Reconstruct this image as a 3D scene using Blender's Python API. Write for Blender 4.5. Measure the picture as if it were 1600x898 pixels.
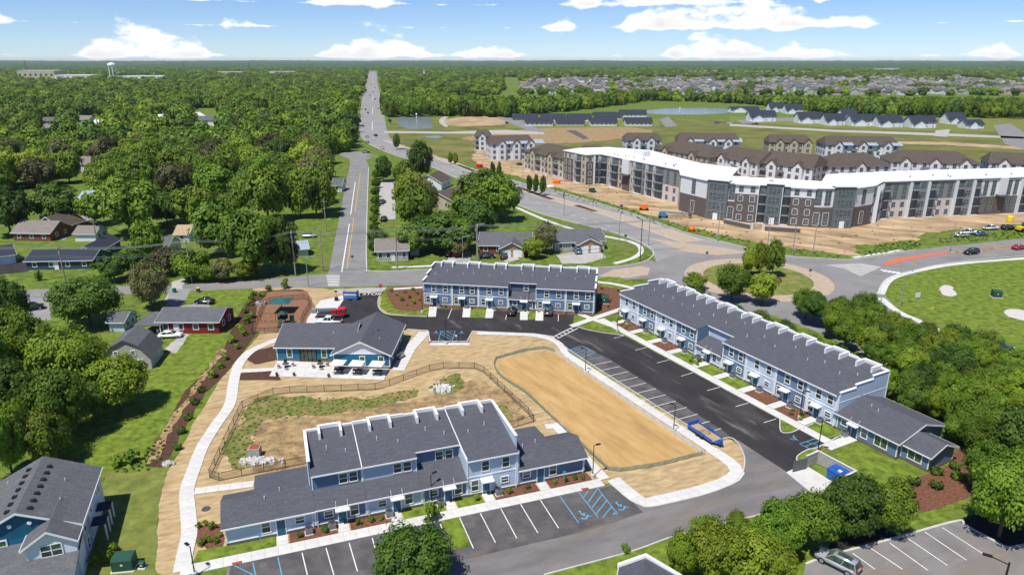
import bpy, bmesh, math, random
from mathutils import Vector, Matrix, noise as mnoise
R = math.radians
rnd = random.Random(7)
SC = bpy.context.scene
for o in list(bpy.data.objects): bpy.data.objects.remove(o)
COL = SC.collection
# ------------------------------------------------------------------ camera
CAM_H, FPX, PITCH = 54.6, 1080.0, math.atan(356/1080.0)
cd = bpy.data.cameras.new('camera'); cam = bpy.data.objects.new('camera', cd); COL.objects.link(cam)
cam.location = (0, 0, CAM_H); cam.rotation_euler = (R(90)-PITCH, 0, 0)
cd.sensor_width = 36; cd.lens = 36*FPX/1600; cd.clip_start = 1; cd.clip_end = 60000
SC.camera = cam
SC.render.resolution_x, SC.render.resolution_y = 1024, 574
# ------------------------------------------------------------------ sun and sky
SUN_EL, SUN_AZ = R(64), R(216)          # azimuth clockwise from +Y, where the sun stands
sd = bpy.data.lights.new('sun', 'SUN'); sun = bpy.data.objects.new('sun', sd); COL.objects.link(sun)
sd.energy = 5.0; sd.angle = R(0.5); sd.color = (1, .955, .88)
sdir = Vector((math.sin(SUN_AZ)*math.cos(SUN_EL), math.cos(SUN_AZ)*math.cos(SUN_EL), math.sin(SUN_EL)))
sun.rotation_euler = (-sdir).to_track_quat('-Z', 'Y').to_euler()
sun.location = (-60, -80, 200)
SC.view_settings.view_transform = 'Standard'; SC.view_settings.look = 'None'
SC.view_settings.exposure = 0.15; SC.view_settings.gamma = 1.0; SC.view_settings.use_curve_mapping = False
W = bpy.data.worlds.new('World'); SC.world = W; W.use_nodes = True
NT = W.node_tree; NT.nodes.clear()
def wn(t, **k):
    n = NT.nodes.new(t)
    for a, b in k.items(): setattr(n, a, b)
    return n
def wl(a, b): NT.links.new(a, b)
def wmath(op, a, b=None, c=None, clamp=False):
    n = wn('ShaderNodeMath', operation=op, use_clamp=clamp)
    for i, q in enumerate((a, b, c)):
        if q is None: continue
        if isinstance(q, (int, float)): n.inputs[i].default_value = q
        else: wl(q, n.inputs[i])
    return n.outputs[0]
sky = wn('ShaderNodeTexSky', sky_type='NISHITA', sun_disc=False, sun_elevation=SUN_EL, sun_rotation=SUN_AZ,
         air_density=0.7, dust_density=0.0, ozone_density=3.0)
tc = wn('ShaderNodeTexCoord'); sep = wn('ShaderNodeSeparateXYZ'); wl(tc.outputs['Generated'], sep.inputs[0])
az = wmath('MULTIPLY', wmath('ARCTAN2', sep.outputs[0], sep.outputs[1]), 57.2958)
el = wmath('MULTIPLY', wmath('ARCSINE', sep.outputs[2]), 57.2958)
cmb = wn('ShaderNodeCombineXYZ'); wl(az, cmb.inputs[0]); wl(wmath('MULTIPLY', el, 2.2), cmb.inputs[1])
def wnoise(scale, det, rough=.55):
    n = wn('ShaderNodeTexNoise'); n.noise_dimensions = '2D'
    n.inputs['Scale'].default_value = scale; n.inputs['Detail'].default_value = det; n.inputs['Roughness'].default_value = rough
    wl(cmb.outputs[0], n.inputs['Vector']); return n.outputs['Fac']
n1, n2 = wnoise(.42, 6), wnoise(.10, 2)
nn = wmath('SUBTRACT', n1, .5)
# cumulus banks of that day, in three tiers: (base elevation, [(azimuth, half width, height)]), degrees
CLOUDS = [(.3, [(-120,30,2.2),(-38.5,2.2,.6),(-26.5,5.8,2.3),(-10.6,5.2,2.1),(-1.5,4.5,.75),(15.2,4.6,1.9),(22,3.8,1.0),(33.2,2.3,.9),(38.8,3,1.9),(80,20,2.0)]),
          (2.35, [(-85,22,2),(-34.8,1.8,1.0),(-20.5,2.0,.9),(3.8,1.7,1.3),(11.8,4.8,2.7),(18.8,4.4,2.2),(25.3,2.4,.9),(70,16,2.2),(135,24,2)]),
          (4.0, [(-110,30,2.4),(-35.5,8.6,2.6),(-22.5,2,.5),(-11.8,4.6,1.7),(5.2,2.6,.9),(13,6,1.5),(22.6,1.5,.7),(36.5,4.5,2.0),(100,24,2.4)])]
azn = wmath('ADD', wmath('MULTIPLY', az, 1/360), .5)
best = None
for e, lst in CLOUDS:
    rp = wn('ShaderNodeValToRGB'); rp.color_ramp.interpolation = 'EASE'; wl(azn, rp.inputs[0])
    st = []
    for a, w, h in lst:
        lo, hi = (a-w)/360+.5, (a+w)/360+.5
        if st and lo <= st[-1][0]: lo = st[-1][0] = (lo+st[-1][0])/2; st[-1][1] = .28*min(st[-2][1], h/3)*2; st.append([a/360+.5, h/3]); st.append([hi, 0])
        else: st += [[lo, 0], [a/360+.5, h/3], [hi, 0]]
    els = rp.color_ramp.elements
    while len(els) < len(st): els.new(.5)
    st.sort()
    for q, (p_, v_) in zip(els, st): q.position = p_
    for q, (p_, v_) in zip(els, st): q.position = p_; q.color = (v_, v_, v_, 1)
    h = wmath('ADD', wmath('MULTIPLY', rp.outputs[0], 3), .02)
    dy = wmath('SUBTRACT', el, e)
    b = wmath('SUBTRACT', wmath('MINIMUM', wmath('MULTIPLY', h, 1.2), 1), wmath('MAXIMUM', wmath('DIVIDE', dy, h), wmath('MULTIPLY', dy, -3.2)))
    best = b if best is None else wmath('MAXIMUM', best, b)
best = wmath('MAXIMUM', best, -1)
dens = wmath('ADD', wmath('MULTIPLY', best, .8), wmath('MULTIPLY', nn, 2.1))
mk = wn('ShaderNodeMapRange', interpolation_type='SMOOTHSTEP'); wl(dens, mk.inputs[0])
mk.inputs[1].default_value = .0; mk.inputs[2].default_value = .5
thick = wn('ShaderNodeMapRange'); wl(wmath('ADD', dens, wmath('MULTIPLY', wmath('SUBTRACT', n2, .5), .8)), thick.inputs[0])
thick.inputs[1].default_value = .3; thick.inputs[2].default_value = 1.3
ccol = wn('ShaderNodeMixRGB'); wl(thick.outputs[0], ccol.inputs[0])
ccol.inputs[1].default_value = (9.6, 9.7, 9.9, 1); ccol.inputs[2].default_value = (7.6, 7.5, 7.5, 1)
tint = wn('ShaderNodeMixRGB', blend_type='MULTIPLY'); tint.inputs[0].default_value = 1
wl(sky.outputs[0], tint.inputs[1]); tint.inputs[2].default_value = (.78, .88, 1.08, 1)
mx = wn('ShaderNodeMixRGB'); wl(mk.outputs[0], mx.inputs[0]); wl(tint.outputs[0], mx.inputs[1]); wl(ccol.outputs[0], mx.inputs[2])
bg = wn('ShaderNodeBackground'); wl(mx.outputs[0], bg.inputs[0]); bg.inputs[1].default_value = .105
W.cycles.sampling_method = 'MANUAL'; W.cycles.sample_map_resolution = 256
wo = wn('ShaderNodeOutputWorld'); wl(bg.outputs[0], wo.inputs[0])

# ------------------------------------------------------------------ helpers
def P(x, y, z=0.0):
    """point of the place, on the level z, that the photograph shows at pixel (x, y)"""
    u = (x-800)/FPX; v = (449-y)/FPX
    t = (CAM_H-z)/(math.sin(PITCH)-v*math.cos(PITCH))
    return Vector((t*u, t*(math.cos(PITCH)+v*math.sin(PITCH)), z))
def PX(p):
    fw = p[1]*math.cos(PITCH)+(CAM_H-p[2])*math.sin(PITCH); up = p[1]*math.sin(PITCH)-(CAM_H-p[2])*math.cos(PITCH)
    return 800+FPX*p[0]/fw, 449-FPX*up/fw
def HGT(x, y, ty):
    """height of an upright thing standing at pixel (x, y) whose top shows at row ty"""
    q = P(x, y); lo, hi = 0, 60
    for _ in range(40):
        z = (lo+hi)/2
        if PX((q.x, q.y, z))[1] > ty: lo = z
        else: hi = z
    return lo
def ANG(a, b): return math.atan2(b[1]-a[1], b[0]-a[0])

MATS = {}
def nodes(name):
    m = bpy.data.materials.new(name); m.use_nodes = True; MATS[name] = m
    nt = m.node_tree; b = nt.nodes['Principled BSDF']
    return m, nt, b
def N(nt, t, **k):
    n = nt.nodes.new(t)
    for a, b in k.items():
        if a in n.inputs: n.inputs[a].default_value = b
        else: setattr(n, a, b)
    return n
def mat(name, col, rough=.7, var=.12, scale=1.5, metal=0, bump=0, lap=None, spec=.3, det=4, col2=None, brick=None, patch=None, emis=None, objvar=0, stretch=None):
    m, nt, b = nodes(name); L = nt.links.new
    b.inputs['Roughness'].default_value = rough; b.inputs['Metallic'].default_value = metal; b.inputs['Specular IOR Level'].default_value = spec
    tc = N(nt, 'ShaderNodeTexCoord'); crd = tc.outputs['Object']
    if stretch:                    # (angle, ratio): grain drawn out along one direction, as raked or driven
        vr = N(nt, 'ShaderNodeVectorRotate', rotation_type='Z_AXIS'); L(crd, vr.inputs['Vector']); vr.inputs['Angle'].default_value = -stretch[0]
        sm_ = N(nt, 'ShaderNodeVectorMath', operation='MULTIPLY'); L(vr.outputs[0], sm_.inputs[0]); sm_.inputs[1].default_value = (1/stretch[1], 1, 1); crd = sm_.outputs[0]
    c1 = tuple(max(0, q*(1-var)) for q in col)+(1,); c2 = tuple(min(1, q*(1+var)) for q in (col2 or col))+(1,)
    nz = N(nt, 'ShaderNodeTexNoise', Scale=scale, Detail=det, Roughness=.62); L(crd, nz.inputs['Vector'])
    rp = N(nt, 'ShaderNodeMapRange'); L(nz.outputs['Fac'], rp.inputs[0]); rp.inputs[1].default_value = .32; rp.inputs[2].default_value = .68
    mx = N(nt, 'ShaderNodeMixRGB'); L(rp.outputs[0], mx.inputs[0]); mx.inputs[1].default_value = c1; mx.inputs[2].default_value = c2
    out = mx.outputs[0]; hgt = nz.outputs['Fac']
    if patch:                      # (colour, noise scale, threshold, softness): worn or bare places
        pn = N(nt, 'ShaderNodeTexNoise', Scale=patch[1], Detail=5, Roughness=.6); L(crd, pn.inputs['Vector'])
        pr = N(nt, 'ShaderNodeMapRange'); L(pn.outputs['Fac'], pr.inputs[0]); pr.inputs[1].default_value = patch[2]; pr.inputs[2].default_value = patch[2]+patch[3]
        px = N(nt, 'ShaderNodeMixRGB'); L(pr.outputs[0], px.inputs[0]); L(out, px.inputs[1]); px.inputs[2].default_value = tuple(patch[0])+(1,)
        out = px.outputs[0]
    if lap:                        # boards: (pitch, axis index, groove share)
        sp = N(nt, 'ShaderNodeSeparateXYZ'); L(crd, sp.inputs[0])
        d = N(nt, 'ShaderNodeMath', operation='DIVIDE'); L(sp.outputs[lap[1]], d.inputs[0]); d.inputs[1].default_value = lap[0]
        fr = N(nt, 'ShaderNodeMath', operation='FRACT'); L(d.outputs[0], fr.inputs[0])
        g = N(nt, 'ShaderNodeMapRange'); L(fr.outputs[0], g.inputs[0]); g.inputs[1].default_value = 0; g.inputs[2].default_value = lap[2]
        g.inputs[3].default_value = .62; g.inputs[4].default_value = 1
        mm = N(nt, 'ShaderNodeMixRGB', blend_type='MULTIPLY'); mm.inputs[0].default_value = 1; L(out, mm.inputs[1]); L(g.outputs[0], mm.inputs[2])
        out = mm.outputs[0]; hgt = g.outputs[0]
    if brick:                      # courses: (width, height, mortar colour, rotate)
        mp = N(nt, 'ShaderNodeMapping'); L(crd, mp.inputs[0]); mp.inputs['Rotation'].default_value = brick[3]
        bt = N(nt, 'ShaderNodeTexBrick'); L(mp.outputs[0], bt.inputs['Vector']); bt.inputs['Scale'].default_value = 1
        bt.inputs['Brick Width'].default_value = brick[0]; bt.inputs['Row Height'].default_value = brick[1]; bt.inputs['Mortar Size'].default_value = brick[1]*.07
        L(out, bt.inputs['Color1']); bt.inputs['Mortar'].default_value = tuple(brick[2])+(1,)
        dk = N(nt, 'ShaderNodeMixRGB', blend_type='MULTIPLY'); dk.inputs[0].default_value = 1; L(out, dk.inputs[1]); dk.inputs[2].default_value = (.78, .78, .8, 1)
        L(dk.outputs[0], bt.inputs['Color2']); out = bt.outputs['Color']
    if objvar:
        oi = N(nt, 'ShaderNodeObjectInfo'); hs = N(nt, 'ShaderNodeHueSaturation'); L(out, hs.inputs['Color'])
        mr = N(nt, 'ShaderNodeMapRange'); L(oi.outputs['Random'], mr.inputs[0]); mr.inputs[3].default_value = 1-objvar; mr.inputs[4].default_value = 1+objvar
        L(mr.outputs[0], hs.inputs['Value']); out = hs.outputs[0]
    L(out, b.inputs['Base Color'])
    if bump:
        bp = N(nt, 'ShaderNodeBump'); bp.inputs['Strength'].default_value = bump; bp.inputs['Distance'].default_value = .05
        L(hgt, bp.inputs['Height']); L(bp.outputs[0], b.inputs['Normal'])
    if emis:
        b.inputs['Emission Color'].default_value = tuple(emis)+(1,); b.inputs['Emission Strength'].default_value = 1
    return m
def leafmat(name, c1, c2, hue=.016):
    m, nt, b = nodes(name); L = nt.links.new
    oi = N(nt, 'ShaderNodeObjectInfo'); tc = N(nt, 'ShaderNodeTexCoord')
    nz = N(nt, 'ShaderNodeTexNoise', Scale=3.2, Detail=3); L(tc.outputs['Object'], nz.inputs['Vector'])
    rp = N(nt, 'ShaderNodeMapRange'); L(nz.outputs['Fac'], rp.inputs[0]); rp.inputs[1].default_value = .3; rp.inputs[2].default_value = .7
    mx = N(nt, 'ShaderNodeMixRGB'); L(rp.outputs[0], mx.inputs[0]); mx.inputs[1].default_value = tuple(c1)+(1,); mx.inputs[2].default_value = tuple(c2)+(1,)
    hs = N(nt, 'ShaderNodeHueSaturation'); L(mx.outputs[0], hs.inputs['Color'])
    mr = N(nt, 'ShaderNodeMapRange'); L(oi.outputs['Random'], mr.inputs[0]); mr.inputs[3].default_value = .5-hue; mr.inputs[4].default_value = .5+hue*.6
    L(mr.outputs[0], hs.inputs['Hue'])
    fr = N(nt, 'ShaderNodeMath', operation='FRACT'); mu = N(nt, 'ShaderNodeMath', operation='MULTIPLY'); L(oi.outputs['Random'], mu.inputs[0]); mu.inputs[1].default_value = 7.31
    L(mu.outputs[0], fr.inputs[0]); mv = N(nt, 'ShaderNodeMapRange'); L(fr.outputs[0], mv.inputs[0]); mv.inputs[3].default_value = .72; mv.inputs[4].default_value = 1.35
    L(mv.outputs[0], hs.inputs['Value'])
    b.inputs['Roughness'].default_value = .55; b.inputs['Specular IOR Level'].default_value = .25; L(hs.outputs[0], b.inputs['Base Color'])
    tr = N(nt, 'ShaderNodeBsdfTranslucent'); L(hs.outputs[0], tr.inputs['Color'])
    ms = N(nt, 'ShaderNodeMixShader'); ms.inputs[0].default_value = .3; L(b.outputs[0], ms.inputs[1]); L(tr.outputs[0], ms.inputs[2])
    L(ms.outputs[0], nt.nodes['Material Output'].inputs['Surface'])
    return m
def meshmat(name, col, pitch, share, rough=.6, ax=(0, 2)):
    """woven wire or net: holes between the strands"""
    m, nt, b = nodes(name); L = nt.links.new
    b.inputs['Base Color'].default_value = tuple(col)+(1,); b.inputs['Roughness'].default_value = rough
    tr = N(nt, 'ShaderNodeBsdfTransparent'); ms = N(nt, 'ShaderNodeMixShader'); ms.inputs[0].default_value = share
    L(tr.outputs[0], ms.inputs[1]); L(b.outputs[0], ms.inputs[2]); L(ms.outputs[0], nt.nodes['Material Output'].inputs['Surface'])
    return m

def dustmat(name, col, scale, lo, hi, st=None):
    """thin dust lying in patches: see-through where there is none"""
    m, nt, b = nodes(name); L = nt.links.new; b.inputs['Base Color'].default_value = tuple(col)+(1,); b.inputs['Roughness'].default_value = .95
    tc = N(nt, 'ShaderNodeTexCoord'); crd = tc.outputs['Object']
    if st:
        vr = N(nt, 'ShaderNodeVectorRotate', rotation_type='Z_AXIS'); L(crd, vr.inputs['Vector']); vr.inputs['Angle'].default_value = -st[0]
        sm_ = N(nt, 'ShaderNodeVectorMath', operation='MULTIPLY'); L(vr.outputs[0], sm_.inputs[0]); sm_.inputs[1].default_value = (1/st[1], 1, 1); crd = sm_.outputs[0]
    nz = N(nt, 'ShaderNodeTexNoise', Scale=scale, Detail=10, Roughness=.65); L(crd, nz.inputs['Vector'])
    mr = N(nt, 'ShaderNodeMapRange'); L(nz.outputs['Fac'], mr.inputs[0]); mr.inputs[1].default_value = lo; mr.inputs[2].default_value = hi; mr.inputs[4].default_value = .75
    tr = N(nt, 'ShaderNodeBsdfTransparent'); ms = N(nt, 'ShaderNodeMixShader'); L(mr.outputs[0], ms.inputs[0]); L(tr.outputs[0], ms.inputs[1]); L(b.outputs[0], ms.inputs[2]); L(ms.outputs[0], nt.nodes['Material Output'].inputs['Surface'])
    return m

class MB:
    def __init__(s): s.v = []; s.f = []; s.m = []
    def add(s, vs, fs, mi=0):
        n = len(s.v); s.v += [tuple(p) for p in vs]; s.f += [tuple(i+n for i in f) for f in fs]; s.m += [mi]*len(fs); return s
    def box(s, x0, y0, z0, x1, y1, z1, mi=0):
        return s.add([(x0,y0,z0),(x1,y0,z0),(x1,y1,z0),(x0,y1,z0),(x0,y0,z1),(x1,y0,z1),(x1,y1,z1),(x0,y1,z1)],
                     [(0,3,2,1),(4,5,6,7),(0,1,5,4),(1,2,6,5),(2,3,7,6),(3,0,4,7)], mi)
    def prx(s, prof, x0, x1, mi=0):       # profile of (y, z) drawn out along x
        n = len(prof)
        return s.add([(x0,y,z) for y, z in prof]+[(x1,y,z) for y, z in prof],
                     [tuple(range(n-1,-1,-1)), tuple(range(n,2*n))]+[(i,(i+1)%n,n+(i+1)%n,n+i) for i in range(n)], mi)
    def pry(s, prof, y0, y1, mi=0):       # profile of (x, z) drawn out along y
        n = len(prof)
        return s.add([(x,y0,z) for x, z in prof]+[(x,y1,z) for x, z in prof],
                     [tuple(range(n)), tuple(range(2*n-1,n-1,-1))]+[((i+1)%n,i,n+i,n+(i+1)%n) for i in range(n)], mi)
    def prz(s, poly, z0, z1, mi=0):
        n = len(poly)
        return s.add([(p[0],p[1],z0) for p in poly]+[(p[0],p[1],z1) for p in poly],
                     [tuple(range(n-1,-1,-1)), tuple(range(n,2*n))]+[(i,(i+1)%n,n+(i+1)%n,n+i) for i in range(n)], mi)
    def tube(s, a, b, r, n=6, r2=None, mi=0):
        a = Vector(a); b = Vector(b); d = b-a; q = d.to_track_quat('Z', 'Y'); r2 = r if r2 is None else r2
        vs = []
        for c, rr in ((a, r), (b, r2)):
            for i in range(n):
                t = 2*math.pi*i/n; vs.append(c+q@Vector((rr*math.cos(t), rr*math.sin(t), 0)))
        return s.add(vs, [tuple(range(n-1,-1,-1)), tuple(range(n,2*n))]+[(i,(i+1)%n,n+(i+1)%n,n+i) for i in range(n)], mi)
    def lathe(s, prof, n=10, c=(0,0), mi=0):   # (r, z) rings
        vs = [(c[0]+r*math.cos(2*math.pi*i/n), c[1]+r*math.sin(2*math.pi*i/n), z) for r, z in prof for i in range(n)]
        fs = [(k*n+i, k*n+(i+1)%n, (k+1)*n+(i+1)%n, (k+1)*n+i) for k in range(len(prof)-1) for i in range(n)]
        fs += [tuple(range(n-1,-1,-1)), tuple(range((len(prof)-1)*n, len(prof)*n))]
        return s.add(vs, fs, mi)
    def mesh(s, name, mats, smooth=False):
        me = bpy.data.meshes.new(name); me.from_pydata(s.v, [], s.f)
        for m in (mats if isinstance(mats, (list, tuple)) else [mats]): me.materials.append(MATS[m] if isinstance(m, str) else m)
        me.polygons.foreach_set('material_index', s.m)
        if smooth: me.polygons.foreach_set('use_smooth', [True]*len(me.polygons))
        me.update(); return me
    def obj(s, name, mats, parent=None, loc=(0,0,0), rz=0, smooth=False): return O(name, s.mesh(name, mats, smooth), parent, loc, rz)
def O(name, me, parent=None, loc=(0,0,0), rz=0, scale=None):
    o = bpy.data.objects.new(name, me); COL.objects.link(o); o.location = loc
    if rz: o.rotation_euler = (0, 0, rz)
    if scale is not None: o.scale = (scale,)*3 if isinstance(scale, (int, float)) else scale
    if parent is not None: o.parent = parent
    return o
def tag(o, label=None, cat=None, group=None, kind=None):
    if label: o['label'] = label
    if cat: o['category'] = cat
    if group: o['group'] = group
    if kind: o['kind'] = kind
    return o
def thing(name, label, cat, loc=(0,0,0), rz=0, group=None):
    return tag(O(name, None, None, loc, rz), label, cat, group)
CACHE = {}
def cached(key, fn):
    if key not in CACHE: CACHE[key] = fn()
    return CACHE[key]
def copy_tree(o, parent=None):
    c = o.copy(); COL.objects.link(c); c.parent = parent
    for ch in o.children: copy_tree(ch, c)
    return c
def smooth_line(pts, closed=False, n=6):
    pts = [Vector((p[0], p[1], 0)) for p in pts]; m = len(pts); out = []
    for i in range(m if closed else m-1):
        g = (lambda k: pts[k % m]) if closed else (lambda k: pts[min(max(k, 0), m-1)])
        p0, p1, p2, p3 = g(i-1), g(i), g(i+1), g(i+2)
        for j in range(n):
            t = j/n; out.append(.5*((2*p1)+(p2-p0)*t+(2*p0-5*p1+4*p2-p3)*t*t+(3*p1-p0-3*p2+p3)*t**3))
    if not closed: out.append(pts[-1])
    return out
def ragged(poly, amp, step=.7, seed=1.0):
    poly = [Vector((p[0], p[1], 0)) for p in poly]; line_ = resample(poly+[poly[0]], step)[:-1]; out = []
    for i, p in enumerate(line_):
        t = line_[(i+1) % len(line_)]-line_[i-1]; t = t.normalized() if t.length else Vector((1, 0, 0)); v_ = mnoise.noise(Vector((p.x*.9+seed, p.y*.9, seed)))*1.1+mnoise.noise(Vector((p.x*.25, p.y*.25, seed+7)))*1.6
        out.append(p+Vector((-t.y, t.x, 0))*amp*v_)
    return out
def pix(pts): return [P(x, y) for x, y in pts]
def sheet(name, poly, z, m, kind='structure', thick=0):
    b = MB()
    if thick: b.prz(poly, z-thick, z)
    else: b.add([(p[0], p[1], z) for p in poly], [tuple(range(len(poly)))])
    me = b.mesh(name, m); bm = bmesh.new(); bm.from_mesh(me); bmesh.ops.recalc_face_normals(bm, faces=bm.faces)
    if not thick:
        for fc in bm.faces:
            if fc.normal.z < 0: fc.normal_flip()
    bm.to_mesh(me); bm.free()
    return tag(O(name, me), kind=kind)
def offset(line, d):
    out = []
    for i, p in enumerate(line):
        a = line[max(i-1, 0)]; b = line[min(i+1, len(line)-1)]; t = Vector((b[0]-a[0], b[1]-a[1]))
        t = t.normalized() if t.length else Vector((1, 0)); out.append(Vector((p[0]-t.y*d, p[1]+t.x*d, 0)))
    return out
def ribbon(name, line, w, z, m, kind='structure', thick=0, parent=None):
    l, r = offset(line, w/2), offset(line, -w/2); b = MB(); n = len(line)
    vs = [(p[0], p[1], z) for p in l]+[(p[0], p[1], z) for p in r]
    b.add(vs, [(i, n+i, n+i+1, i+1) for i in range(n-1)])
    if thick:
        vs2 = [(p[0], p[1], z-thick) for p in l]+[(p[0], p[1], z-thick) for p in r]
        k = len(b.v); b.v += vs2
        for i in range(n-1): b.f += [(k+i, i, i+1, k+i+1), (n+i, k+n+i, k+n+i+1, n+i+1)]; b.m += [0, 0]
        b.f += [(0, k, k+n, n), (n-1, 2*n-1, k+2*n-1, k+n-1)]; b.m += [0, 0]
    o = b.obj(name, m, parent)
    return tag(o, kind=kind) if parent is None else o
def resample(line, step):
    out = [Vector(line[0])]; acc = 0
    for a, b in zip(line, line[1:]):
        a = Vector(a); b = Vector(b); L = (b-a).length
        if L < 1e-6: continue
        t = step-acc
        while t <= L: out.append(a+(b-a)*t/L); t += step
        acc = (acc+L) % step
    if (out[-1]-Vector(line[-1])).length > step*.3: out.append(Vector(line[-1]))
    return out
def slab_walk(name, line, w, step=1.5, z=.12):
    """a pavement of single concrete slabs with open joints between them"""
    line = resample(line, step); root = ribbon(name, line, w*.985, z-.03, 'joint', thick=.05)
    l, r = offset(line, w/2), offset(line, -w/2)
    for i in range(len(line)-1):
        q = [l[i], r[i], r[i+1], l[i+1]]; c = sum(q, Vector())/4
        MB().prz([((p-c)*.985) for p in q], -.12, 0).obj('slab', 'concrete', root, (c.x, c.y, z+rnd.uniform(-.003, .003)))
    return root
def slab_field(name, quad, nx, ny, z=.12, m='concrete'):
    a, b, c, d = [Vector((p[0], p[1], 0)) for p in quad]; bb = MB().prz([a, b, c, d], z-.1, z-.03); root = tag(bb.obj(name, 'joint'), kind='structure')
    f = lambda s, t: (a*(1-s)+b*s)*(1-t)+(d*(1-s)+c*s)*t
    for i in range(nx):
        for j in range(ny):
            q = [f(i/nx, j/ny), f((i+1)/nx, j/ny), f((i+1)/nx, (j+1)/ny), f(i/nx, (j+1)/ny)]; cc = sum(q, Vector())/4
            MB().prz([((p-cc)*.99) for p in q], -.1, 0).obj('slab', m, root, (cc.x, cc.y, z+rnd.uniform(-.002, .002)))
    return root
# ------------------------------------------------------------------ materials
mat('lawn', (.070,.122,.011), .9, .35, .4, bump=.4, col2=(.125,.175,.019), patch=((.15,.15,.04), .07, .55, .2), det=10)
mat('lawn_fresh', (.080,.135,.010), .9, .35, .7, bump=.4, col2=(.145,.195,.020), patch=((.17,.17,.045), .14, .58, .22), det=10)
mat('basin_turf', (.09,.125,.022), .95, .4, .9, bump=.5, col2=(.16,.165,.04), patch=((.27,.19,.085), .35, .5, .14), det=10)
mat('lawn_mown', (.11,.15,.025), .9, .22, .5, col2=(.17,.185,.04), patch=((.28,.2,.08), .16, .56, .15), det=8)
mat('meadow', (.10,.12,.022), .95, .2, .05, col2=(.15,.15,.035), patch=((.22,.17,.06), .015, .58, .12), det=8)
mat('straw', (.36,.255,.132), .95, .22, 1.3, col2=(.44,.325,.175), bump=.5, patch=((.28,.18,.08), .2, .55, .25), det=12, stretch=(R(20), 3))
mat('bare_soil', (.28,.19,.105), .95, .3, .22, col2=(.44,.32,.19), bump=.5, patch=((.13,.095,.045), .10, .54, .2), det=12, stretch=(R(-25), 3))
mat('dirt_dark', (.235,.155,.078), .95, .3, .6, col2=(.34,.235,.115), patch=((.1,.07,.042), .22, .54, .2), det=12, bump=.4)
mat('mulch', (.06,.028,.018), .95, .35, 3, bump=.6, det=8, col2=(.085,.043,.027))
mat('mulch_red', (.125,.052,.03), .95, .35, 3, bump=.6, det=8, col2=(.16,.07,.04))
mat('mulch_black', (.02,.019,.02), .95, .3, 3, bump=.5, det=8)
mat('playground_chips', (.225,.118,.066), .95, .25, 2, det=8, bump=.4)
mat('asphalt_new', (.034,.031,.033), .85, .3, .3, bump=.25, det=12, patch=((.085,.078,.076), .16, .55, .3), spec=.25, stretch=(R(-60), 3))
mat('asphalt_old', (.165,.156,.156), .9, .25, .35, bump=.25, det=12, patch=((.22,.20,.175), .14, .53, .25), spec=.2, stretch=(R(20), 3.5))
mat('asphalt_stall', (.095,.089,.091), .9, .3, .4, bump=.25, det=12, patch=((.18,.16,.148), .25, .55, .25), spec=.2)
mat('asphalt_pale', (.20,.19,.185), .9, .1, .3, det=9, patch=((.15,.145,.145), .08, .57, .12), spec=.2)
mat('road', (.215,.212,.21), .9, .12, .15, det=9, patch=((.16,.158,.16), .05, .55, .2), spec=.2)
mat('road_pale', (.255,.25,.245), .9, .12, .15, det=10, spec=.2, patch=((.20,.197,.195), .05, .55, .2), stretch=(R(-20), 5))
mat('concrete', (.56,.55,.525), .85, .1, .8, det=8, objvar=.05, patch=((.45,.44,.42), .5, .62, .2))
mat('concrete_old', (.38,.365,.34), .9, .14, .4, det=8)
mat('apron_brick', (.40,.315,.235), .9, .12, .6, det=6)
mat('red_concrete', (.50,.15,.085), .9, .12, .6, det=6)
mat('joint', (.22,.21,.19), .95, .1, 1)
mat('kerb', (.48,.47,.45), .85, .12, .6, det=6)
mat('paint_white', (.72,.72,.70), .7, .15, 1.2, det=8, patch=((.35,.34,.33), 1.3, .64, .1))
mat('paint_blue', (.10,.36,.55), .7, .15, 1.5, det=8, patch=((.1,.16,.2), 1.3, .64, .1))
mat('paint_yellow', (.60,.36,.05), .7, .15, 1.2)
mat('rust_red', (.30,.07,.04), .8, .15, 2)
mat('water', (.20,.23,.23), .22, .1, .1, spec=.5)
mat('siding_pale', (.47,.57,.69), .6, .04, .5, lap=(.19, 2, .16))
mat('siding_mid', (.125,.205,.315), .6, .05, .5, lap=(.19, 2, .16))
mat('siding_dark', (.075,.125,.19), .6, .05, .5, lap=(.19, 2, .16))
mat('siding_teal', (.012,.15,.26), .6, .05, .5, lap=(.19, 2, .16))
mat('siding_white', (.70,.73,.78), .6, .03, .5, lap=(.19, 2, .14))
mat('batten_white', (.72,.74,.78), .6, .03, .5, lap=(.4, 0, .1))
mat('batten_teal', (.012,.105,.18), .6, .05, .5, lap=(.4, 0, .1))
mat('siding_grey', (.44,.43,.40), .7, .05, .5, lap=(.2, 2, .14))
mat('siding_beige', (.46,.40,.30), .7, .06, .5, lap=(.4, 0, .08))
mat('siding_red', (.22,.02,.03), .7, .12, .6, lap=(.3, 0, .08))
mat('siding_navy', (.035,.07,.115), .7, .08, .5, lap=(.22, 2, .14))
mat('trim_white', (.78,.79,.80), .5, .03, 1)
mat('shingle', (.095,.100,.118), .9, .22, 5, bump=.3, det=6, brick=(.9,.17,(.06,.063,.076),(0,0,0)), patch=((.125,.13,.15), .5, .57, .25))
mat('shingle_grey', (.125,.13,.14), .9, .2, 4, bump=.3, det=6, brick=(.9,.17,(.07,.072,.08),(0,0,0)), patch=((.18,.185,.19), .6, .55, .25))
mat('shingle_brown', (.105,.083,.066), .9, .15, 3, det=6, brick=(1.2,.25,(.07,.055,.045),(0,0,0)))
mat('shingle_tan', (.24,.215,.195), .9, .18, 3, det=6, brick=(.9,.2,(.1,.085,.07),(0,0,0)))
mat('shingle_navy', (.035,.042,.066), .9, .2, 3, det=6, brick=(.9,.2,(.022,.026,.04),(0,0,0)))
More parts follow.
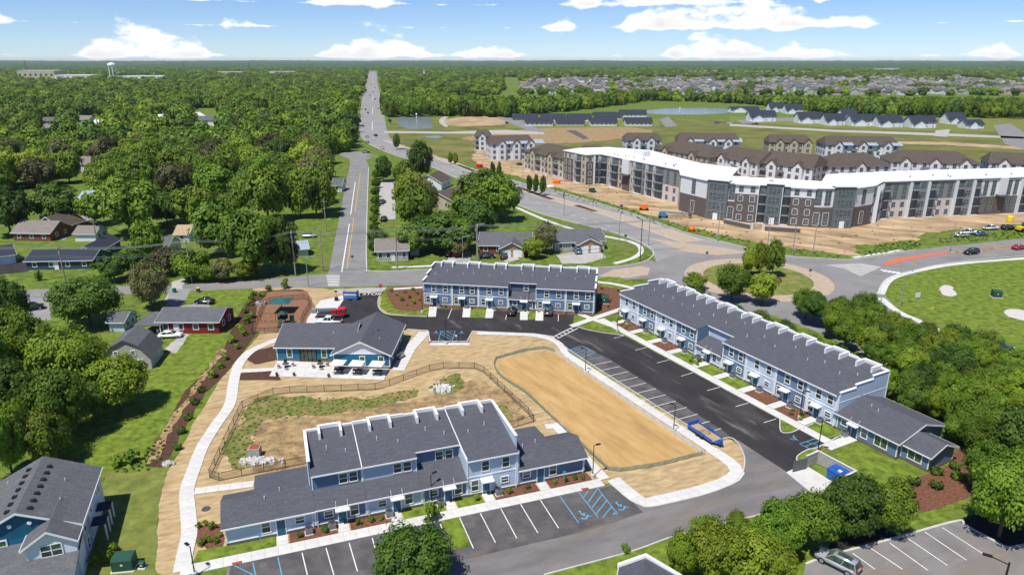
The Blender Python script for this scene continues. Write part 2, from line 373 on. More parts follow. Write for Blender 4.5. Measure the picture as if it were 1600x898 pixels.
mat('roof_white', (.70,.71,.72), .7, .06, .15, det=8, patch=((.6,.6,.6), .06, .58, .2))
mat('metal_roof', (.42,.50,.58), .35, .05, .5, metal=.3, lap=(.5, 0, .1))
mat('foundation', (.175,.15,.14), .9, .15, 3, det=5, brick=(.4,.1,(.1,.09,.085),(R(90),0,0)))
mat('brick_dark', (.13,.108,.10), .9, .14, 2, brick=(.4,.13,(.15,.13,.12),(R(90),0,0)))
mat('brick_red', (.20,.065,.045), .9, .2, 2, brick=(.4,.13,(.2,.13,.1),(R(90),0,0)))
mat('stone_pale', (.56,.52,.50), .85, .06, 1, lap=(.8, 2, .04))
mat('panel_white', (.66,.68,.70), .6, .03, 1, lap=(.6, 2, .05))
mat('panel_grey', (.22,.23,.235), .6, .06, 1, lap=(.6, 2, .05))
mat('panel_dark', (.13,.14,.145), .5, .08, 1)
mat('block_wall', (.42,.41,.39), .9, .08, 1, brick=(.4,.2,(.3,.29,.28),(R(90),0,0)))
mat('glass', (.03,.042,.045), .12, .4, 1.4, spec=.55, col2=(.05,.075,.06))
mat('glass_tree_reflection', (.035,.075,.05), .12, .5, 1.6, spec=.55, col2=(.07,.13,.07))  # green tone painted in for trees mirrored by the panes
mat('glass_blue', (.045,.065,.08), .15, .4, 1.2, spec=.55, col2=(.085,.12,.135))
mat('door_teal', (.02,.10,.17), .5, .05, 1)
mat('door_grey', (.13,.14,.15), .6, .05, 1)
mat('metal_black', (.016,.015,.015), .5, .1, 2)
mat('metal_bronze', (.05,.038,.032), .5, .1, 2)
mat('metal_grey', (.35,.36,.37), .4, .06, 2, metal=.4)
mat('metal_dark', (.09,.09,.095), .5, .1, 2, metal=.2)
mat('vent_pipe', (.62,.63,.64), .5, .05, 2)
mat('utility_green', (.022,.075,.05), .6, .08, 2)
mat('wood_pole', (.30,.26,.22), .9, .2, 3)
mat('wood_pale', (.40,.28,.17), .9, .2, 3)
mat('bark', (.10,.075,.055), .95, .3, 4)
mat('bark_pale', (.34,.30,.25), .95, .25, 4)
mat('rock', (.62,.61,.60), .9, .18, 2, objvar=.2)
mat('net_green', (.10,.17,.14), .9, .2, 2)
mat('canvas', (.66,.65,.63), .8, .05, 1)
mat('canopy_teal', (.02,.10,.11), .7, .08, 1)
mat('play_green', (.012,.045,.04), .5, .1, 1)
mat('plastic_yellow', (.75,.55,.03), .5, .05, 1)
mat('orange', (.80,.16,.02), .5, .06, 1)
mat('lift_blue', (.07,.19,.36), .5, .06, 1)
mat('trailer_blue', (.02,.10,.40), .4, .08, 1)
mat('tarp_blue', (.015,.10,.36), .5, .12, 1)
mat('red_gloss', (.55,.012,.03), .3, .05, 1)
mat('bin_teal', (.01,.12,.14), .5, .05, 1)
mat('rubber', (.018,.018,.018), .8, .1, 2)
mat('lamp_red', (.35,.01,.01), .3, .05, 1)
mat('lamp_clear', (.7,.7,.68), .2, .05, 1)
meshmat('chain_link', (.10,.075,.055), .06, .30)
meshmat('silt_net', (.16,.25,.21), .06, .72)
meshmat('net_white', (.62,.66,.64), .06, .8)
for n_, c_ in (('white', (.75,.76,.78)), ('black', (.012,.013,.016)), ('silver', (.38,.40,.42)), ('grey', (.13,.14,.155)), ('blue', (.04,.10,.22)), ('red', (.42,.012,.02)), ('navy', (.012,.02,.05)), ('paleblue', (.22,.32,.42))):
    mat('car_'+n_, c_, .22, .03, 1, spec=.6, metal=.25 if n_ in ('silver', 'grey', 'paleblue') else 0)
leafmat('leaf', (.075,.140,.011), (.170,.270,.020))
leafmat('leaf_dark', (.045,.095,.011), (.100,.180,.019))
leafmat('leaf_bright', (.125,.205,.012), (.240,.340,.026))
leafmat('leaf_yellow', (.155,.225,.015), (.27,.33,.03))
leafmat('leaf_olive', (0.098,0.105,0.035), (0.180,0.175,0.061))
leafmat('leaf_far', (.060,.125,.015), (.150,.245,.028))

# ------------------------------------------------------------------ ground, roads, water
sheet('ground', [(-16000,-300),(16000,-300),(16000,17000),(-16000,17000)], 0, 'lawn')
Z = {'area': .012, 'area2': .02, 'road': .03, 'road2': .036, 'lot': .044, 'lot2': .05, 'paint': .056, 'bed': .07}
RAG = {'straw_lawn': .14, 'basin_floor': .9, 'basin_grass': .8, 'construction_soil': 1.6, 'mulch_bed': .18, 'bare_bank': .4, 'west_lawn': .6, 'grass_verge': .9, 'verge': .9, 'bare_patch': .6, 'soil_patch': 2, 'soil_strip': 2, 'south_lawn': .4, 'straw_plot': .2, 'house_drive': .25, 'gravel_drive': .3, 'pond': 1.5, 'playground_surface': .15, 'dark_mulch': .25, 'east_yard': .3}
def area(name, pts, m, z='area', smooth=False, thick=0):
    q = pix(pts); q = smooth_line(q, True) if smooth else q
    if name in RAG: q = ragged(q, RAG[name], 2.5 if RAG[name] > 1.2 else .8, len(q)*1.0)
    return sheet(name, q, Z[z] if isinstance(z, str) else z, m, thick=thick)
area('meadow', [(600,222),(640,240),(760,262),(860,285),(1000,330),(1700,340),(1800,260),(1750,188),(1300,187),(1100,186),(800,184),(690,184),(615,180)], 'meadow')
area('field_far', [(1000,143),(1700,141),(1700,136),(1000,138)], 'meadow')
area('construction_soil', [(738,250),(775,272),(850,292),(960,325),(1060,355),(1125,371),(1180,378),(1260,390),(1330,400),(1385,392),(1432,380),(1440,366),(1520,357),(1700,345),(1700,300),(1300,285),(1000,262),(860,240),(800,228),(745,232)], 'bare_soil', 'area2')
area('grass_verge', [(740,262),(850,297),(960,330),(1060,360),(1125,374),(1165,388),(1218,398),(1296,404),(1330,405),(1320,401),(1262,391),(1180,380),(1130,368),(1060,350),(960,319),(850,288),(745,258)], 'lawn', .026)
area('verge', [(1345,402),(1400,396),(1436,388),(1440,378),(1420,374),(1370,382),(1330,384)], 'lawn', .026)
area('verge', [(1466,380),(1600,371),(1700,364),(1700,350),(1600,357),(1500,367),(1468,374)], 'lawn', .026)
area('cottage_lawn', [(790,201),(1030,198),(1030,186),(900,186),(790,190)], 'lawn_mown', .022)
area('farm_lawn', [(1140,190),(1300,200),(1500,206),(1700,204),(1700,186),(1140,182)], 'lawn_mown', .022)
area('soil_patch', [(700,186),(770,180),(800,190),(770,196),(700,196)], 'bare_soil', .022, True)
area('soil_strip', [(720,216),(900,196),(1010,202),(1000,212),(880,224)], 'dirt_dark', .018, True)
area('pond', [(622,182),(650,179),(672,182),(674,190),(676,199),(655,202),(630,199),(620,190)], 'water', .02, True)
area('pond', [(1000,175),(1040,170),(1110,169),(1150,172),(1120,178),(1040,179)], 'water', .02, True)
area('puddle', [(664,214),(680,212),(692,214),(680,216.5)], 'water', .024, True)
area('east_lawn', [(1395,478),(1388,450),(1402,432),(1440,420),(1500,411),(1600,404),(1800,395),(1900,620),(1600,545),(1480,508)], 'lawn_fresh')
area('bare_patch', [(1466,452),(1482,446),(1490,455),(1495,461),(1478,462)], 'stone_pale', .026, True)
area('bare_patch', [(1566,488),(1590,484),(1640,490),(1640,505),(1590,499)], 'stone_pale', .026, True)
area('west_lawn', [(176,738),(215,722),(262,665),(310,600),(350,545),(378,478),(395,452),(300,452),(180,520),(120,600),(90,700)], 'lawn_fresh')
area('south_lawn', [(165,738),(260,732),(250,790),(243,893),(235,960),(60,980)], 'lawn_mown', .018)
area('straw_lawn', [(395,470),(415,500),(400,530),(372,560),(345,592),(322,630),(300,665),(282,705),(262,735),(252,770),(246,830),(243,893),(275,905),(310,890),(700,805),(960,752),(1000,790),(1080,776),(1150,747),(1165,725),(1158,700),(1140,684),(1115,692),(880,545),(862,526),(820,520),(640,510),(640,470),(560,458),(500,450),(395,448)], 'straw', .03)
area('basin_floor', [(395,700),(408,655),(470,652),(640,625),(700,600),(760,600),(820,650),(700,700),(480,740),(400,735)], 'dirt_dark', .036, True)
area('basin_grass', [(365,732),(352,712),(368,670),(392,632),(420,620),(500,622),(590,618),(650,608),(640,622),(560,640),(470,652),(412,655),(398,690),(400,725)], 'basin_turf', .04, True)
area('basin_grass', [(672,605),(695,588),(718,585),(722,605),(705,615),(680,616)], 'basin_turf', .04, True)
area('basin_grass', [(775,640),(788,635),(795,650),(785,658)], 'basin_turf', .04, True)
# roads
def road(name, near, far, m='road', z='road', sm=True):
    a, b = pix(near), pix(far)
    if sm: a, b = smooth_line(a), smooth_line(b)
    return sheet(name, list(a)+list(reversed(b)), Z[z] if isinstance(z, str) else z, m)
road('arterial_road', [(577.5,112),(572,130),(566,155),(561,190),(562,210),(574,224),(597,235),(618,243),(675,261.5),(719,281),(763,300),(842,333),(936,358),(985,374),(1015,390),(1030,420)],
     [(588,112),(590,130),(597,160),(602,190),(607,211),(628,229),(678,243),(732,262),(780,275),(820,287),(882,302),(990,334.5),(1064,361.5),(1122,376),(1172,388.7),(1180,400)], 'road_pale')
road('east_road', [(1240,470),(1300,462),(1374,452),(1395,433),(1431,422),(1499,409),(1600,400.5),(1760,388)], [(1160,387),(1218,399),(1296,404.5),(1330,405.5),(1364,402),(1431,390),(1520,381),(1600,373),(1760,362)], 'road')
road('local_street', [(-60,468),(25,465),(100,463),(220,459),(304,454.5),(420,450),(500,449),(600,447),(670,446),(760,445),(926,437),(1000,436),(1060,430)],
     [(-60,456),(25,453),(100,451),(220,446),(304,444),(420,436),(513,428),(600,424),(670,421),(760,418),(926,418),(984,413.5),(1014,405)], 'road', .033)
road('north_road', [(505,434),(513,428),(528,350),(540,290),(547,256),(546,248),(538,243)], [(580,424),(572,419),(573,350),(575,290),(577,262),(572,250),(556,243)], 'road', .036, False)
road('north_road_link', [(538,246),(530,240),(545,236),(575,240),(600,250)], [(560,252),(580,247),(570,243),(590,246),(612,254)], 'road', .039)
road('southeast_road', [(1040,440),(1140,470),(1280,520),(1400,580),(1560,640),(1800,740)], [(1300,455),(1374,458),(1412,492),(1478,522),(1600,578),(1800,650)], 'road', .027)
c_ = P(1183, 435); rr = (P(1296, 437)-P(1073, 437)).length/2
def disc(name, r, m, z, thick=0, n=64):
    return sheet(name, [(c_.x+r*math.cos(2*math.pi*i/n), c_.y+r*math.sin(2*math.pi*i/n)) for i in range(n)], z, m, thick=thick)
disc('roundabout', rr+9.5, 'road', .042)
disc('roundabout_apron', rr, 'apron_brick', .10, .08)
disc('roundabout_island', rr*.74, 'lawn_mown', .16, .12)
disc('island_mulch', rr*.33, 'mulch', .18, .02)
area('splitter_island', [(935,432),(960,421),(1000,416),(1016,419),(1012,430),(985,434)], 'apron_brick', .08, thick=.05)
area('splitter_island', [(1010,372),(1070,380),(1130,387),(1170,395),(1120,399),(1075,394),(1050,386)], 'apron_brick', .08, thick=.05)
area('splitter_island', [(1290,414),(1345,412),(1378,417),(1345,432),(1318,420)], 'concrete_old', .08, thick=.05)
area('red_median', [(1378,413),(1400,403),(1480,393),(1484,396),(1440,403),(1402,411),(1388,416)], 'red_concrete', .085, thick=.05)
area('median_bed', [(1480,394),(1540,387),(1620,382),(1620,386),(1540,392),(1486,397)], 'dirt_dark', .085, thick=.05)
road('arterial_median', [(598,219),(640,236),(700,255),(770,283),(850,310),(930,332),(990,352),(1040,370),(1070,380)],
     [(603,219),(650,235),(706,252),(778,280),(858,306),(938,327),(1000,345),(1060,364),(1100,376)], 'apron_brick', .08)
for a_, b_ in (((628,231.5),(642,236)), ((716,258),(742,268)), ((808,292),(862,312)), ((900,321),(930,331))):
    q, w = P(*a_), P(*b_); d_ = (w-q).normalized(); n_ = Vector((-d_.y, d_.x, 0))*1.4
    sheet('median_planting_bed', [q-n_, w-n_, w+n_, q+n_], .09, 'mulch')
for pts_ in ([(598,219),(640,236),(700,255),(770,283),(850,310),(930,332),(990,352),(1040,370),(1070,380)], [(603,219),(650,235),(706,252),(778,280),(858,306),(938,327),(1000,345),(1060,364),(1100,376)], [(574,224),(597,235),(618,243),(675,261.5),(719,281),(763,300),(842,333),(936,357)], [(628,229),(678,243),(732,262),(780,275),(820,287),(882,302),(990,334.5),(1064,361.5)]):
    ribbon('kerb', smooth_line(pix(pts_)), .35, .13, 'kerb', thick=.13)
for k_ in range(26):                                   # dashed lane lines along both carriageways
    t_ = k_/26; g_ = lambda l, t: P(*[a+(b-a)*((t*(len(l)-1)) % 1) for a, b in zip(l[int(t*(len(l)-1))], l[min(int(t*(len(l)-1))+1, len(l)-1)])])
    for l_ in ([(586,226),(618,239.5),(687,258),(744,281),(806,305),(886,333),(963,357)], [(615,221),(664,238.5),(719,257),(779,277.5),(839,296),(910,314.5),(995,340),(1062,362)]):
        a_, b_ = g_(l_, t_), g_(l_, t_+.017); d_ = (b_-a_).normalized(); n_ = Vector((-d_.y, d_.x, 0))*.09
        sheet('painted_line', [a_-n_, b_-n_, b_+n_, a_+n_], .06, 'paint_white')
# side roads, drives and paths in the distance
area('estate_road', [(775,184),(792,182),(858,207),(836,208)], 'road', .03)
area('estate_road', [(1030,187),(1044,182),(1058,197),(1040,199)], 'road', .03)
area('estate_road', [(1552,196),(1578,193),(1640,230),(1620,240),(1570,225)], 'road', .03)
area('estate_path', [(600,205),(700,206),(790,203),(850,207),(850,210),(700,209),(600,208)], 'concrete_old', .034)
area('estate_path', [(690,184),(700,182),(694,190),(700,197),(695,198),(686,191)], 'concrete_old', .034, True)
area('farm_lane', [(1140,194),(1300,203),(1460,208),(1600,214),(1600,217),(1460,212),(1300,206),(1140,197)], 'concrete_old', .03)
area('farm_lane', [(1462,204),(1485,202),(1480,214),(1460,213)], 'concrete_old', .034)
area('farm_lane', [(1150,188),(1245,184),(1240,189),(1160,193)], 'road', .032)
area('gravel_drive', [(884,204),(900,204),(920,216),(912,218)], 'asphalt_stall', .034)
area('soil_strip', [(1300,219),(1480,222),(1600,230),(1600,234),(1480,227),(1300,222)], 'bare_soil', .024)
area('wood_lane', [(304,176),(312,175),(342,195),(335,199)], 'concrete', .03)
area('house_drive', [(140,325),(150,336),(100,375),(85,372),(120,345)], 'road_pale', .03)
area('house_drive', [(265,452),(300,451),(282,478),(330,470),(325,490),(300,500),(255,500)], 'road_pale', .035)
area('house_drive', [(258,470),(270,440),(292,432),(285,450),(275,470)], 'concrete_old', .034)
area('house_drive', [(-60,420),(40,408),(45,424),(-60,436)], 'asphalt_new', .03)
area('house_drive', [(40,465),(75,465),(80,500),(30,500)], 'road_pale', .03)
area('house_drive', [(775,390),(800,388),(812,405),(790,410)], 'concrete_old', .034)
area('house_drive', [(868,398),(930,388),(948,402),(915,412),(880,412)], 'concrete_old', .034)
area('church_lot', [(592,282),(618,282),(618,342),(594,344)], 'concrete_old', .03)
area('gravel_drive', [(255,545),(270,534),(290,520),(296,523),(275,552)], 'concrete_old', .034)
area('gravel_turnout', [(700,395),(735,392),(735,408),(700,410)], 'concrete_old', .03)
# site asphalt
area('parking_lot', [(540,458),(596,456),(591,468),(592,481),(602,490),(623,493),(667,495),(680,482),(905,492),(893,508),(920,516),(975,524.5),(1083,582),(1218.6,655.5),(1220,674),(1235,676),(1271,662),(1310,682),(1279,699),(1262,703),(1246,713),(1246,723),(1252,730),(1229,737),(1154,689),(1128,684),(886,545),(862,526),(835,522),(738,518),(732,535),(670,535),(668,517),(636,515),(600,525),(478,525),(478,497),(500,480),(532,475)], 'asphalt_new', 'lot')
area('front_drive', [(357,884),(500,843),(683,808),(716,808.5),(874,774.5),(962,757),(992,782),(1012,792),(1060,783),(1110,770),(1145,755),(1160,738),(1164,715),(1152,687),(1229,737),(1264,766),(1255,773),(1200,800),(1060,836),(985,862),(850,898),(640,980),(320,1000)], 'asphalt_old', .047)
area('stall_asphalt', [(886,546),(913,541),(950,560),(1130,673),(1142,683),(1120,691)], 'asphalt_stall', 'lot2')
area('south_lot', [(1240,960),(1259,881),(1296,868),(1397,841),(1495,814),(1509,821),(1559,848),(1580,855),(1620,846),(1800,860),(1800,1000)], 'asphalt_pale', 'lot')
area('dark_mulch', [(1497,811),(1509,820),(1559,847),(1580,854),(1640,842),(1640,800),(1540,796)], 'mulch_black', .06)
area('dark_mulch', [(1290,866),(1380,841),(1400,838),(1380,825),(1300,848)], 'mulch_black', .06)
area('stall_asphalt', [(360,884),(500,843.5),(684,808.5),(716,809),(874,775),(960,758),(1005,800),(930,826),(700,880),(560,912),(350,962)], 'asphalt_stall', .0515)
dustmat('dust', (.30,.255,.20), .35, .5, .72, (R(25), 4)); dustmat('dust_dark', (.03,.028,.03), .3, .52, .7, (R(-60), 6)); dustmat('dust_pale', (.26,.24,.22), .5, .54, .75, (R(-60), 7))
area('road_dust', [(1000,795),(1060,786),(1120,772),(1165,745),(1168,712),(1175,705),(1225,740),(1250,765),(1190,795),(1080,826),(1000,845)], 'dust', .0535)
area('road_dust', [(560,905),(700,862),(860,825),(960,800),(985,815),(880,850),(720,890),(600,930)], 'dust', .0538)
area('tyre_marks', [(970,545),(990,540),(1180,660),(1200,690),(1170,685)], 'dust_pale', .0532); area('tyre_marks', [(700,500),(890,512),(960,545),(940,555),(860,520),(700,512)], 'dust_pale', .0534)
area('tyre_marks', [(1300,880),(1520,830),(1600,870),(1590,898),(1330,900)], 'dust', .0536)
# beds and lawns of the site
area('mulch_bed', [(395,455),(470,452),(483,456),(470,475),(440,500),(400,520),(380,548),(352,585),(320,615),(290,665),(272,700),(255,730),(228,728),(238,700),(262,660),(290,610),(325,575),(350,545),(368,500)], 'mulch', .055)
area('bare_bank', [(228,728),(240,695),(285,630),(345,545),(352,548),(295,628),(262,680),(250,715)], 'dirt_dark', .06)
area('mulch_bed', [(606,452),(662,448),(664,478),(650,486),(622,484),(612,474)], 'mulch_red', .075, True)
area('lawn_island', [(597,455),(604,452),(612,470),(624,484),(650,487),(662,480),(680,482),(668,494),(640,493),(606,489),(594,480)], 'lawn_fresh', .07)
area('mulch_bed', [(370,584),(432,578),(432,584),(440,594),(372,594)], 'mulch', .06)
area('mulch_bed', [(372,556),(430,540),(434,562),(400,570)], 'mulch', .06)
area('playground_surface', [(402,480),(420,455),(480,455),(494,480),(480,520),(395,518)], 'playground_chips', .065)
area('mulch_bed', [(305,845),(308,822),(345,818),(352,852),(330,862)], 'mulch_red', .06)
area('grass_strip', [(300,880),(310,860),(352,853),(432,838),(436,850),(380,866)], 'lawn_fresh', .065)
area('mulch_bed', [(928,445),(960,440),(1010,455),(990,478),(962,492),(930,488)], 'mulch_red', .06)
area('lawn_strip', [(926,434),(965,432),(1000,446),(968,452),(926,445)], 'lawn_fresh', .066)
area('lawn_patch', [(897,493),(916,497),(905,506),(895,505)], 'lawn_fresh', .066)
area('lawn_patch', [(920,505),(968,515),(972,522),(925,515),(912,510)], 'lawn_fresh', .066)
area('east_yard', [(1305,712),(1340,695),(1435,742),(1470,730),(1500,690),(1520,760),(1500,790),(1420,825),(1400,800),(1340,770)], 'lawn_fresh', .052)
area('mulch_bed', [(1420,752),(1437,744),(1478,728),(1500,700),(1522,740),(1515,775),(1440,800),(1415,785)], 'mulch_red', .06, True)
area('verge_lawn', [(850,898),(985,862),(1060,836),(1200,800),(1262,767),(1330,770),(1420,800),(1400,838),(1290,866),(1255,882),(1230,960),(800,960)], 'lawn_fresh', .05)
area('lawn_island', [(1220,660),(1226,657),(1247,669),(1236,675),(1221,673)], 'lawn_fresh', .08)
area('lawn_island', [(1250,712),(1290,694),(1300,688),(1314,690),(1290,703),(1262,716),(1256,728),(1250,724)], 'lawn_fresh', .075)
area('concrete_pad', [(1228,738),(1256,725),(1300,752),(1280,775),(1264,767)], 'concrete', .07)
area('concrete_pad', [(481,497),(500,470),(535,462),(540,458),(536,470),(528,482),(530,484),(502,484),(497,492),(492,506),(478,506)], 'concrete', .075)
area('street_apron', [(520,452),(605,449),(598,456),(535,460)], 'concrete_old', .07)
# kerbs
def kerb(pts, w=.18, h=.14, sm=True):
    q = pix(pts); return ribbon('kerb', smooth_line(q) if sm else q, w, h, 'kerb', thick=h)
kerb([(597,455),(591,468),(592,481),(602,490),(623,493),(667,495)])
kerb([(636,515),(668,517),(672,534),(730,534),(738,518),(835,522),(862,526),(886,545)], .4, sm=False)
kerb([(886,545),(1000,618),(1115,690)])
kerb([(1115,690),(1140,684),(1153,693),(1163,715),(1160,738),(1145,755),(1110,770),(1060,783),(1012,792),(994,783)])
kerb([(850,898),(985,862),(1060,836),(1200,800),(1262,768)])
kerb([(1218.6,655.5),(1220,674),(1235,676),(1250,670),(1271,662)])
kerb([(1310,682),(1279,699),(1262,703),(1246,713),(1246,723),(1252,730)])
kerb([(1259,881),(1296,868),(1397,841),(1495,814),(1509,821),(1559,848),(1580,855),(1620,846)], .3)
kerb([(896,508),(920,516),(975,524.5)])
kerb([(936,355),(990,374),(1020,391),(1014,405),(985,414),(926,418),(760,418),(672,421),(580,424),(573,417),(573,350),(576,262)], .3)
kerb([(1374,460),(1384,439),(1431,422),(1499,409),(1600,400),(1760,388)], .3)
kerb([(1064,361.5),(1122,376),(1172,388.7),(1218,399),(1296,404.5),(1330,405.5),(1364,402),(1431,390)], .3)
# pavements of single slabs
slab_walk('west_path', smooth_line(pix([(284,893),(290,860),(296,834),(294,800),(292,767),(303,733),(316,699),(337,665),(359,632),(365,598),(372,572),(388,552),(408,541),(436,530)])), 1.85, 1.6)
slab_walk('house_path', pix([(304,768),(350,762),(397,756)]), 1.5, 1.5)
slab_walk('patio_path', pix([(368,580),(400,579),(428,577)]), 1.5, 1.5)
slab_walk('lot_path', smooth_line(pix([(866,664),(886,684),(906,707),(930,733),(946,750)])), 1.5, 1.6)
slab_walk('lot_path', pix([(852,667),(880,664)]), 1.5, 1.5)
slab_walk('corner_path', smooth_line(pix([(958,749),(985,772),(1003,784),(1020,784),(1092,767),(1135,752),(1152,738),(1140,722),(1110,702)])), 2.0, 1.6)
slab_walk('stall_path', pix([(1112,703),(1000,630),(884,553)]), 1.7, 1.6)
slab_walk('stall_path', smooth_line(pix([(884,553),(872,536),(850,527),(820,523),(745,521)])), 1.5, 1.6)
slab_walk('club_path', pix([(622,579),(640,545),(656,528),(664,518)]), 2.4, 1.6)
slab_walk('club_path', pix([(672,538),(735,538)]), 1.4, 1.6)
slab_walk('crossing_path', pix([(893,510),(930,497),(968,484),(1000,473)]), 1.6, 1.6)
slab_walk('crossing_path', pix([(905,491),(935,502),(972,515)]), 1.4, 1.6)
slab_walk('street_pavement', pix([(615,452),(664,449)]), 1.4, 1.6)
slab_walk('street_pavement', pix([(926,440),(960,444),(1010,455)]), 1.5, 1.8)
slab_walk('verge_path', smooth_line(pix([(770,307),(842,340),(905,361),(985,378),(1002,392),(988,404),(960,412)])), 1.6, 3)
slab_walk('verge_path', smooth_line(pix([(1376,466),(1402,487),(1432,500),(1480,522),(1600,558)])), 1.8, 3)
slab_walk('verge_path', smooth_line(pix([(1376,460),(1392,436),(1440,422),(1500,412),(1600,404),(1700,396)])), 1.8, 3)
slab_walk('verge_path', smooth_line(pix([(1333,403),(1380,396),(1410,391)])), 1.6, 3)
slab_walk('verge_path', pix([(612,418),(700,415),(760,413)]), 1.5, 3)
slab_field('patio', [P(421,588), P(600,594), P(608,575), P(434,563)], 10, 3)
# paint
def line(a, b, w=.11, m='paint_white', z=.056, name='painted_line'):
    q, r = P(*a), P(*b); d = (r-q).normalized(); n = Vector((-d.y, d.x, 0))*w/2
    return sheet(name, [q-n, r-n, r+n, q+n], z, m)
def Zm(ox, oy, s=4.9875): return lambda x, y: (ox+x/s, oy+y/s)
zA, zB, zC, zF = Zm(460,610), Zm(330,700), Zm(680,680), Zm(860,520)
for a, b in (((40,690),(85,825)),((190,640),(298,880)),((352,608),(470,836)),((512,572),(636,802)),((666,537),(800,760)),((820,505),(962,723))): line(zC(*a), zC(*b))
for a, b in (((970,472),(1118,682)),((1118,443),(1270,640)),((1262,408),(1418,610)),((1192,430),(1160,480)),((1260,420),(1190,524)),((1300,462),(1222,565)),((1335,510),(1255,612)),((1372,558),(1305,640)),((1418,590),(1380,618)),((1380,618),(1424,608))):
    line(zC(*a), zC(*b), m='paint_blue')
for a, b in (((1430,660),(1462,740)),((1255,700),(1300,860)),((1075,738),(1140,960)),((895,778),(960,1000)),((708,815),(760,1030))): line(zB(*a), zB(*b))
line(zB(520,850), zB(560,1030), m='paint_blue'); line(zB(325,892), zB(350,1000), m='paint_blue'); line(zB(150,900), zB(335,990), m='paint_blue')
S1 = ((280,262),(340,305),(405,348),(470,393),(540,440),(605,487),(680,535),(760,587),(840,640),(920,695),(1010,750),(1190,868))
S2 = ((478,222),(540,262),(608,302),(680,345),(745,390),(822,435),(898,483),(975,532),(1062,580),(1147,633),(1240,690),(1330,745))
for i, (a, b) in enumerate(zip(S1, S2)): line(zF(*(a if i < 11 else (1260,765))), zF(*b))
for a, b in (((220,225),(412,186)),((95,155),(240,100)),((240,100),(350,150)),((120,165),(270,110)),((150,178),(300,120)),((175,192),(330,135)),((200,210),(350,150))): line(zF(*a), zF(*b), m='paint_blue')
for a, b in (((495,43),(575,22)),((660,136),(750,114)),((830,235),(925,210)),((1018,338),(1112,310)),((1222,450),(1320,423)),((1442,575),(1543,546)),((1662,700),(1760,670))): line(zF(*a), zF(*b))
zE = Zm(1200, 540)
for a, b in (((245,765),(470,690)),((245,765),(330,805)),((330,805),(545,725)),((470,690),(545,725)),((290,785),(500,705)),((300,750),(390,775)),((370,725),(470,752)),((420,708),(520,735))): line(zE(*a), zE(*b), m='paint_blue')
zG = Zm(640, 380)
for a, b in (((330,510),(298,588)),((765,518),(748,595)),((1160,530),(1158,608))): line(zG(*a), zG(*b))
for a, b in (((245,685),(222,765)),((355,685),(330,765)),((245,685),(355,685)),((240,705),(345,765)),((250,690),(352,745)),((290,688),(356,720)),((228,745),(290,768))): line(zG(*a), zG(*b), m='paint_blue')
for a, b in (((1120,730),(1275,652)),((1155,742),(1312,662)),((1140,725),(1172,738)),((1168,710),(1200,722)),((1196,695),(1228,707)),((1224,680),(1256,692)),((1250,666),(1282,678))): line(zG(*a), zG(*b), .22)
for a, b in (((1332,864),(1367,889)),((1360,856),(1410,889)),((1390,848),(1450,891)),((1417,840),(1480,883)),((1445,831),(1510,875)),((1472,824),(1539,867))): line(a, b, .12)
# zebra crossings, lane lines
for i in range(7): line((510+i*.4, 431+i*2.5), (531-i*.2, 430.6+i*2.6), .5, z=.062, name='zebra_stripe')
for i in range(5): line((1376+i*6.5, 421+i*1.0), (1384+i*6.5, 425+i*1.0), .6, z=.062, name='zebra_stripe')
for i in range(4): line((962+i*4.2, 433-i*.2), (970+i*4.2, 434-i*.2), .5, z=.062, name='zebra_stripe')
line((542,420), (553,340), .25, 'paint_yellow', .062); line((555,330), (563,270), .25, 'paint_yellow', .062)
line((534,425), (546,350), .3, z=.062); line((548,335), (555,285), .3, z=.062)
for y0, y1 in ((118,122),(126,130),(136,141),(150,157),(168,178),(190,204)): line((583.2-(y0-118)*.02, y0), (583.2-(y1-118)*.02, y1), .4, z=.062)
line((600,433), (660,431), .15, 'paint_yellow', .062); line((330,449), (490,440), .15, 'paint_yellow', .062)
for a, b in (((560,455),(561,463)),): line(a, b, .4, 'paint_yellow', .062)
def wheelchair(px, py, rz, s=1.0):
    b = MB(); n = 14
    for i in range(n-3):
        a0, a1 = R(200+i*22), R(200+(i+1)*22)
        b.add([(.42*math.cos(a0),.42*math.sin(a0),0),(.42*math.cos(a1),.42*math.sin(a1),0),(.3*math.cos(a1),.3*math.sin(a1),0),(.3*math.cos(a0),.3*math.sin(a0),0)], [(0,1,2,3)])
    b.add([(-.1,.1,0),(.02,.1,0),(.02,.72,0),(-.1,.72,0)], [(0,1,2,3)]); b.add([(-.1,.1,0),(.42,.1,0),(.42,.22,0),(-.1,.22,0)], [(0,1,2,3)])
    b.add([(.34,.2,0),(.58,-.3,0),(.7,-.25,0),(.44,.22,0)], [(0,1,2,3)]); b.add([(.58,-.3,0),(.8,-.22,0),(.77,-.12,0),(.6,-.2,0)], [(0,1,2,3)])
    b.add([(.0,.42,0),(.36,.42,0),(.36,.52,0),(.0,.52,0)], [(0,1,2,3)])
    b.add([(-.04+.13*math.cos(2*math.pi*i/10), .88+.13*math.sin(2*math.pi*i/10), 0) for i in range(10)], [tuple(range(10))])
    q = P(px, py); o = b.obj('wheelchair_symbol', 'paint_blue', None, (q.x, q.y, .058), rz); o.scale = (s,)*3; return tag(o, kind='structure')
wheelchair(912, 807, R(19), 1.25); wheelchair(970, 793, R(19), 1.25); wheelchair(1239, 685, R(-30), 1.0)
wheelchair(680, 520, R(-8), 1.0); wheelchair(720, 520, R(-8), 1.0)
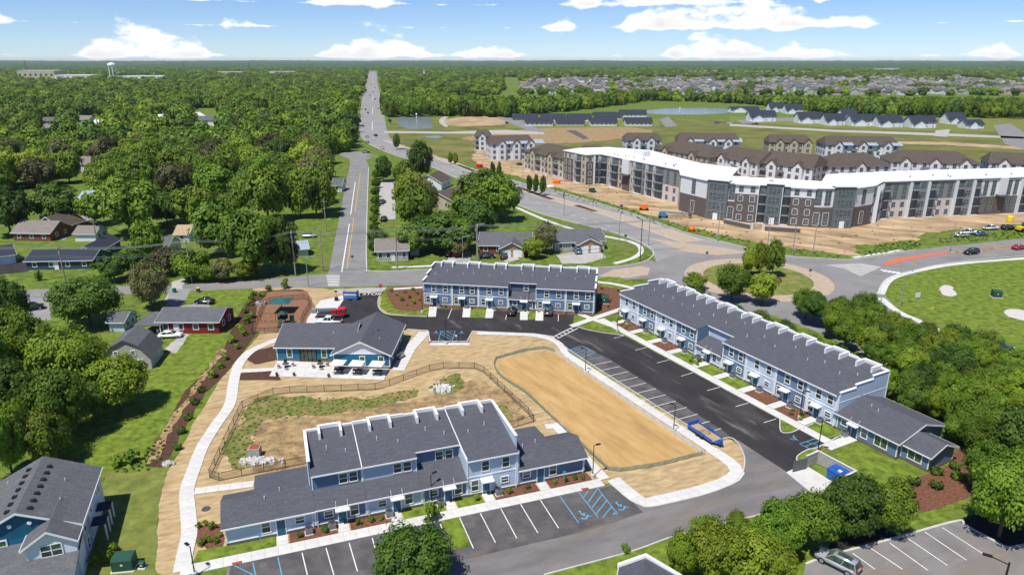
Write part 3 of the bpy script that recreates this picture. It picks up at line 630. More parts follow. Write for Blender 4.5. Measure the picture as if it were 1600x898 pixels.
def stop_word(px, py, rz):
    cu = bpy.data.curves.new('t', 'FONT'); cu.body = 'STOP'; cu.size = 1.9; cu.align_x = 'CENTER'
    t = bpy.data.objects.new('t', cu); COL.objects.link(t); dg = bpy.context.evaluated_depsgraph_get()
    me = bpy.data.meshes.new_from_object(t.evaluated_get(dg)); bpy.data.objects.remove(t); me.materials.append(MATS['paint_white'])
    q = P(px, py); o = O('stop_lettering', me, None, (q.x, q.y, .06), rz); o.scale = (1, 1.3, 1); return tag(o, kind='structure')
stop_word(580, 461, R(-3))
for x, y in ((897,775),(911,776)): pass
for quad in ([(907,764),(918,762),(922,765.5),(911,767.5)], [(362,880),(378,876.5),(379,880),(364,884)], [(1277,701),(1286,698),(1287,701),(1279,704)]):
    area('tactile_plate', quad, 'rust_red', .135)
# ------------------------------------------------------------------ building kit
ORD = ['first','second','third','fourth','fifth','sixth','seventh','eighth','ninth','tenth','eleventh','twelfth','thirteenth','fourteenth','fifteenth','sixteenth','seventeenth','eighteenth','nineteenth','twentieth']
def win_frame(w, h, t=.13, rail=True, mull=0):
    b = MB(); W2 = w/2
    b.box(-W2-t,-.07,-t,-W2,.02,h+t).box(W2,-.07,-t,W2+t,.02,h+t).box(-W2,-.07,h,W2,.02,h+t).box(-W2,-.07,-t,W2,.02,0)
    if rail: b.box(-W2,-.045,h/2-.04,W2,.02,h/2+.04)
    for k in range(mull):
        x = -W2+w*(k+1)/(mull+1); b.box(x-.05,-.055,0,x+.05,.02,h)
    return b.mesh('window', 'trim_white')
def window(parent, x, y, z, w=.95, h=1.45, rz=0, t=.13, rail=True, mull=0, frame=None, glass=None, sub=True):
    me = cached(('win', w, h, t, rail, mull, frame), lambda: win_frame(w, h, t, rail, mull))
    if frame and me.materials[0] != MATS[frame]: me.materials[0] = MATS[frame]
    o = O('window', me, parent, (x, y, z), rz)
    if rail:
        g1 = cached(('pane', w, h), lambda: MB().box(-w/2,-.02,0,w/2,.01,h/2-.04).mesh('pane', 'glass'))
        g2 = cached(('pane2', w, h), lambda: MB().box(-w/2,-.02,0,w/2,.01,h/2-.04).mesh('pane', 'glass_tree_reflection'))
        O('pane', g1, o, (0, 0, 0)); O('pane', g2 if rnd.random() < .7 else g1, o, (0, 0, h/2+.04))
    else:
        g1 = cached(('panef', w, h, glass), lambda: MB().box(-w/2,-.02,0,w/2,.01,h).mesh('pane', glass or 'glass')); O('pane', g1, o)
    return o
def door(parent, x, y, z, w=.95, h=2.1, rz=0, m='door_teal'):
    def mk():
        b = MB(); b.box(-w/2,-.05,0,w/2,.01,h)
        for q in (-.09,): b.box(-w/2+q,-.07,0,-w/2,.01,h+.09,1).box(w/2,-.07,0,w/2-q,.01,h+.09,1).box(-w/2,-.07,h,w/2,.01,h+.09,1)
        return b.mesh('door', [m, 'trim_white'])
    o = O('door', cached(('door', w, h, m), mk), parent, (x, y, z), rz)
    O('handle', cached('hdl', lambda: MB().box(-.02,-.1,-.06,.02,-.05,.06).mesh('handle', 'metal_dark')), o, (w*.36, 0, 1.0))
    return o
def canopy(parent, x, y, z):
    def mk():
        b = MB(); b.prx([(-1.05,0),(-1.05,.16),(0,.24),(0,.08)], -.85, .85); return b.mesh('door_canopy', 'trim_white')
    o = O('door_canopy', cached('canopy', mk), parent, (x, y, z))
    for s in (-.7, .7): O('tie_rod', cached('rod', lambda: MB().tube((0,-.9,.15),(0,-.02,1.0),.02).mesh('tie_rod','trim_white')), o, (s, 0, 0))
    return o
def vent(parent, x, y, z, h=.5):
    O('vent_pipe', cached(('vent', h), lambda: MB().lathe([(.16,-.25),(.07,.02),(.065,h),(.05,h)], 8).mesh('vent_pipe', 'vent_pipe')), parent, (x, y, z))
def spout(parent, x, y, z):
    O('downspout', cached(('spout', z), lambda: MB().box(-.05,-.12,.1,.05,-.02,z).mesh('downspout', 'trim_white')), parent, (x, y, 0))
def make_ac():
    b = MB(); n = 12
    for i in range(n):
        t = -.38+.76*i/(n-1)
        b.box(t-.018,-.42,.06,t+.018,-.39,.8).box(t-.018,.39,.06,t+.018,.42,.8).box(-.42,t-.018,.06,-.39,t+.018,.8).box(.39,t-.018,.06,.42,t+.018,.8)
    b.box(-.37,-.37,.05,.37,.37,.8)
    r = thing('air_conditioner', 'x', 'air conditioner', group='air conditioners beside the townhouse doors')
    MB().box(-.5,-.5,-.08,.5,.5,.05).obj('pad', 'concrete', r); b.obj('casing', 'metal_grey', r)
    MB().lathe([(.42,.8),(.43,.86),(.36,.88),(.34,.84)], 16).obj('fan_ring', 'metal_dark', r)
    f = MB()
    for i in range(5):
        a = 2*math.pi*i/5; f.add([(0,0,.85),(.3*math.cos(a),.3*math.sin(a),.84),(.3*math.cos(a+.6),.3*math.sin(a+.6),.87)], [(0,1,2)])
    f.obj('fan', 'metal_black', r); return r
AC0 = make_ac(); AC_USED = []
def ac(parent_mat, x, y, label):
    q = parent_mat @ Vector((x, y, .1)); o = AC0 if not AC_USED else copy_tree(AC0); AC_USED.append(1)
    o.location = q; o.rotation_euler = (0, 0, parent_mat.to_euler().z); o['label'] = label; return o
def gable(parent, x0, x1, y0, y1, e, r, wall, roof, axis='x', ov=.4, t=.16, base=0, found=True, fascia=True, yr=None, name='roof', endtrim=True):
    """pitched block: walls up to the gable, roof slab in one piece with its overhang"""
    if axis == 'y': a0, a1, b0, b1 = y0, y1, x0, x1
    else: a0, a1, b0, b1 = x0, x1, y0, y1
    m = yr if yr is not None else (b0+b1)/2; s0 = (r-e)/(m-b0); s1 = (r-e)/(b1-m)
    wp = [(b0,base),(b0,e-.02),(m,r-.02),(b1,e-.02),(b1,base)]
    rp = [(b0-ov,e-s0*ov),(b0-ov,e-s0*ov+t),(m,r+t),(b1+ov,e-s1*ov+t),(b1+ov,e-s1*ov),(m,r)]
    w, q, tr = MB(), MB(), MB()
    f = (lambda b, p, u, v: b.prx(p, u, v)) if axis == 'x' else (lambda b, p, u, v: b.pry(p, u, v))
    f(w, wp, a0, a1); f(q, rp, a0-ov, a1+ov)
    wo = w.obj('wall', wall, parent); ro = q.obj(name, roof, parent)
    if fascia:
        for yy, ss, sg in ((b0-ov, s0, -1), (b1+ov, s1, 1)):
            lo, hi = e-ss*ov-.03, e-ss*ov+t-.01
            if axis == 'x': tr.box(a0-ov, min(yy, yy+sg*.06), lo, a1+ov, max(yy, yy+sg*.06), hi)
            else: tr.box(min(yy, yy+sg*.06), a0-ov, lo, max(yy, yy+sg*.06), a1+ov, hi)
        if endtrim:
            for aa in (a0-ov-.05, a1+ov):
                f(tr, [(b0-ov,e-s0*ov-.12),(b0-ov,e-s0*ov+t-.03),(m,r+t-.03),(b1+ov,e-s1*ov+t-.03),(b1+ov,e-s1*ov-.12),(m,r-.12)], aa, aa+.05)
        tr.obj('fascia', 'trim_white', parent)
    if found:
        g = MB().box(x0-.03, y0-.03, base-.02, x1+.03, y1+.03, base+.42); g.obj('foundation', 'foundation', parent)
    return wo, ro
def corner(parent, pts, h, z0=.42):
    for x, y in pts: O('corner_board', cached(('cb', h, z0), lambda: MB().box(-.07,-.07,z0,.07,.07,h).mesh('corner_board', 'trim_white')), parent, (x, y, 0))

# ------------------------------------------------------------------ townhouse rows
EAVE, SL, DEP = 5.55, .125, 11.4
def rz_(y): return EAVE+SL*y
def townhouse(name, label, loc, ang, units, row, parapets=('step','step'), frames=True):
    T = thing(name, label, 'townhouse row', (loc[0], loc[1], .05), ang); M = Matrix.Translation((loc[0], loc[1], .05)) @ Matrix.Rotation(ang, 4, 'Z')
    nu = len(units)
    for i, u in enumerate(units):
        x0, x1, col = u['x0'], u['x1'], u['col']; fy = u.get('fy', 0.0); sy = u.get('sy', fy); w = x1-x0; mir = u.get('mir', False)
        X = (lambda s: x1-s*w) if mir else (lambda s: x0+s*w)
        if sy > fy+.1: prof = [(fy,.0),(fy,2.75),(sy,2.75),(sy,rz_(sy)-.02),(DEP,rz_(DEP)-.02),(DEP,0)]
        else: prof = [(fy,0),(fy,rz_(fy)-.02),(DEP,rz_(DEP)-.02),(DEP,0)]
        MB().prx(prof, x0+.004, x1-.004).obj('wall', col, T)
        MB().box(x0+.002, fy-.03, -.05, x1-.002, DEP+.02, .42).obj('foundation', 'foundation', T)
        ro = MB().prx([(sy-.42,rz_(sy-.42)),(sy-.42,rz_(sy-.42)+.14),(DEP-.1,rz_(DEP-.1)+.14),(DEP-.1,rz_(DEP-.1))], x0, x1).obj('roof', 'shingle', T)
        MB().box(x0, sy-.5, rz_(sy-.42)-.06, x1, sy-.42, rz_(sy-.42)+.12).obj('gutter', 'trim_white', T)
        if sy > fy+.1:
            s = .34; MB().prx([(fy-.42,2.62),(fy-.42,2.74),(sy,2.74+s*(sy-fy+.42)),(sy,2.62)], x0+.01, x1-.01).obj('porch_roof', 'shingle', T)
            MB().box(x0+.01, fy-.5, 2.56, x1-.01, fy-.42, 2.72).obj('gutter', 'trim_white', T)
        else:
            MB().box(x0+.08, fy-.05, 2.86, x1-.08, fy+.02, 3.02).obj('band', 'trim_white', T)
        MB().box(x0+.08, fy-.06, .40, x1-.08, fy+.02, .52).obj('base_trim', 'trim_white', T)
        corner(T, [(x0+.07, fy-.01), (x1-.07, fy-.01)], rz_(fy)-.06 if sy <= fy+.1 else 2.6)
        if sy > fy+.1: corner(T, [(x0+.07, sy-.01), (x1-.07, sy-.01)], rz_(sy)-.06, 3.4)
        up = u.get('up', (.36, .76)); lo = u.get('lo', (.15, .37, .74)); zup = 3.55 if sy <= fy+.1 else 4.02
        for s in up: window(T, X(s), sy-.01, zup, .9, 1.42 if sy <= fy+.1 else 1.3)
        window(T, X(lo[0]), fy-.01, .85, .9, 1.5); door(T, X(lo[1]), fy-.01, .06, .95, 2.1); canopy(T, X(lo[1]), fy-.02, 2.3)
        window(T, X(lo[2]), fy-.01, 1.25, .95, .8); spout(T, x1-.25 if not mir else x0+.25, fy, 5.3 if sy <= fy+.1 else 2.5)
        for s, yy in ((.25, 4.8), (.62, 6.6)): vent(T, X(s), yy+rnd.uniform(-.6, .6)+sy*.3, rz_(yy+sy*.3)+.12)
        # back parapet with its raised frame
        zt = rz_(DEP)+.42
        MB().box(x0, DEP-.14, rz_(DEP)-.3, x1, DEP+.12, zt+(.12 if i % 2 else 0)).obj('parapet', 'trim_white', T)
        if frames:
            c, hw, ln = (x0+x1)/2, 1.55, 2.3; p = MB(); zz = zt+.38
            p.box(c-hw, DEP-.2, zt-.1, c+hw, DEP+.18, zz)
            for sx in (-1, 1):
                a, b = sorted((c+sx*hw, c+sx*(hw-.3))); p.prx([(DEP-ln,rz_(DEP-ln)+.1),(DEP-ln,zz),(DEP-.2,zz),(DEP-.2,rz_(DEP-.2)+.1)], a, b)
            p.obj('parapet_frame', 'trim_white', T)
        ac(M, X(u.get('ac', .55)), fy-.75, u['aclabel'] if 'aclabel' in u else 'grey air conditioner by the %s door from the left of the %s' % (ORD[i], row))
    ends = [(units[0]['x0'], -1, units[0], parapets[0]), (units[-1]['x1'], 1, units[-1], parapets[1])]
    for x, sg, u, kind in ends:
        if not kind: continue
        f = u.get('sy', u.get('fy', 0)); a, b = (x-.22, x+.02) if sg < 0 else (x-.02, x+.22)
        if kind == 'step':
            st = [(f+.1, 3.6, 6.15), (3.6, 7.6, 6.72), (7.6, DEP+.12, 7.35)]
        else: st = [(f+1.0, DEP+.12, 7.35)]
        w, c = MB(), MB()
        for y0, y1, z in st: w.box(a, y0, .3, b, y1, z-.12); c.box(a-.08, y0-.05, z-.12, b+.08, y1+.02, z)
        w.box(a, f+.0, .3, b, f+.1, EAVE-.02)
        w.obj('side_wall', u['col'], T); c.obj('parapet_cap', 'trim_white', T)
        MB().box(a-.03 if sg < 0 else b-.02, f+.1, 4.3, a+.02 if sg < 0 else b+.03, DEP, 4.46).obj('band', 'trim_white', T)
        corner(T, [((a if sg < 0 else b), DEP+.1)], 7.2)
    return T, M
# row along the back of the lot
pa, pb = P(663, 477), P(928, 491); wa = (pb-pa).length; bx_ = [0, .172, .33, .504, .664, .838, 1]
ua = [dict(x0=wa*bx_[i], x1=wa*bx_[i+1], col='siding_mid' if i % 2 == 0 else 'siding_dark', sy=2.6 if i == 3 else 0) for i in range(6)]
ua[3].update(mir=True, up=(.4,), lo=(.2,.42,.76), sy=2.4)
townhouse('townhouse_row', 'blue two-storey townhouse row at the back of the lot, six bays facing the camera', pa, ANG(pa, pb), ua, 'back townhouse row')
# long row on the right
ob, angb = Vector((24.0, 144.3, 0)), R(-61.67); bb = [0, 6.4, 12.3, 18.3, 24.3, 31.1, 36.8, 43.4, 49.9, 55.3]
ub = [dict(x0=bb[i], x1=bb[i+1], col='siding_pale' if i % 2 == 0 else 'siding_mid', ac=.62) for i in range(9)]
ub[4].update(sy=3.0, lo=(.72,.5,.25), up=(), ac=.2)
TB, MBB = townhouse('townhouse_row', 'long blue and pale townhouse row on the right with low near wing', ob, angb, ub, 'long right townhouse row')
MB().box(bb[4]-.02, .0, 2.8, bb[4]+.02, 3.0, rz_(0)).obj('wall', 'siding_mid', TB)
gable(TB, 55.5, 65.5, 0, 10.6, 2.75, 4.35, 'siding_mid', 'shingle', ov=.45, name='wing_roof')
gable(TB, 65.5, 69.6, .9, 6.6, 2.5, 3.62, 'siding_mid', 'shingle', ov=.42, name='wing_roof')
corner(TB, [(55.75,-.01),(65.5,-.01),(69.6,.9),(69.6,6.6),(65.6,.88),(65.5,10.6)], 2.5)
window(TB, 56.9, -.01, 1.25, .95, .8); door(TB, 58.7, -.01, .06); canopy(TB, 58.7, -.02, 2.25); window(TB, 60.3, -.01, .85, .9, 1.5)
window(TB, 63.0, -.01, .75, 1.9, 1.55, rail=False, mull=1, glass='glass_tree_reflection'); window(TB, 67.6, .89, .75, 1.9, 1.55, rail=False, mull=1, glass='glass_tree_reflection')
for x, y, z in ((58.2,4.0,4.0),(59.6,3.6,3.9)): vent(TB, x, y, z)
ac(MBB, 57.8, -.9, 'grey air conditioner by the door of the low wing of the long right row')
# front row
oc, angc = Vector((-33.64, 67.98, 0)), R(19.2)
uc = [dict(x0=10.2, x1=16.4, col='siding_mid', sy=2.5, mir=True, up=(.18,.38), lo=(.24,.48,.74), ac=.7),
      dict(x0=16.4, x1=23.4, col='siding_pale', sy=2.5, mir=True, up=(.18,.36), lo=(.24,.46,.72), ac=.62),
      dict(x0=23.4, x1=29.4, col='siding_mid', sy=3.6, mir=True, up=(.24,.46), lo=(.2,.42,.74), ac=.62),
      dict(x0=29.4, x1=36.4, col='siding_pale', fy=-.1, ac=.58)]
TC_, MC = townhouse('townhouse_row', 'front blue townhouse row with a low wing at each end', oc, angc, uc, 'front townhouse row', ('flat','flat'))
for i in range(4): pass
for x in (16.4, 29.4): MB().box(x-.06, 2.1 if x < 20 else -.4, 5.9, x+.06, DEP-.2, 5.93).obj('roof_flashing', 'trim_white', TC_)
for k_, x in enumerate((16.4, 29.4)):
    MB().prx([(2.1 if k_ == 0 else -.5, rz_(2.1 if k_ == 0 else -.5)+.1), (2.1 if k_ == 0 else -.5, rz_(2.1 if k_ == 0 else -.5)+.2), (DEP-.2, rz_(DEP-.2)+.2), (DEP-.2, rz_(DEP-.2)+.1)], x-.05, x+.05).obj('roof_flashing', 'trim_white', TC_)
MB().box(29.36, -.1, 2.8, 29.44, 3.6, 5.5).obj('wall', 'siding_pale', TC_)
def low_wing(T, x0, x1, xs, col, left):
    a0, a1 = (x0, xs) if left else (xs, x1); b0, b1 = (xs, x1) if left else (x0, xs)
    e, r, yr = 2.7, 4.0, 3.2
    w = MB(); w.prx([(0,0),(0,e-.02),(yr,r-.02),(6.4,e),(6.4,0)], a0, a1); w.prx([(0,0),(0,e-.02),(yr,r-.02),(8.4,3.35),(8.4,0)], b0, b1); w.obj('wall', col, T)
    q = MB(); s = (r-e)/yr; ol, orr = (.4, 0) if left else (0, .4)
    q.prx([(-.42,e-s*.42),(-.42,e-s*.42+.14),(yr,r+.14),(6.8,e-.14+.1),(6.8,e-.14-.04),(yr,r)], a0-ol, a1+orr)
    q.prx([(-.42,e-s*.42),(-.42,e-s*.42+.14),(yr,r+.14),(8.8,3.3+.14),(8.8,3.3),(yr,r)], b0+(0 if left else .0), b1); q.obj('wing_roof', 'shingle', T)
    f = MB(); f.box(x0-ol, -.5, e-s*.42-.05, x1+orr, -.42, e-s*.42+.12); f.obj('gutter', 'trim_white', T)
    MB().box(x0-.03, -.03, -.05, x1+.03, 8.42, .42).obj('foundation', 'foundation', T); MB().box(x0+.08, -.06, .40, x1-.08, .02, .52).obj('base_trim', 'trim_white', T)
    corner(T, [(x0+.07,-.01),(x1-.07,-.01)], 2.5)
low_wing(TC_, 0, 10.2, 3.4, 'siding_pale', True); low_wing(TC_, 36.4, 46.2, 42.2, 'siding_mid', False)
window(TC_, 4.5, -.01, .85, .9, 1.5); door(TC_, 6.2, -.01, .06); window(TC_, 8.4, -.01, 1.25, .95, .8); spout(TC_, 9.9, 0, 2.5)
ac(MC, 9.3, -.8, 'grey air conditioner by the door of the low left wing of the front row')
window(TC_, 37.7, -.01, 1.25, .95, .8); door(TC_, 39.7, -.01, .06); window(TC_, 41.5, -.01, .85, .9, 1.5); spout(TC_, 46, 0, 2.5)
for x, y, z in ((4.6,2.5,3.7),(6.4,3.2,4.1),(38.2,3.0,4.0),(40.2,3.4,4.1)): vent(TC_, x, y, z)
# walks, beds and lawns in front of the rows
def local_poly(M, pts, z): return [(M @ Vector((x, y, 0)))[:2]+(z,) for x, y in pts]
def lsheet(name, M, pts, m, z, thick=0): return sheet(name, [Vector(p) for p in local_poly(M, pts, 0)], z, m, thick=thick)
def lwalk(name, M, a, b, w, step=1.5): return slab_walk(name, [(M @ Vector((a[0], a[1], 0)))*1, (M @ Vector((b[0], b[1], 0)))*1], w, step)
lwalk('front_pavement', MC, (-4.8,-2.85), (47.6,-2.85), 1.75)
for x in (6.2, 13.4, 19.9, 26.9, 32.0, 39.7): lwalk('door_path', MC, (x,-.15), (x,-1.95), 1.35, .9)
for a, b, m in ((-.2,5.4,'lawn_fresh'),(7,12.6,'mulch_red'),(14.2,19.1,'mulch_red'),(20.7,26.1,'lawn_fresh'),(27.7,31.2,'lawn_fresh'),(32.8,38.9,'mulch_red'),(40.5,46.6,'mulch_red')):
    lsheet('planting_bed' if 'mulch' in m else 'grass_strip', MC, [(a,-.05),(b,-.05),(b,-1.92),(a,-1.92)], m, .085)
lsheet('tree_island', MC, [(25.0,-3.75),(27.2,-3.75),(27.2,-9.4),(25.0,-9.4)], 'lawn_fresh', .1, .08)
lwalk('row_pavement', MBB, (-1.0,-4.4), (58.0,-4.4), 1.7)
for i in range(9):
    x = ub[i]['x0']+(ub[i]['x1']-ub[i]['x0'])*(.37 if i != 4 else .5); lwalk('door_path', MBB, (x,-.15), (x,-3.5), 1.5, 1.1)
    m = 'mulch_red' if i in (0, 2, 6, 7) else 'lawn_fresh'
    nx = (ub[i+1]['x0']+(ub[i+1]['x1']-ub[i+1]['x0'])*(.37 if i+1 != 4 else .5)) if i < 8 else 58
    lsheet('planting_bed' if 'mulch' in m else 'grass_strip', MBB, [(x+.85,-.05),(nx-.85,-.05),(nx-.85,-3.5),(x+.85,-3.5)], m, .085)
lwalk('wing_path', MBB, (58.7,-.15), (58.7,-6.0), 1.7, 1.3)
MA_ = Matrix.Translation((pa.x, pa.y, .05)) @ Matrix.Rotation(ANG(pa, pb), 4, 'Z')
for a, b, m in ((0,39.5,'mulch_red'),): lsheet('planting_bed', MA_, [(a,-.05),(b,-.05),(b,-1.3),(a,-1.3)], m, .085)
for q in ((183,498,175,575),(450,490,440,582),(630,500,618,585),(893,495,890,600),(1015,505,1010,605)):
    t_, u_, v_, w_ = q; A_, B_ = P(*zG(t_, u_)), P(*zG(v_, w_)); slab_walk('stall_walk', [A_, B_], 1.75, 1.5)
for q in (((478,515),(598,515),(588,582),(468,582)), ((930,500),(982,500),(982,598),(925,595))): area('lawn_island', [zG(*p) for p in q], 'lawn_fresh', .1, thick=.07)
area('lawn_island', [zG(*p) for p in ((100,540),(160,505),(135,572),(60,568))], 'lawn_fresh', .1)

# ------------------------------------------------------------------ clubhouse
TK = thing('clubhouse', 'teal blue clubhouse with grey shingle roof and white front gable behind the patio', 'building', (-32.99, 117.43, .1), R(-1.2)); MK = Matrix.Translation((-32.99, 117.43, .1)) @ Matrix.Rotation(R(-1.2), 4, 'Z')
gable(TK, 0, 10.35, 0, 14.8, 2.95, 5.45, 'siding_teal', 'shingle', axis='y', ov=.5, name='gable_roof')
gable(TK, -11.7, 2.5, 3.1, 15.0, 2.95, 5.3, 'siding_teal', 'shingle', ov=.45, name='main_roof', endtrim=True)
MB().pry([(.1,3.0),(5.175,5.42),(10.25,3.0)], -.04, .02).obj('gable_panel', 'batten_white', TK)
MB().box(.05,-.07,2.88,10.3,.01,3.05).obj('band', 'trim_white', TK); MB().box(-.03,-.05,.4,10.4,.01,.52).obj('base_trim', 'trim_white', TK)
MB().tube((5.17,-.5,5.6),(5.17,-.5,4.9),.06).obj('gable_finial','trim_white',TK)
corner(TK, [(.0,-.01),(10.35,-.01),(-11.7,3.09),(10.35,14.8)], 2.8)
for x, y in ((5.3,-.01),(8.8,-.01),(-9.3,3.09),(-2.7,3.09)): window(TK, x, y, .8, .85, 1.6, rail=False, glass='glass_tree_reflection')
e = MB().box(-7.3,3.0,.02,-4.3,3.1,2.6).obj('entrance_glazing', 'glass', TK)
fr_ = MB()
for x in (-7.35,-6.55,-5.8,-5.05,-4.25): fr_.box(x-.05,2.95,.02,x+.05,3.02,2.7)
fr_.box(-7.4,2.95,2.6,-4.2,3.02,2.72).box(-7.4,2.95,2.05,-4.2,3.02,2.12); fr_.obj('mullions', 'metal_black', TK)
for y in (3.2, 7.5, 11.5): window(TK, 10.36, y, .8, .85, 1.5, R(90), rail=False)
vent(TK, 7.9, 3.9, 4.15); vent(TK, -1.5, 6.3, 4.3)
O('roof_vent', MB().box(-.18,-.18,-.2,.18,.18,.12).mesh('roof_vent','metal_black'), TK, (6.3,5.0,4.95)); O('roof_vent', cached('rv', lambda: MB().box(-.18,-.18,-.2,.18,.18,.12).mesh('roof_vent','metal_black')), TK, (6.9,7.2,4.7))
# ------------------------------------------------------------------ house at the lower left
bdir = ANG((-46.9,62.9), (-51.7,75.9))-R(90)
TS = thing('gabled_house', 'grey-roofed two-storey house with teal gable at the lower left corner', 'house', (-47.3, 63.2, 0), bdir)
gable(TS, -11.4, -.35, 2.4, 13.6, 5.45, 8.15, 'siding_pale', 'shingle_grey', axis='y', ov=.4, yr=-5.9, name='main_roof')
MB().pry([(-11.3,5.4),(-5.9,8.1),(-.4,5.4),(-.4,4.8),(-11.3,4.8)], 2.33, 2.38).obj('gable_panel', 'batten_teal', TS)
MB().box(-11.4,2.3,.3,-5,2.37,4.85).obj('teal_front', 'siding_teal', TS)
gable(TS, -5.1, -.35, -.2, 6.0, 5.2, 6.75, 'siding_white', 'shingle_grey', axis='y', ov=.35, name='front_roof', found=False)
MB().pry([(-5.0,5.15),(-2.72,6.7),(-.45,5.15)], -.25, -.18).obj('gable_panel', 'batten_white', TS)
MB().prx([(-4.2,2.35),(-4.2,2.5),(2.4,4.3),(2.4,4.15)], -12, -.2).obj('porch_roof', 'shingle_grey', TS)
MB().prx([(-3.8,0),(-3.8,2.4),(-.3,3.3),(-.3,0)], -11.6, -.6).obj('porch_wall', 'siding_pale', TS)
window(TS, -2.7, -.22, 3.6, 1.9, 1.35, rail=True, mull=1); window(TS, -8.4, 2.28, 3.6, 1.9, 1.35, rail=True, mull=1)
for x in (-6.8,-4.9): O('gable_lamp', cached('gl', lambda: MB().lathe([(.22,-.1),(.25,0),(.2,.06)],10).mesh('gable_lamp','trim_white')), TS, (x,2.25,6.6)).rotation_euler = (R(90),0,0)
for i in range(7):
    t = 3.2+i*1.45
    for sx, c in ((1.0, 0), (-1.1, 0)):
        O('roof_vent', cached('rv2', lambda: MB().pry([(-.3,0),(-.22,.16),(.22,.16),(.3,0)],-.25,.25).mesh('roof_vent','metal_black')), TS, (-5.9+sx*1.0, t, 7.83))
for x, y, z in ((-2.6,5.6,6.7),(-2.9,9.6,6.85),(-9.6,6.4,6.4),(-9.2,11.5,6.6)): vent(TS, x, y, z, .4)
for y, z, w, h in ((3.6,3.4,.9,1.4),(7.0,3.6,.7,1.0),(11.6,3.4,.9,1.4),(3.8,.9,.9,1.4),(5.9,1.1,.6,.9),(10.4,3.8,.5,.8)): window(TS, -.33, y, z, w, h, R(90))
for y, m in ((6.6,'shingle_navy'),(9.6,'shingle_navy')):
    MB().box(-.3,y-.9,2.4,1.2,y+.9,2.55).obj('side_canopy', m, TS); MB().box(1.05,y-.9,.2,1.2,y-.75,2.4).box(1.05,y+.75,.2,1.2,y+.9,2.4).obj('post', 'trim_white', TS)
# ------------------------------------------------------------------ low building at the bottom edge
ql, qr = P(967, 883, 3.0), P(1064, 901, 3.0); wq = (qr-ql).length
TQ = thing('garden_building', 'dark gabled building with white eaves at the bottom edge of the picture', 'building', (ql.x, ql.y, 0), ANG(ql, qr))
gable(TQ, .5, wq-.5, -7, -.5, 3.0, 4.5, 'siding_navy', 'shingle', axis='y', ov=.5, name='roof', yr=wq*.42)
MB().pry([(-.15,2.75),(-.15,3.05),(wq*.42,4.95),(wq+.15,3.05),(wq+.15,2.75),(wq*.42,4.6)], -.1, .35).obj('parapet', 'trim_white', TQ)
# ------------------------------------------------------------------ refuse enclosure
TE = thing('refuse_enclosure', 'grey block refuse enclosure with open metal gate beside the drive', 'enclosure', (41.2, 84.5, .1), R(-59))
MB().box(0,-.1,0,.2,2.6,1.9).box(0,2.4,0,6.0,2.6,1.9).box(5.8,-.1,0,6.0,2.4,1.9).obj('wall', 'block_wall', TE)
MB().box(-.03,-.12,1.9,.23,2.63,1.97).box(.2,2.37,1.9,6.03,2.63,1.97).box(5.77,-.12,1.9,6.03,2.4,1.97).obj('coping', 'concrete', TE)
for x, a in ((.3, R(-100)), (5.7, R(-75))):
    g_ = MB(); g_.box(0,-.03,.15,2.4,.03,1.75)
    for k in range(9): g_.box(.1+k*.27,-.06,.15,.18+k*.27,.06,1.75)
    g_.obj('gate', 'door_grey', TE, (x,-.1,0), a)
TD = thing('skip_container', 'blue skip container standing inside the block enclosure', 'dumpster', (44.5, 81.6, .1), R(-59))
MB().pry([(-1.0,.1),(-1.1,1.35),(1.1,1.45),(1.0,.1)], -1.0, .9).obj('body', 'tarp_blue', TD)
MB().box(-1.15,-1.05,1.4,1.15,-.05,1.5).box(-1.15,0,1.42,1.15,.95,1.55).obj('lid', 'trailer_blue', TD); MB().box(.2,-.6,1.55,.7,-.2,1.75).obj('rubbish_bag', 'canvas', TD)
bo_ = P(1251, 731); tag(MB().lathe([(.1,0),(.1,1.05),(.06,1.12)], 10).obj('bollard', 'plastic_yellow', None, (bo_.x, bo_.y, .05)), 'yellow bollard at the corner of the refuse enclosure', 'bollard')
for k_, (x, y, l) in enumerate(((689,476,'yellow bollard by the first door of the back townhouse row'), (777,478,'yellow bollard by the third door of the back townhouse row'))):
    b_ = P(x, y); tag(MB().lathe([(.1,0),(.1,1.05),(.06,1.12)], 10).obj('bollard', 'plastic_yellow', None, (b_.x, b_.y, .05)), l, 'bollard')
# ------------------------------------------------------------------ large flat-roofed apartment block under construction
FP = [Vector((x, y, 0)) for x, y in ((24.8,332.7),(33.8,316.4),(40.9,319.0),(65.9,271.3),(63.6,259.5),(70.2,246.2),(76.4,242.0),(104.7,231.0),(115.4,231.0),(124.5,236.2),(131.3,244.5),(191.6,255.4),(262,268))]
BK = [Vector((p.x, p.y, 0)) for p in [P(x, y, 13.65) for x, y in ((1700,258),(1600,262),(1400,267.5),(1293,272.5),(1286,283.5),(1142,275),(1153,262.5),(1092,255),(1015,235),(950,230),(905,231.5))]]
TM = thing('apartment_block', 'four-storey apartment block with flat white roof, brick and dark glass, under construction', 'apartment block', (70, 260, 0)); O_ = Vector((70, 260, 0)); HT = 13.3; FL = HT/4
rel = lambda l: [p-O_ for p in l]
MB().prz(rel(FP+BK), 0, HT-.02).obj('wall', 'panel_grey', TM)
def grow(l, d):
    n = len(l); out = []
    for i in range(n):
        a, b, c = l[i-1], l[i], l[(i+1) % n]; t = ((b-a).normalized()+(c-b).normalized()).normalized(); out.append(b+Vector((t.y, -t.x, 0))*d)
    return out
MB().prz(rel(grow(FP+BK, .55)), HT, HT+.35).obj('roof', 'roof_white', TM)
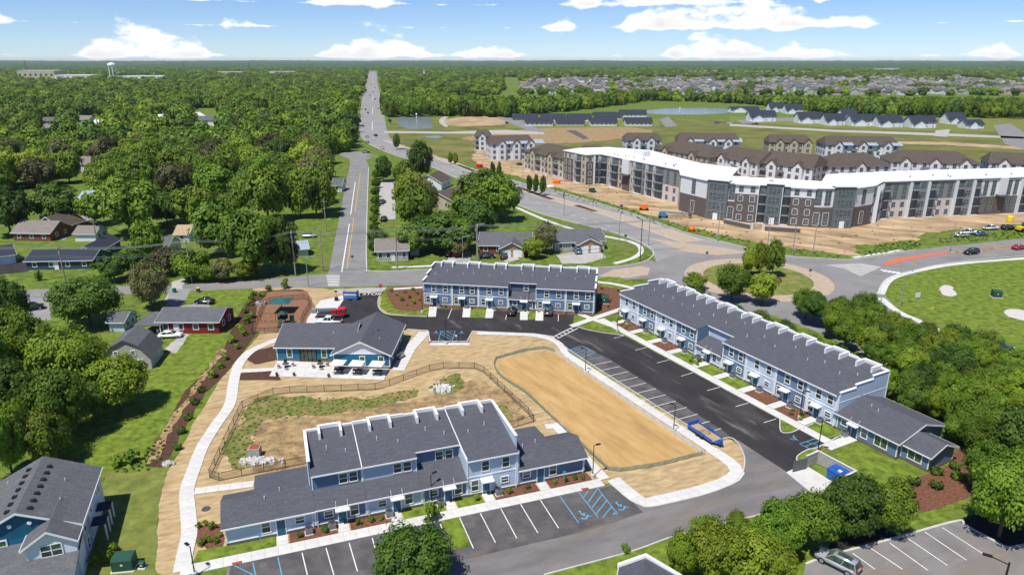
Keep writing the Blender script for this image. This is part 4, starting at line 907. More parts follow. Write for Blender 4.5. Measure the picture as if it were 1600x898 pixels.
def wgrid(w, h, n, m):
    b = MB().box(-w/2,-.03,0,w/2,.0,h,1); t = .09
    for i in range(n+1): x = -w/2+w*i/n; b.box(x-t/2,-.06,0,x+t/2,-.02,h)
    for j in range(m+1): z = h*j/m; b.box(-w/2,-.06,z-t/2,w/2,-.02,z+t/2)
    return b.mesh('window', ['metal_grey','glass_blue'])
def bay(a, ang, x, w, kind):
    d = Vector((math.cos(ang), math.sin(ang), 0)); loc = a+d*x-O_
    pan = lambda x0, x1, z0, z1, m, y=-.08: MB().box(x0, y, z0, x1, .02, z1).obj('facade_panel', m, TM, loc, ang)
    win = lambda xx, z, ww=1.5, hh=1.9, y=-.1: O('window', cached(('aw', ww, hh), lambda: wgrid(ww, hh, 2 if ww < 2.4 else max(3, round(ww/1.3)), 2 if hh < 3 else 4)), TM, loc+d*xx+Vector((math.sin(ang)*-y, -math.cos(ang)*-y, z)), ang)
    sur = lambda xx, z, ww=1.9, hh=2.3: O('window_surround', cached(('as', ww, hh), lambda: MB().box(-ww/2,-.1,-.2,-ww/2+.2,0,hh-.2).box(ww/2-.2,-.1,-.2,ww/2,0,hh-.2).box(-ww/2,-.1,hh-.4,ww/2,0,hh-.2).box(-ww/2,-.1,-.2,ww/2,0,0).mesh('window_surround','stone_pale')), TM, loc+d*xx+Vector((math.sin(ang)*.08, -math.cos(ang)*.08, z)), ang)
    if kind == 'brick':
        pan(0, w, 0, FL*3, 'brick_dark', -.5); pan(0, w, FL*3, HT-.15, 'panel_white', -.5); MB().box(-.3,-1.1,HT-.15,w+.3,.1,HT+.12).obj('cornice','roof_white',TM,loc,ang); n = max(1, round(w/3.6))
        for i in range(n):
            xx = w*(i+.5)/n
            for k in range(4):
                win(xx, FL*k+.75, 1.5, 1.9, -.52)
                if k < 3: sur(xx, FL*k+.75).location += Vector((math.sin(ang)*.42, -math.cos(ang)*.42, 0))
    elif kind == 'brickend':
        pan(0, w, 0, FL*2.1, 'brick_dark'); pan(0, w, FL*2.1, HT-.4, 'panel_white'); win(w/2, .8, 1.8, 4.2); sur(w/2, .8, 2.2, 4.6); win(w/2, FL*2.3, 2.0, 5.0)
    elif kind == 'brickall':
        pan(0, w, 0, FL*3.1, 'brick_dark'); pan(0, w, FL*3.1, HT-.4, 'siding_beige'); n = max(1, round(w/3.6))
        for i in range(n):
            for k in range(4): win(w*(i+.5)/n, FL*k+.75, 1.3, 1.8); (sur(w*(i+.5)/n, FL*k+.75, 1.7, 2.2) if k < 3 else None)
    elif kind == 'glass':
        pan(0, w, 0, HT+.75, 'panel_dark', -1.0); MB().box(-.35,-1.4,HT+.75,w+.35,2.2,HT+1.05).obj('tower_cap','roof_white',TM,loc,ang); MB().box(0,.1,HT-.1,w,1.9,HT+.75).obj('tower_back','panel_dark',TM,loc,ang)
        for k in range(4): win(w/2, FL*k+.6, w*.78, 2.4, -1.02)
        for k in range(1, 4): MB().box(0,-1.06,FL*k-.06,w,-1.0,FL*k+.06).obj('band','metal_grey',TM,loc,ang)
        door(TM, loc.x+d.x*w*.5+math.sin(ang)*1.1, loc.y+d.y*w*.5-math.cos(ang)*1.1, .05, 1.5, 2.3, ang, 'trim_white')
    elif kind == 'balc':
        pan(0, w, 0, HT-.4, 'panel_dark', -.05)  # flat dark panel stands in for the shade of a balcony recess
        for k in range(4):
            win(w*.3, FL*k+.3, 1.3, 2.3, -.07); MB().box(0,-1.5,FL*k+(.02 if k else 0),w,-.06,FL*k+.22).obj('balcony', 'stone_pale' if k == 0 else 'panel_grey', TM, loc, ang)
            if k:
                r = MB().box(0,-1.5,FL*k+1.15,w,-1.44,FL*k+1.22)
                for q in range(int(w/.5)+1): r.box(q*.5,-1.49,FL*k+.2,q*.5+.04,-1.45,FL*k+1.15)
                r.obj('railing', 'metal_dark', TM, loc, ang)
        MB().box(-.12,-1.5,0,.12,-.06,HT-.3).obj('fin_wall', 'panel_white', TM, loc, ang)
    elif kind == 'stone':
        pan(0, w, 0, FL*2, 'stone_pale'); pan(0, w, FL*2, HT-.4, 'panel_grey')
        for xx in (w*.28, w*.74):
            for k in range(2): win(xx, FL*k+.8, 1.5, 1.8)
            win(xx, FL*2+.5, 1.7, 5.3)
    elif kind == 'stripe':
        pan(0, w, 0, FL*2, 'brick_dark'); pan(0, w, FL*2, HT-.4, 'panel_white')
        for xx in (w*.28, w*.74): win(xx, FL*2+.4, 1.7, 5.4); win(xx, .7, 1.7, 5.0)
    elif kind == 'grey':
        pan(0, w, 0, HT-.3, 'panel_grey', -.35)
        for k in range(4): win(w/2, FL*k+.7, w*.62, 2.0, -.37)
    elif kind == 'beige':
        pan(0, w, 0, HT-.4, 'siding_beige')
        for k in range(4): win(w/2, FL*k+.8, 1.4, 1.8)
    elif kind == 'pier':
        pan(0, w, 0, HT*.52, 'brick_dark', -.4); pan(0, w, HT*.52, HT+.2, 'panel_white', -1.0); MB().prx([(-2.2,HT*.5),(-2.2,HT*.53),(0,HT*.56),(0,HT*.5)],-.3,w+.3).obj('entry_canopy','shingle_brown',TM,loc,ang)
def bays(i, lst):
    a, b = FP[i], FP[i+1]; ang = ANG(a, b); L = (b-a).length; tot = sum(w for w, k in lst); x = 0
    for w, k in lst: bay(a, ang, x, w*L/tot, k); x += w*L/tot
bays(0, [(11,'brickall'),(4,'balc'),(4,'beige')]); bays(1, [(4,'brickall'),(4,'balc')])
bays(2, [(4,'balc'),(3,'beige'),(4,'balc'),(3,'beige'),(4,'pier'),(3,'beige'),(4,'balc'),(3,'grey'),(4,'balc'),(4,'balc'),(8,'stone')])
bays(3, [(1,'beige')]); bays(4, [(1,'brickend')]); bays(5, [(1,'glass')])
bays(6, [(2.6,'brickend'),(9,'brick'),(3,'balc'),(6,'glass'),(3,'balc'),(9,'brick'),(2.6,'brickend')]); bays(7, [(3.4,'brickend'),(6,'glass')]); bays(8, [(1,'brickend')]); bays(9, [(3,'brickall'),(4,'balc'),(4,'balc')])
bays(10, [(3.6,'balc'),(7.5,'stone'),(3.6,'balc'),(3.4,'grey'),(3.6,'balc'),(7.5,'stone'),(3.6,'balc'),(3.4,'grey'),(3.6,'balc'),(7,'stripe'),(3,'pier'),(6,'stripe'),(3.6,'balc')]); bays(11, [(1,'grey'),(1.4,'stone'),(1,'balc'),(2,'stripe'),(1,'balc'),(1.4,'stone'),(1,'grey')])
for k in range(26):
    t = rnd.random(); i = rnd.choice((2,2,6,10,10,11)); q = FP[i].lerp(FP[i+1], t); n_ = (FP[i+1]-FP[i]).normalized(); q = q+Vector((-n_.y, n_.x, 0))*rnd.uniform(2, 7)-O_
    O('roof_vent', cached('arv', lambda: MB().lathe([(.28,0),(.28,.5),(.16,.6),(.16,.9)],8).mesh('roof_vent','metal_grey')), TM, (q.x, q.y, HT+.35))
for x, y, w, d_ in ((58,312,7,4),(205,266,10,4)): MB().box(-w/2,-d_/2,0,w/2,d_/2,2.4).obj('roof_house','panel_white',TM,(x-70,y-260,HT+.35),R(-60 if x < 100 else 10))
# monument walls at the corner
for k_, (a, b) in enumerate((((1131,349),(1177,359)), ((1190,360),(1250,364)))):
    q, w = P(*a), P(*b); tt = thing('entrance_wall', 'low dark entrance wall %s of the apartment corner gap' % ('left','right')[k_], 'wall', q, ANG(q, w)); L = (w-q).length
    MB().box(0,-.25,0,L,.25,1.5).obj('wall','brick_dark',tt); MB().box(-.1,-.32,1.5,L+.1,.32,1.65).obj('coping','stone_pale',tt)
    MB().box(L-.9 if k_ == 0 else -.1,-.45,0,L+.1 if k_ == 0 else .9,.45,2.2).obj('pier','stone_pale',tt)

# ------------------------------------------------------------------ pitched apartment houses and other dwellings
def lodge(label, a, b, depth, e, r, wall, low, roof='shingle_brown', gables=2, floors=3, metal=False, hip=False):
    ang = ANG(a, b); L = (b-a).length; T = thing('apartment_house', label, 'apartment house', (a.x, a.y, 0), ang)
    MB().box(0,0,0,L,depth,e).obj('wall', wall, T)
    if low: MB().box(-.05,-.06,0,L+.05,depth+.05,e/floors).obj('lower_wall', low, T)
    o = .6; t = .3; h = min(depth/2, L/2)*.8
    v = [(-o,-o,e),(L+o,-o,e),(L+o,depth+o,e),(-o,depth+o,e),(h if hip else 1.5,depth/2,r),(L-(h if hip else 1.5),depth/2,r)]
    rb = MB().add(v, [(0,1,5,4),(1,2,5),(2,3,4,5),(3,0,4),(3,2,1,0)]); rb.obj('roof', roof, T)
    n = max(3, round(L/4.2)); g = [n*(i+.5)/gables for i in range(gables)]; gi = {int(q) for q in g}
    for i in range(n):
        x = L*(i+.5)/n
        if i in gi:
            gm = MB().box(x-2.2,-1.3,0,x+2.2,0,e-.2); gm.pry([(x-2.2,e-.2),(x,e+1.9),(x+2.2,e-.2)],-1.3,0).obj('bay', wall, T)
            MB().add([(x-2.6,-1.7,e-.5),(x,-1.7,e+2.2),(x+2.6,-1.7,e-.5),(x-2.6,3,e-.5),(x,4.5,e+2.2),(x+2.6,3,e-.5)], [(0,1,4,3),(1,2,5,4)]).obj('bay_roof', roof, T)
            if metal: MB().add([(x+2.6,-1.4,e-.2),(x+8,-1.4,e-.2),(x+8,3,e+1.6),(x+2.6,3,e+1.6)], [(0,1,2,3)]).obj('metal_roof', 'metal_roof', T)
        for k in range(floors):
            O('window', cached(('lw', 1.6), lambda: wgrid(1.5, 1.7, 2, 2)), T, (x, -1.33 if i in gi else -.08, e/floors*k+.85))
            if i not in gi and (i+len(label)) % 2: MB().box(x-1.7,-1.2,e/floors*k-.02,x+1.7,-.06,e/floors*k+.15).box(x-1.7,-1.2,e/floors*k+.15,x+1.7,-1.14,e/floors*k+1.1).obj('balcony', 'panel_grey' if k else 'stone_pale', T)
    m = max(2, round(depth/4.5))
    for i in range(m):
        for k in range(floors):
            z = e/floors*k+.85; w_ = cached(('lw', 1.6), None)
            O('window', w_, T, (L+.06, depth*(i+.5)/m, z), R(90)); O('window', w_, T, (-.06, depth*(i+.5)/m, z), R(-90))
    return T
E9 = 9.4
def PE(x, y): return P(x, y, E9)
lodge('white three-storey apartment house left of the beige one beside the road', P(767,251), P(834,249), 15, 9.4, 13.2, 'panel_white', None, gables=3, metal=True)
lodge('white gabled end house farthest left of the construction site', P(742,236), P(766,236), 11, 9.2, 12.6, 'panel_white', None, gables=1)
lodge('beige three-storey apartment house against the left end of the flat-roofed block', P(819,264), P(880,279), 19, 9.4, 13.6, 'siding_beige', 'stone_pale', gables=2, hip=True)
lodge('white apartment house with two gables behind the middle of the white roof', PE(978,219), PE(1034,219), 14, 9.4, 13, 'panel_white', None, gables=2)
lodge('long beige apartment house behind the bend of the white roof', PE(1022,232), PE(1106,246), 20, 9.4, 14, 'siding_beige', None, gables=2, hip=True)
lodge('white apartment house with pale metal porch roof in the middle of the site', PE(1060,220), PE(1156,221), 15, 9.4, 13.4, 'panel_white', None, gables=3, metal=True)
lodge('pale apartment house with white gable end and brick foot behind the block corner', PE(1116,244), PE(1184,255), 18, 9.4, 14, 'panel_white', 'brick_red', gables=2, hip=False)
lodge('brown-roofed apartment house with brick corner right of the corner roof', PE(1188,254), PE(1270,263), 18, 9.4, 14.2, 'panel_white', 'brick_red', gables=2)
lodge('brown-roofed apartment house with brick end in the middle right of the site', PE(1296,260), PE(1392,259), 17, 9.4, 14.2, 'panel_white', 'brick_red', gables=1, hip=True)
lodge('white apartment house with pale metal roof strip at the edge of the meadow', PE(1291,226), PE(1406,227), 16, 9.4, 13.4, 'panel_white', None, gables=3, metal=True)
lodge('long low brown-roofed white apartment house on the far right', PE(1392,252), PE(1532,256), 19, 9.4, 13.8, 'panel_white', None, gables=3, hip=True)
lodge('beige apartment house standing alone at the meadow edge with brick right end', PE(1202,222), PE(1268,223), 14, 9.4, 13, 'siding_beige', 'brick_red', gables=3)
lodge('white gabled apartment house at the right edge of the picture', PE(1546,254), PE(1640,258), 15, 9.4, 13.5, 'panel_white', None, gables=2)
lodge('small white gabled house between the beige roofs left of the white roof', P(905,237,6), P(940,238,6), 11, 6, 9.2, 'panel_white', None, gables=2, floors=2)
def house(label, a, b, depth, e, r, wall, roof, cat='house', name='house', axis='x', wins=3, garage=0, chim=None, found=False, doorx=None, ov=.45, floors=1, mdoor='trim_white', group=None, sub=True):
    ang = ANG(a, b); L = (b-a).length; T = thing(name, label, cat, (a.x, a.y, 0), ang, group)
    gable(T, 0, L, 0, depth, e, r, wall, roof, axis=axis, ov=ov, found=found, fascia=sub, endtrim=sub)
    gx = L*.72
    for i in range(wins):
        x = L*(i+.5)/wins
        if garage and abs(x-gx) < garage*1.5: continue
        for k in range(floors): window(T, x, -.02, e/floors*k+e/floors*.35, 1.0, e/floors*.42, rail=False)
    for i in range(2):
        for k in range(floors): window(T, L+.02, depth*(.3+.4*i), e/floors*k+e/floors*.35, .9, e/floors*.42, R(90), rail=False)
    for k in range(garage): MB().box(-1.25,-.05,.05,1.25,.02,2.2).obj('garage_door', 'trim_white', T, (gx+(k-(garage-1)/2)*3.0, 0, 0))
    if doorx is not None: door(T, L*doorx, -.02, .03, 1, 2.1, 0, mdoor)
    if chim: MB().box(-.4,-.4,0,.4,.4,r-e+1.6).obj('chimney', 'brick_red', T, (L*chim, depth*.5, e))
    return T
def G2(x0, x1, y): return P(x0, y), P(x1, y)
house('navy ranch house with white window frames beside the street on the left', P(43,422), P(146,420), 9, 2.6, 4.4, 'siding_navy', 'shingle_navy', wins=4, doorx=.45)
TT = house('navy roofed wing set back at the right end of the navy ranch house', P(118,409), P(154,408), 15, 2.6, 4.3, 'siding_navy', 'shingle_navy', axis='y', wins=0)
house('navy roofed garage with white doors at the left edge', P(-60,424), P(26,411), 10, 2.6, 4.4, 'siding_white', 'shingle_navy', wins=0, garage=2, name='garage', cat='garage')
house('red brick ranch house with tan hipped roof on the left', P(22,376), P(80,377), 10, 2.7, 5.4, 'brick_red', 'shingle_tan', wins=3)
house('brown-roofed back wing of the brick ranch house', P(58,366), P(98,368), 10, 2.8, 6.0, 'brick_red', 'shingle_brown', axis='y', wins=0)
house('white garage with ivy beside the brick house drive', P(118,377), P(150,377), 7, 2.5, 4.2, 'siding_white', 'shingle_tan', wins=0, name='garage', cat='garage')
house('small grey-roofed house at the end of the brick house drive', P(124,322), P(150,322), 10, 2.8, 5.2, 'siding_grey', 'metal_roof', wins=3)
house('grey-roofed white house half hidden among the garden trees', P(221,403), P(262,403), 9, 2.8, 5.2, 'siding_white', 'shingle_grey', wins=2)
house('orange-roofed little house among the trees', P(275,378), P(296,378), 7, 2.6, 4.6, 'siding_white', 'wood_pale', wins=1)
house('pale blue shed beside the north road', P(461,402), P(482,400), 6, 2.4, 4.0, 'metal_roof', 'metal_roof', wins=0, name='shed', cat='shed')
TR = house('red and white low house with grey roof west of the playground', P(249,521), P(343,521), 8.2, 2.75, 4.3, 'siding_red', 'shingle_grey', wins=4, doorx=.3)
MB().box(-.02,-.06,0,TR.children[0].data.vertices[-1].co.x+.02,.01,1.0).obj('white_base', 'siding_white', TR)
TCp = thing('carport', 'dark flat carport between the red house and the gambrel garage', 'carport', P(226,522), ANG(P(249,521), P(343,521)))
MB().prx([(-1,2.2),(-1,2.35),(6,2.75),(6,2.6)],-1.5,4.2).obj('roof','shingle_grey',TCp)
for x, y in ((-1.2,-.8),(3.9,-.8),(-1.2,5.6),(3.9,5.6)): MB().box(x-.06,y-.06,0,x+.06,y+.06,2.3).obj('post','trim_white',TCp)
ga, gb, gc = P(181,562), P(238,576), P(256,553); dp = (gc-gb).length; aa = ANG(gb, gc)-R(90); fd = Vector((math.cos(aa), math.sin(aa), 0)); wd = (gb-ga).dot(fd); ga = gb-fd*wd
TG = thing('gambrel_garage', 'grey gambrel-roofed garage with white door west of the site', 'garage', ga, aa)
gp = [(0,0),(0,2.4),(wd*.22,4.7),(wd*.5,5.9),(wd*.78,4.7),(wd,2.4),(wd,0)]
MB().pry(gp, 0, dp).obj('wall', 'siding_grey', TG)
gr = [(-.3,2.2),(wd*.2,4.9),(wd*.5,6.15),(wd*.8,4.9),(wd+.3,2.2),(wd+.2,2.1),(wd*.78,4.72),(wd*.5,5.92),(wd*.22,4.72),(-.2,2.1)]
MB().pry(gr, -.3, dp+.3).obj('roof', 'shingle_grey', TG); door(TG, wd*.78, -.02, .05, 1.0, 2.05, 0, 'trim_white')
for x in (wd*.3, wd*.66): window(TG, x, -.02, 3.0, .6, .8)
window(TG, wd+.02, dp*.7, 1.0, .8, 1.0, R(90)); vent(TG, wd*.45, dp*.4, 5.8)
house('small pale shed under the trees by the west street', P(172,518), P(195,518), 5, 2.3, 3.6, 'siding_pale', 'shingle_grey', wins=0, name='shed', cat='shed')
TN = house('pale house with brown roof at the north road corner', P(589,409), P(638,407), 8.5, 3.2, 5.6, 'siding_grey', 'shingle_tan', wins=4, doorx=.52)
house('brown-roofed back wing of the corner house', P(636,400), P(655,399), 7, 2.7, 4.6, 'siding_grey', 'shingle_tan', wins=0)
for k_, (a, b, l) in enumerate(((P(749,397), P(829,398), 'grey duplex with two white garage doors left of the round tree'), (P(866,393), P(944,390), 'grey duplex with pale driveway right of the round tree'))):
    T = house(l, a, b, 12, 2.8, 5.2, 'brick_red' if k_ == 0 else 'siding_grey', 'shingle_grey', wins=4, garage=0, name='duplex'); L = (b-a).length
    gable(T, L*.42, L*.88, -3.2, 4, 2.7, 4.5, 'wood_pale', 'shingle_grey', axis='y', name='garage_roof', found=False)
    for s in (.54, .76): MB().box(-1.3,-.05,.05,1.3,.02,2.2).obj('garage_door','trim_white',T,(L*s,-3.2,0))
house('long brown-roofed hall behind the row of trees', P(655,322), P(712,330), 26, 3.4, 6.4, 'siding_beige', 'shingle_brown', axis='y', wins=2, name='hall', cat='hall')
house('brown-roofed front wing of the long hall', P(652,295), P(690,297), 12, 3.2, 6.4, 'siding_white', 'shingle_brown', axis='y', wins=1, name='hall_wing', cat='hall')
house('small white house left of the north road', P(520,300), P(534,300), 8, 3.0, 5.4, 'siding_white', 'shingle_grey', wins=1)
for i, (x0, x1, y, l) in enumerate(((62,92,192,'dark-roofed house showing between the crowns far left'), (112,140,189,'tan-roofed house among the far left trees'), (146,170,195,'white flat-roofed house among the far left trees'), (245,262,187,'white-roofed house in the middle of the wood'), (308,340,190,'grey house at the end of the wood lane'), (122,148,264,'grey-roofed house deep in the left wood'), (405,425,176,'grey house among trees left of the main road'), (64,80,205,'white house front under the far left trees'))):
    house(l, P(x0, y+6), P(x1, y+6), 12, 4.2, 7.4, 'siding_white', 'shingle_grey' if i in (0,4,6) else 'roof_white' if i in (2,3) else 'shingle_tan', wins=3, sub=False)
# single-storey cottages by the pond
CT = ((801,840,190),(846,884,190),(888,924,190),(928,972,187),(970,1010,183),(821,864,197),(870,913,197),(923,964,197),(978,1019,197))
for i, (x0, x1, y) in enumerate(CT):
    a, b = P(x0, y), P(x1, y)
    house('navy-roofed cottage, %s in the %s row beside the pond' % (ORD[i] if i < 5 else ORD[i-5], 'back' if i < 5 else 'front'), a, b, 13, 3.0, 6.6, 'siding_white' if i % 3 else 'siding_grey', 'shingle_navy', wins=6, name='cottage', cat='cottage', group='cottages by the pond', sub=False, ov=.6)
FH = ((1143,1186,176,.6),(1172,1212,190,1),(1203,1226,175,1),(1228,1254,178,1),(1248,1286,193,1),(1290,1320,196,1),(1316,1338,187,1),(1331,1372,197,1),(1373,1410,199,1),(1424,1462,200,1),(1481,1508,194,1),(1510,1537,201,.7))
for i, (x0, x1, y, s) in enumerate(FH):
    a, b = P(x0, y), P(x1, y)
    T = house('dark-roofed white farm-style house, %s from the left in the row by the wood' % ORD[i], a, b, 13, 5.0*s, 9.2*s+.4, 'siding_white', 'shingle_navy', wins=4, floors=2 if s > .9 else 1, name='estate_house', cat='house', group='houses in the row by the wood', sub=False, ov=.6)
    L = (b-a).length; gable(T, L*.05, L*.48, -4, 4, 3.6, 6.4, 'siding_white', 'shingle_navy', axis='y', name='garage_roof', found=False, fascia=False, ov=.5); MB().box(L*.12,-4.06,.1,L*.41,-3.98,2.4).obj('garage_door','trim_white',T)
# far housing estate: small gabled houses in rows
def far_house(k):
    w, d, e, r = ((14,11,5.2,8.6),(12,12,3.4,6.8),(15,10,5.4,9),(11,13,5,8.4))[k]; b = MB()
    b.box(-w/2,-d/2,0,w/2,d/2,e); b.prx([(-d/2,e),(0,r-.2),(d/2,e)],-w/2,w/2); n = 1
    b.prx([(-d/2-.6,e-.2),(-d/2-.6,e+.1),(0,r+.1),(d/2+.6,e+.1),(d/2+.6,e-.2),(0,r-.2)],-w/2-.5,w/2+.5,1)
    b.box(-w*.42,-d/2-3.5,0,-w*.02,-d/2,3,0); b.pry([(-w*.44,3),(-w*.22,5),(0,3)],-d/2-3.9,0,1)
    for i in range(3): b.box(w*(.05+.15*i),-d/2-.04,e*.45,w*(.05+.15*i)+.9,-d/2+.02,e*.45+1.3,2)
    b.box(-w*.38,-d/2-3.56,.1,-w*.08,-d/2-3.48,2.3,3)
    return b.mesh('estate_house', [('siding_grey','siding_beige','siding_white','siding_grey')[k], ('shingle_tan','shingle_brown','shingle_grey','shingle_tan')[k], 'glass', 'trim_white'])
FHM = [far_house(k) for k in range(4)]; cnt = 0; fr2 = random.Random(3)
def est(x, y, lab, grp):
    global cnt
    q = P(x, y); o = O('estate_house', FHM[fr2.randrange(4)], None, (q.x, q.y, 0), R(fr2.choice((0,0,15,-20,90,180))+fr2.uniform(-8,8)), fr2.uniform(.95,1.2)); cnt += 1
    return tag(o, lab, 'house', grp)
y = 148.0; rowi = 0
while y > 122.4 and cnt < 262:
    x0 = 800+(148-y)*2 if rowi % 2 else 820; x = x0 if y < 140 else 1000 if y > 144 else 905
    while x < 1610 and cnt < 262:
        if fr2.random() > .12: est(x+fr2.uniform(-3,3), y+fr2.uniform(-.5,.5), 'small tan-roofed house in the distant estate beyond the wood', 'distant estate houses')
        x += 24-(148-y)*.3+fr2.uniform(-2,5)
    y -= 1.75; rowi += 1
more_est = [P(fr2.uniform(820, 1650), fr2.uniform(122, 147)) for _ in range(520)]
for x in range(1070, 1270, 8): est(x, 114.5+fr2.uniform(-.8,.8), 'small pale house in the farthest estate near the horizon', 'farthest estate houses')
for i, (x, y) in enumerate(((700,131),(712,132.5),(722,130),(760,130),(772,131.5))): est(x, y, 'house among trees right of the main road in the distance', 'houses among distant trees')
# far landmarks
def far_hall(x0, x1, y, h, d, m, label):
    a, b = P(x0, y), P(x1, y); L = (b-a).length; T = thing('distant_hall', label, 'building', a, ANG(a, b)); MB().box(0,0,0,L,d,h).obj('wall', m, T); MB().box(-.5,-.5,h,L+.5,d+.5,h+.6).obj('roof','roof_white',T)
    for i in range(int(L/16)): MB().box(i*16+5,-.2,h*.3,i*16+11,.05,h*.6).obj('window','glass',T)
far_hall(28, 86, 122.5, 22, 60, 'siding_beige', 'beige industrial hall on the left near the horizon')
far_hall(86, 142, 123, 10, 60, 'panel_white', 'long white warehouse left of the water tower')
far_hall(192, 255, 124, 9, 50, 'panel_white', 'white warehouse right of the water tower')
far_hall(340, 378, 119.5, 14, 40, 'siding_beige', 'pale hall with towers near the horizon left of the main road')
far_hall(420, 460, 117.5, 12, 40, 'panel_white', 'white roofed works near the horizon left of the main road')
far_hall(1372, 1405, 112.5, 14, 50, 'panel_white', 'white hall near the horizon on the right')
far_hall(1290, 1330, 112.8, 9, 50, 'stone_pale', 'pale low hall near the horizon on the right')
wt = P(178, 123.2); TW = thing('water_tower', 'white water tower on legs above the trees on the left horizon', 'water tower', wt); s_ = (wt.y/1080)*1.06
MB().lathe([(.5,15*s_),(5*s_,16*s_),(5.6*s_,18.2*s_),(5.2*s_,20*s_),(3*s_,21.2*s_),(.3,21.8*s_)], 18).obj('tank','roof_white',TW, smooth=True)
for i in range(6):
    a_ = i*math.pi/3; MB().tube((5*s_*math.cos(a_),5*s_*math.sin(a_),0),(4.6*s_*math.cos(a_),4.6*s_*math.sin(a_),17*s_),.55*s_).obj('leg','roof_white',TW)
MB().tube((0,0,0),(0,0,16*s_),1.0*s_).obj('riser','roof_white',TW)
for x, y, t, l in ((43,119,94,'lattice mast beside the beige industrial hall'),(289,116,97,'lattice mast above the wood left of centre'),(390,113,97,'lattice mast nearest the main road'),(167,122,108,'thin mast left of the water tower')):
    q = P(x, y); h_ = HGT(x, y, t); tt = thing('radio_mast', l, 'mast', q); w_ = q.y/1500
    for sx, sy in ((-1,-1),(1,-1),(0,1)): MB().tube((sx*w_,sy*w_,0),(sx*w_*.2,sy*w_*.2,h_),w_*.22,4).obj('leg','brick_red',tt)
    br = MB()
    for k in range(10): z = h_*k/10; f_ = 1-.8*k/10; br.tube((-w_*f_,-w_*f_,z),(w_*f_*.9,-w_*f_*.9,z+h_/10),w_*.14,4)
    br.obj('bracing','brick_red',tt)
q = P(663, 122); TP = thing('church', 'white church steeple in the distance right of the main road', 'church', q); k_ = q.y/1080
MB().box(-6*k_,-3*k_,0,6*k_,3*k_,4*k_).obj('nave','panel_white',TP); MB().prx([(-3.3*k_,4*k_),(0,6.5*k_),(3.3*k_,4*k_)],-6*k_,6*k_).obj('roof','shingle_grey',TP)
MB().box(-1*k_,-1*k_,0,1*k_,1*k_,7*k_).obj('tower','panel_white',TP); MB().lathe([(1.2*k_,7*k_),(.05,13*k_)],4).obj('spire','roof_white',TP)

est_pts = []
# ------------------------------------------------------------------ vegetation
import numpy as np
def leaf_cloud(name, m, seed, nclump, nleaf, size, shape='round', crad=.34):
    """crown of unit radius and unit height made of leaf-sized faces gathered in clumps"""
    g = np.random.default_rng(seed); cs = []
    while len(cs) < nclump:
        p = g.uniform(-1, 1, 3); r = np.linalg.norm(p)
        if r > 1 or r < .5: continue
        z = (p[2]+1)/2
        if shape == 'round': lim = 1.0
        elif shape == 'column': lim = 1.0; 
        elif shape == 'cone': lim = max(0, 1-z)*1.05
        if shape == 'cone' and math.hypot(p[0], p[1]) > lim: continue
        cs.append((p[0], p[1], z))
    cs = np.array(cs); cr = crad*g.uniform(.65, 1.25, nclump)
    if shape == 'cone': cr *= .55
    k = g.integers(0, nclump, nleaf); d = g.normal(size=(nleaf, 3)); d /= np.linalg.norm(d, axis=1)[:, None]
    rr = cr[k]*g.uniform(.15, 1.25, nleaf)**.6
    sc = np.array([1, 1, .62]); c = cs[k]*np.array([.78, .78, .84])+np.array([0, 0, .07])+d*rr[:, None]*sc
    co = c-np.array([0, 0, .35]); co /= np.linalg.norm(co, axis=1)[:, None]+1e-6
    n = d*.8+co*.5+g.normal(size=(nleaf, 3))*.38+np.array([0, 0, .75]); n /= np.linalg.norm(n, axis=1)[:, None]
    t = np.cross(n, g.normal(size=(nleaf, 3))); t /= np.linalg.norm(t, axis=1)[:, None]; b = np.cross(n, t)
    s = size*g.uniform(.6, 1.35, nleaf)[:, None]; t = t*s; b = b*s*.62
    v = np.stack([c-t, c-b, c+t, c+b], 1).reshape(-1, 3); v[:, 2] = np.clip(v[:, 2], 0, 1.2)
    me = bpy.data.meshes.new(name); me.vertices.add(len(v)); me.vertices.foreach_set('co', v.ravel().astype('f'))
    me.loops.add(4*nleaf); me.loops.foreach_set('vertex_index', np.arange(4*nleaf, dtype='i')); me.polygons.add(nleaf)
    me.polygons.foreach_set('loop_start', np.arange(0, 4*nleaf, 4, dtype='i')); me.update(calc_edges=True)
    me.materials.append(MATS[m]); return me
def trunk_mesh(m, seed, bare=.3):
    r_ = random.Random(seed); b = MB(); b.tube((0,0,-bare-.02),(.02,.01,.25),.05,7,.035).tube((.02,.01,.25),(.0,.03,.75),.035,6,.012)
    for i in range(7):
        a = r_.uniform(0, 6.28); z = r_.uniform(.0, .45); L = r_.uniform(.4, .75); b.tube((.01,.01,z),(L*math.cos(a),L*math.sin(a),z+r_.uniform(.15,.4)),.02,5,.006)
    return b.mesh('trunk', m)
CR = {}
def crown(mt, det, shape, var):
    key = (mt, det, shape, var)
    if key not in CR:
        nc, nl, sz = {'near': (74, 17000, .037), 'mid': (52, 6000, .062), 'far': (28, 1200, .14)}[det]
        if shape == 'cone': nc, crd = nc*3, .34
        else: crd = {'near': .235, 'mid': .26, 'far': .32}[det]
        CR[key] = leaf_cloud('crown', mt, hash((mt, shape, var)) % 1000 if False else var*17+len(mt)*3+{'round':0,'column':5,'cone':9}[shape], nc, nl, sz, shape, crd)
    return CR[key]
TRK = [trunk_mesh('bark', s) for s in (1, 2, 3)]; TRKP = trunk_mesh('bark_pale', 5)
NT_ = [0]
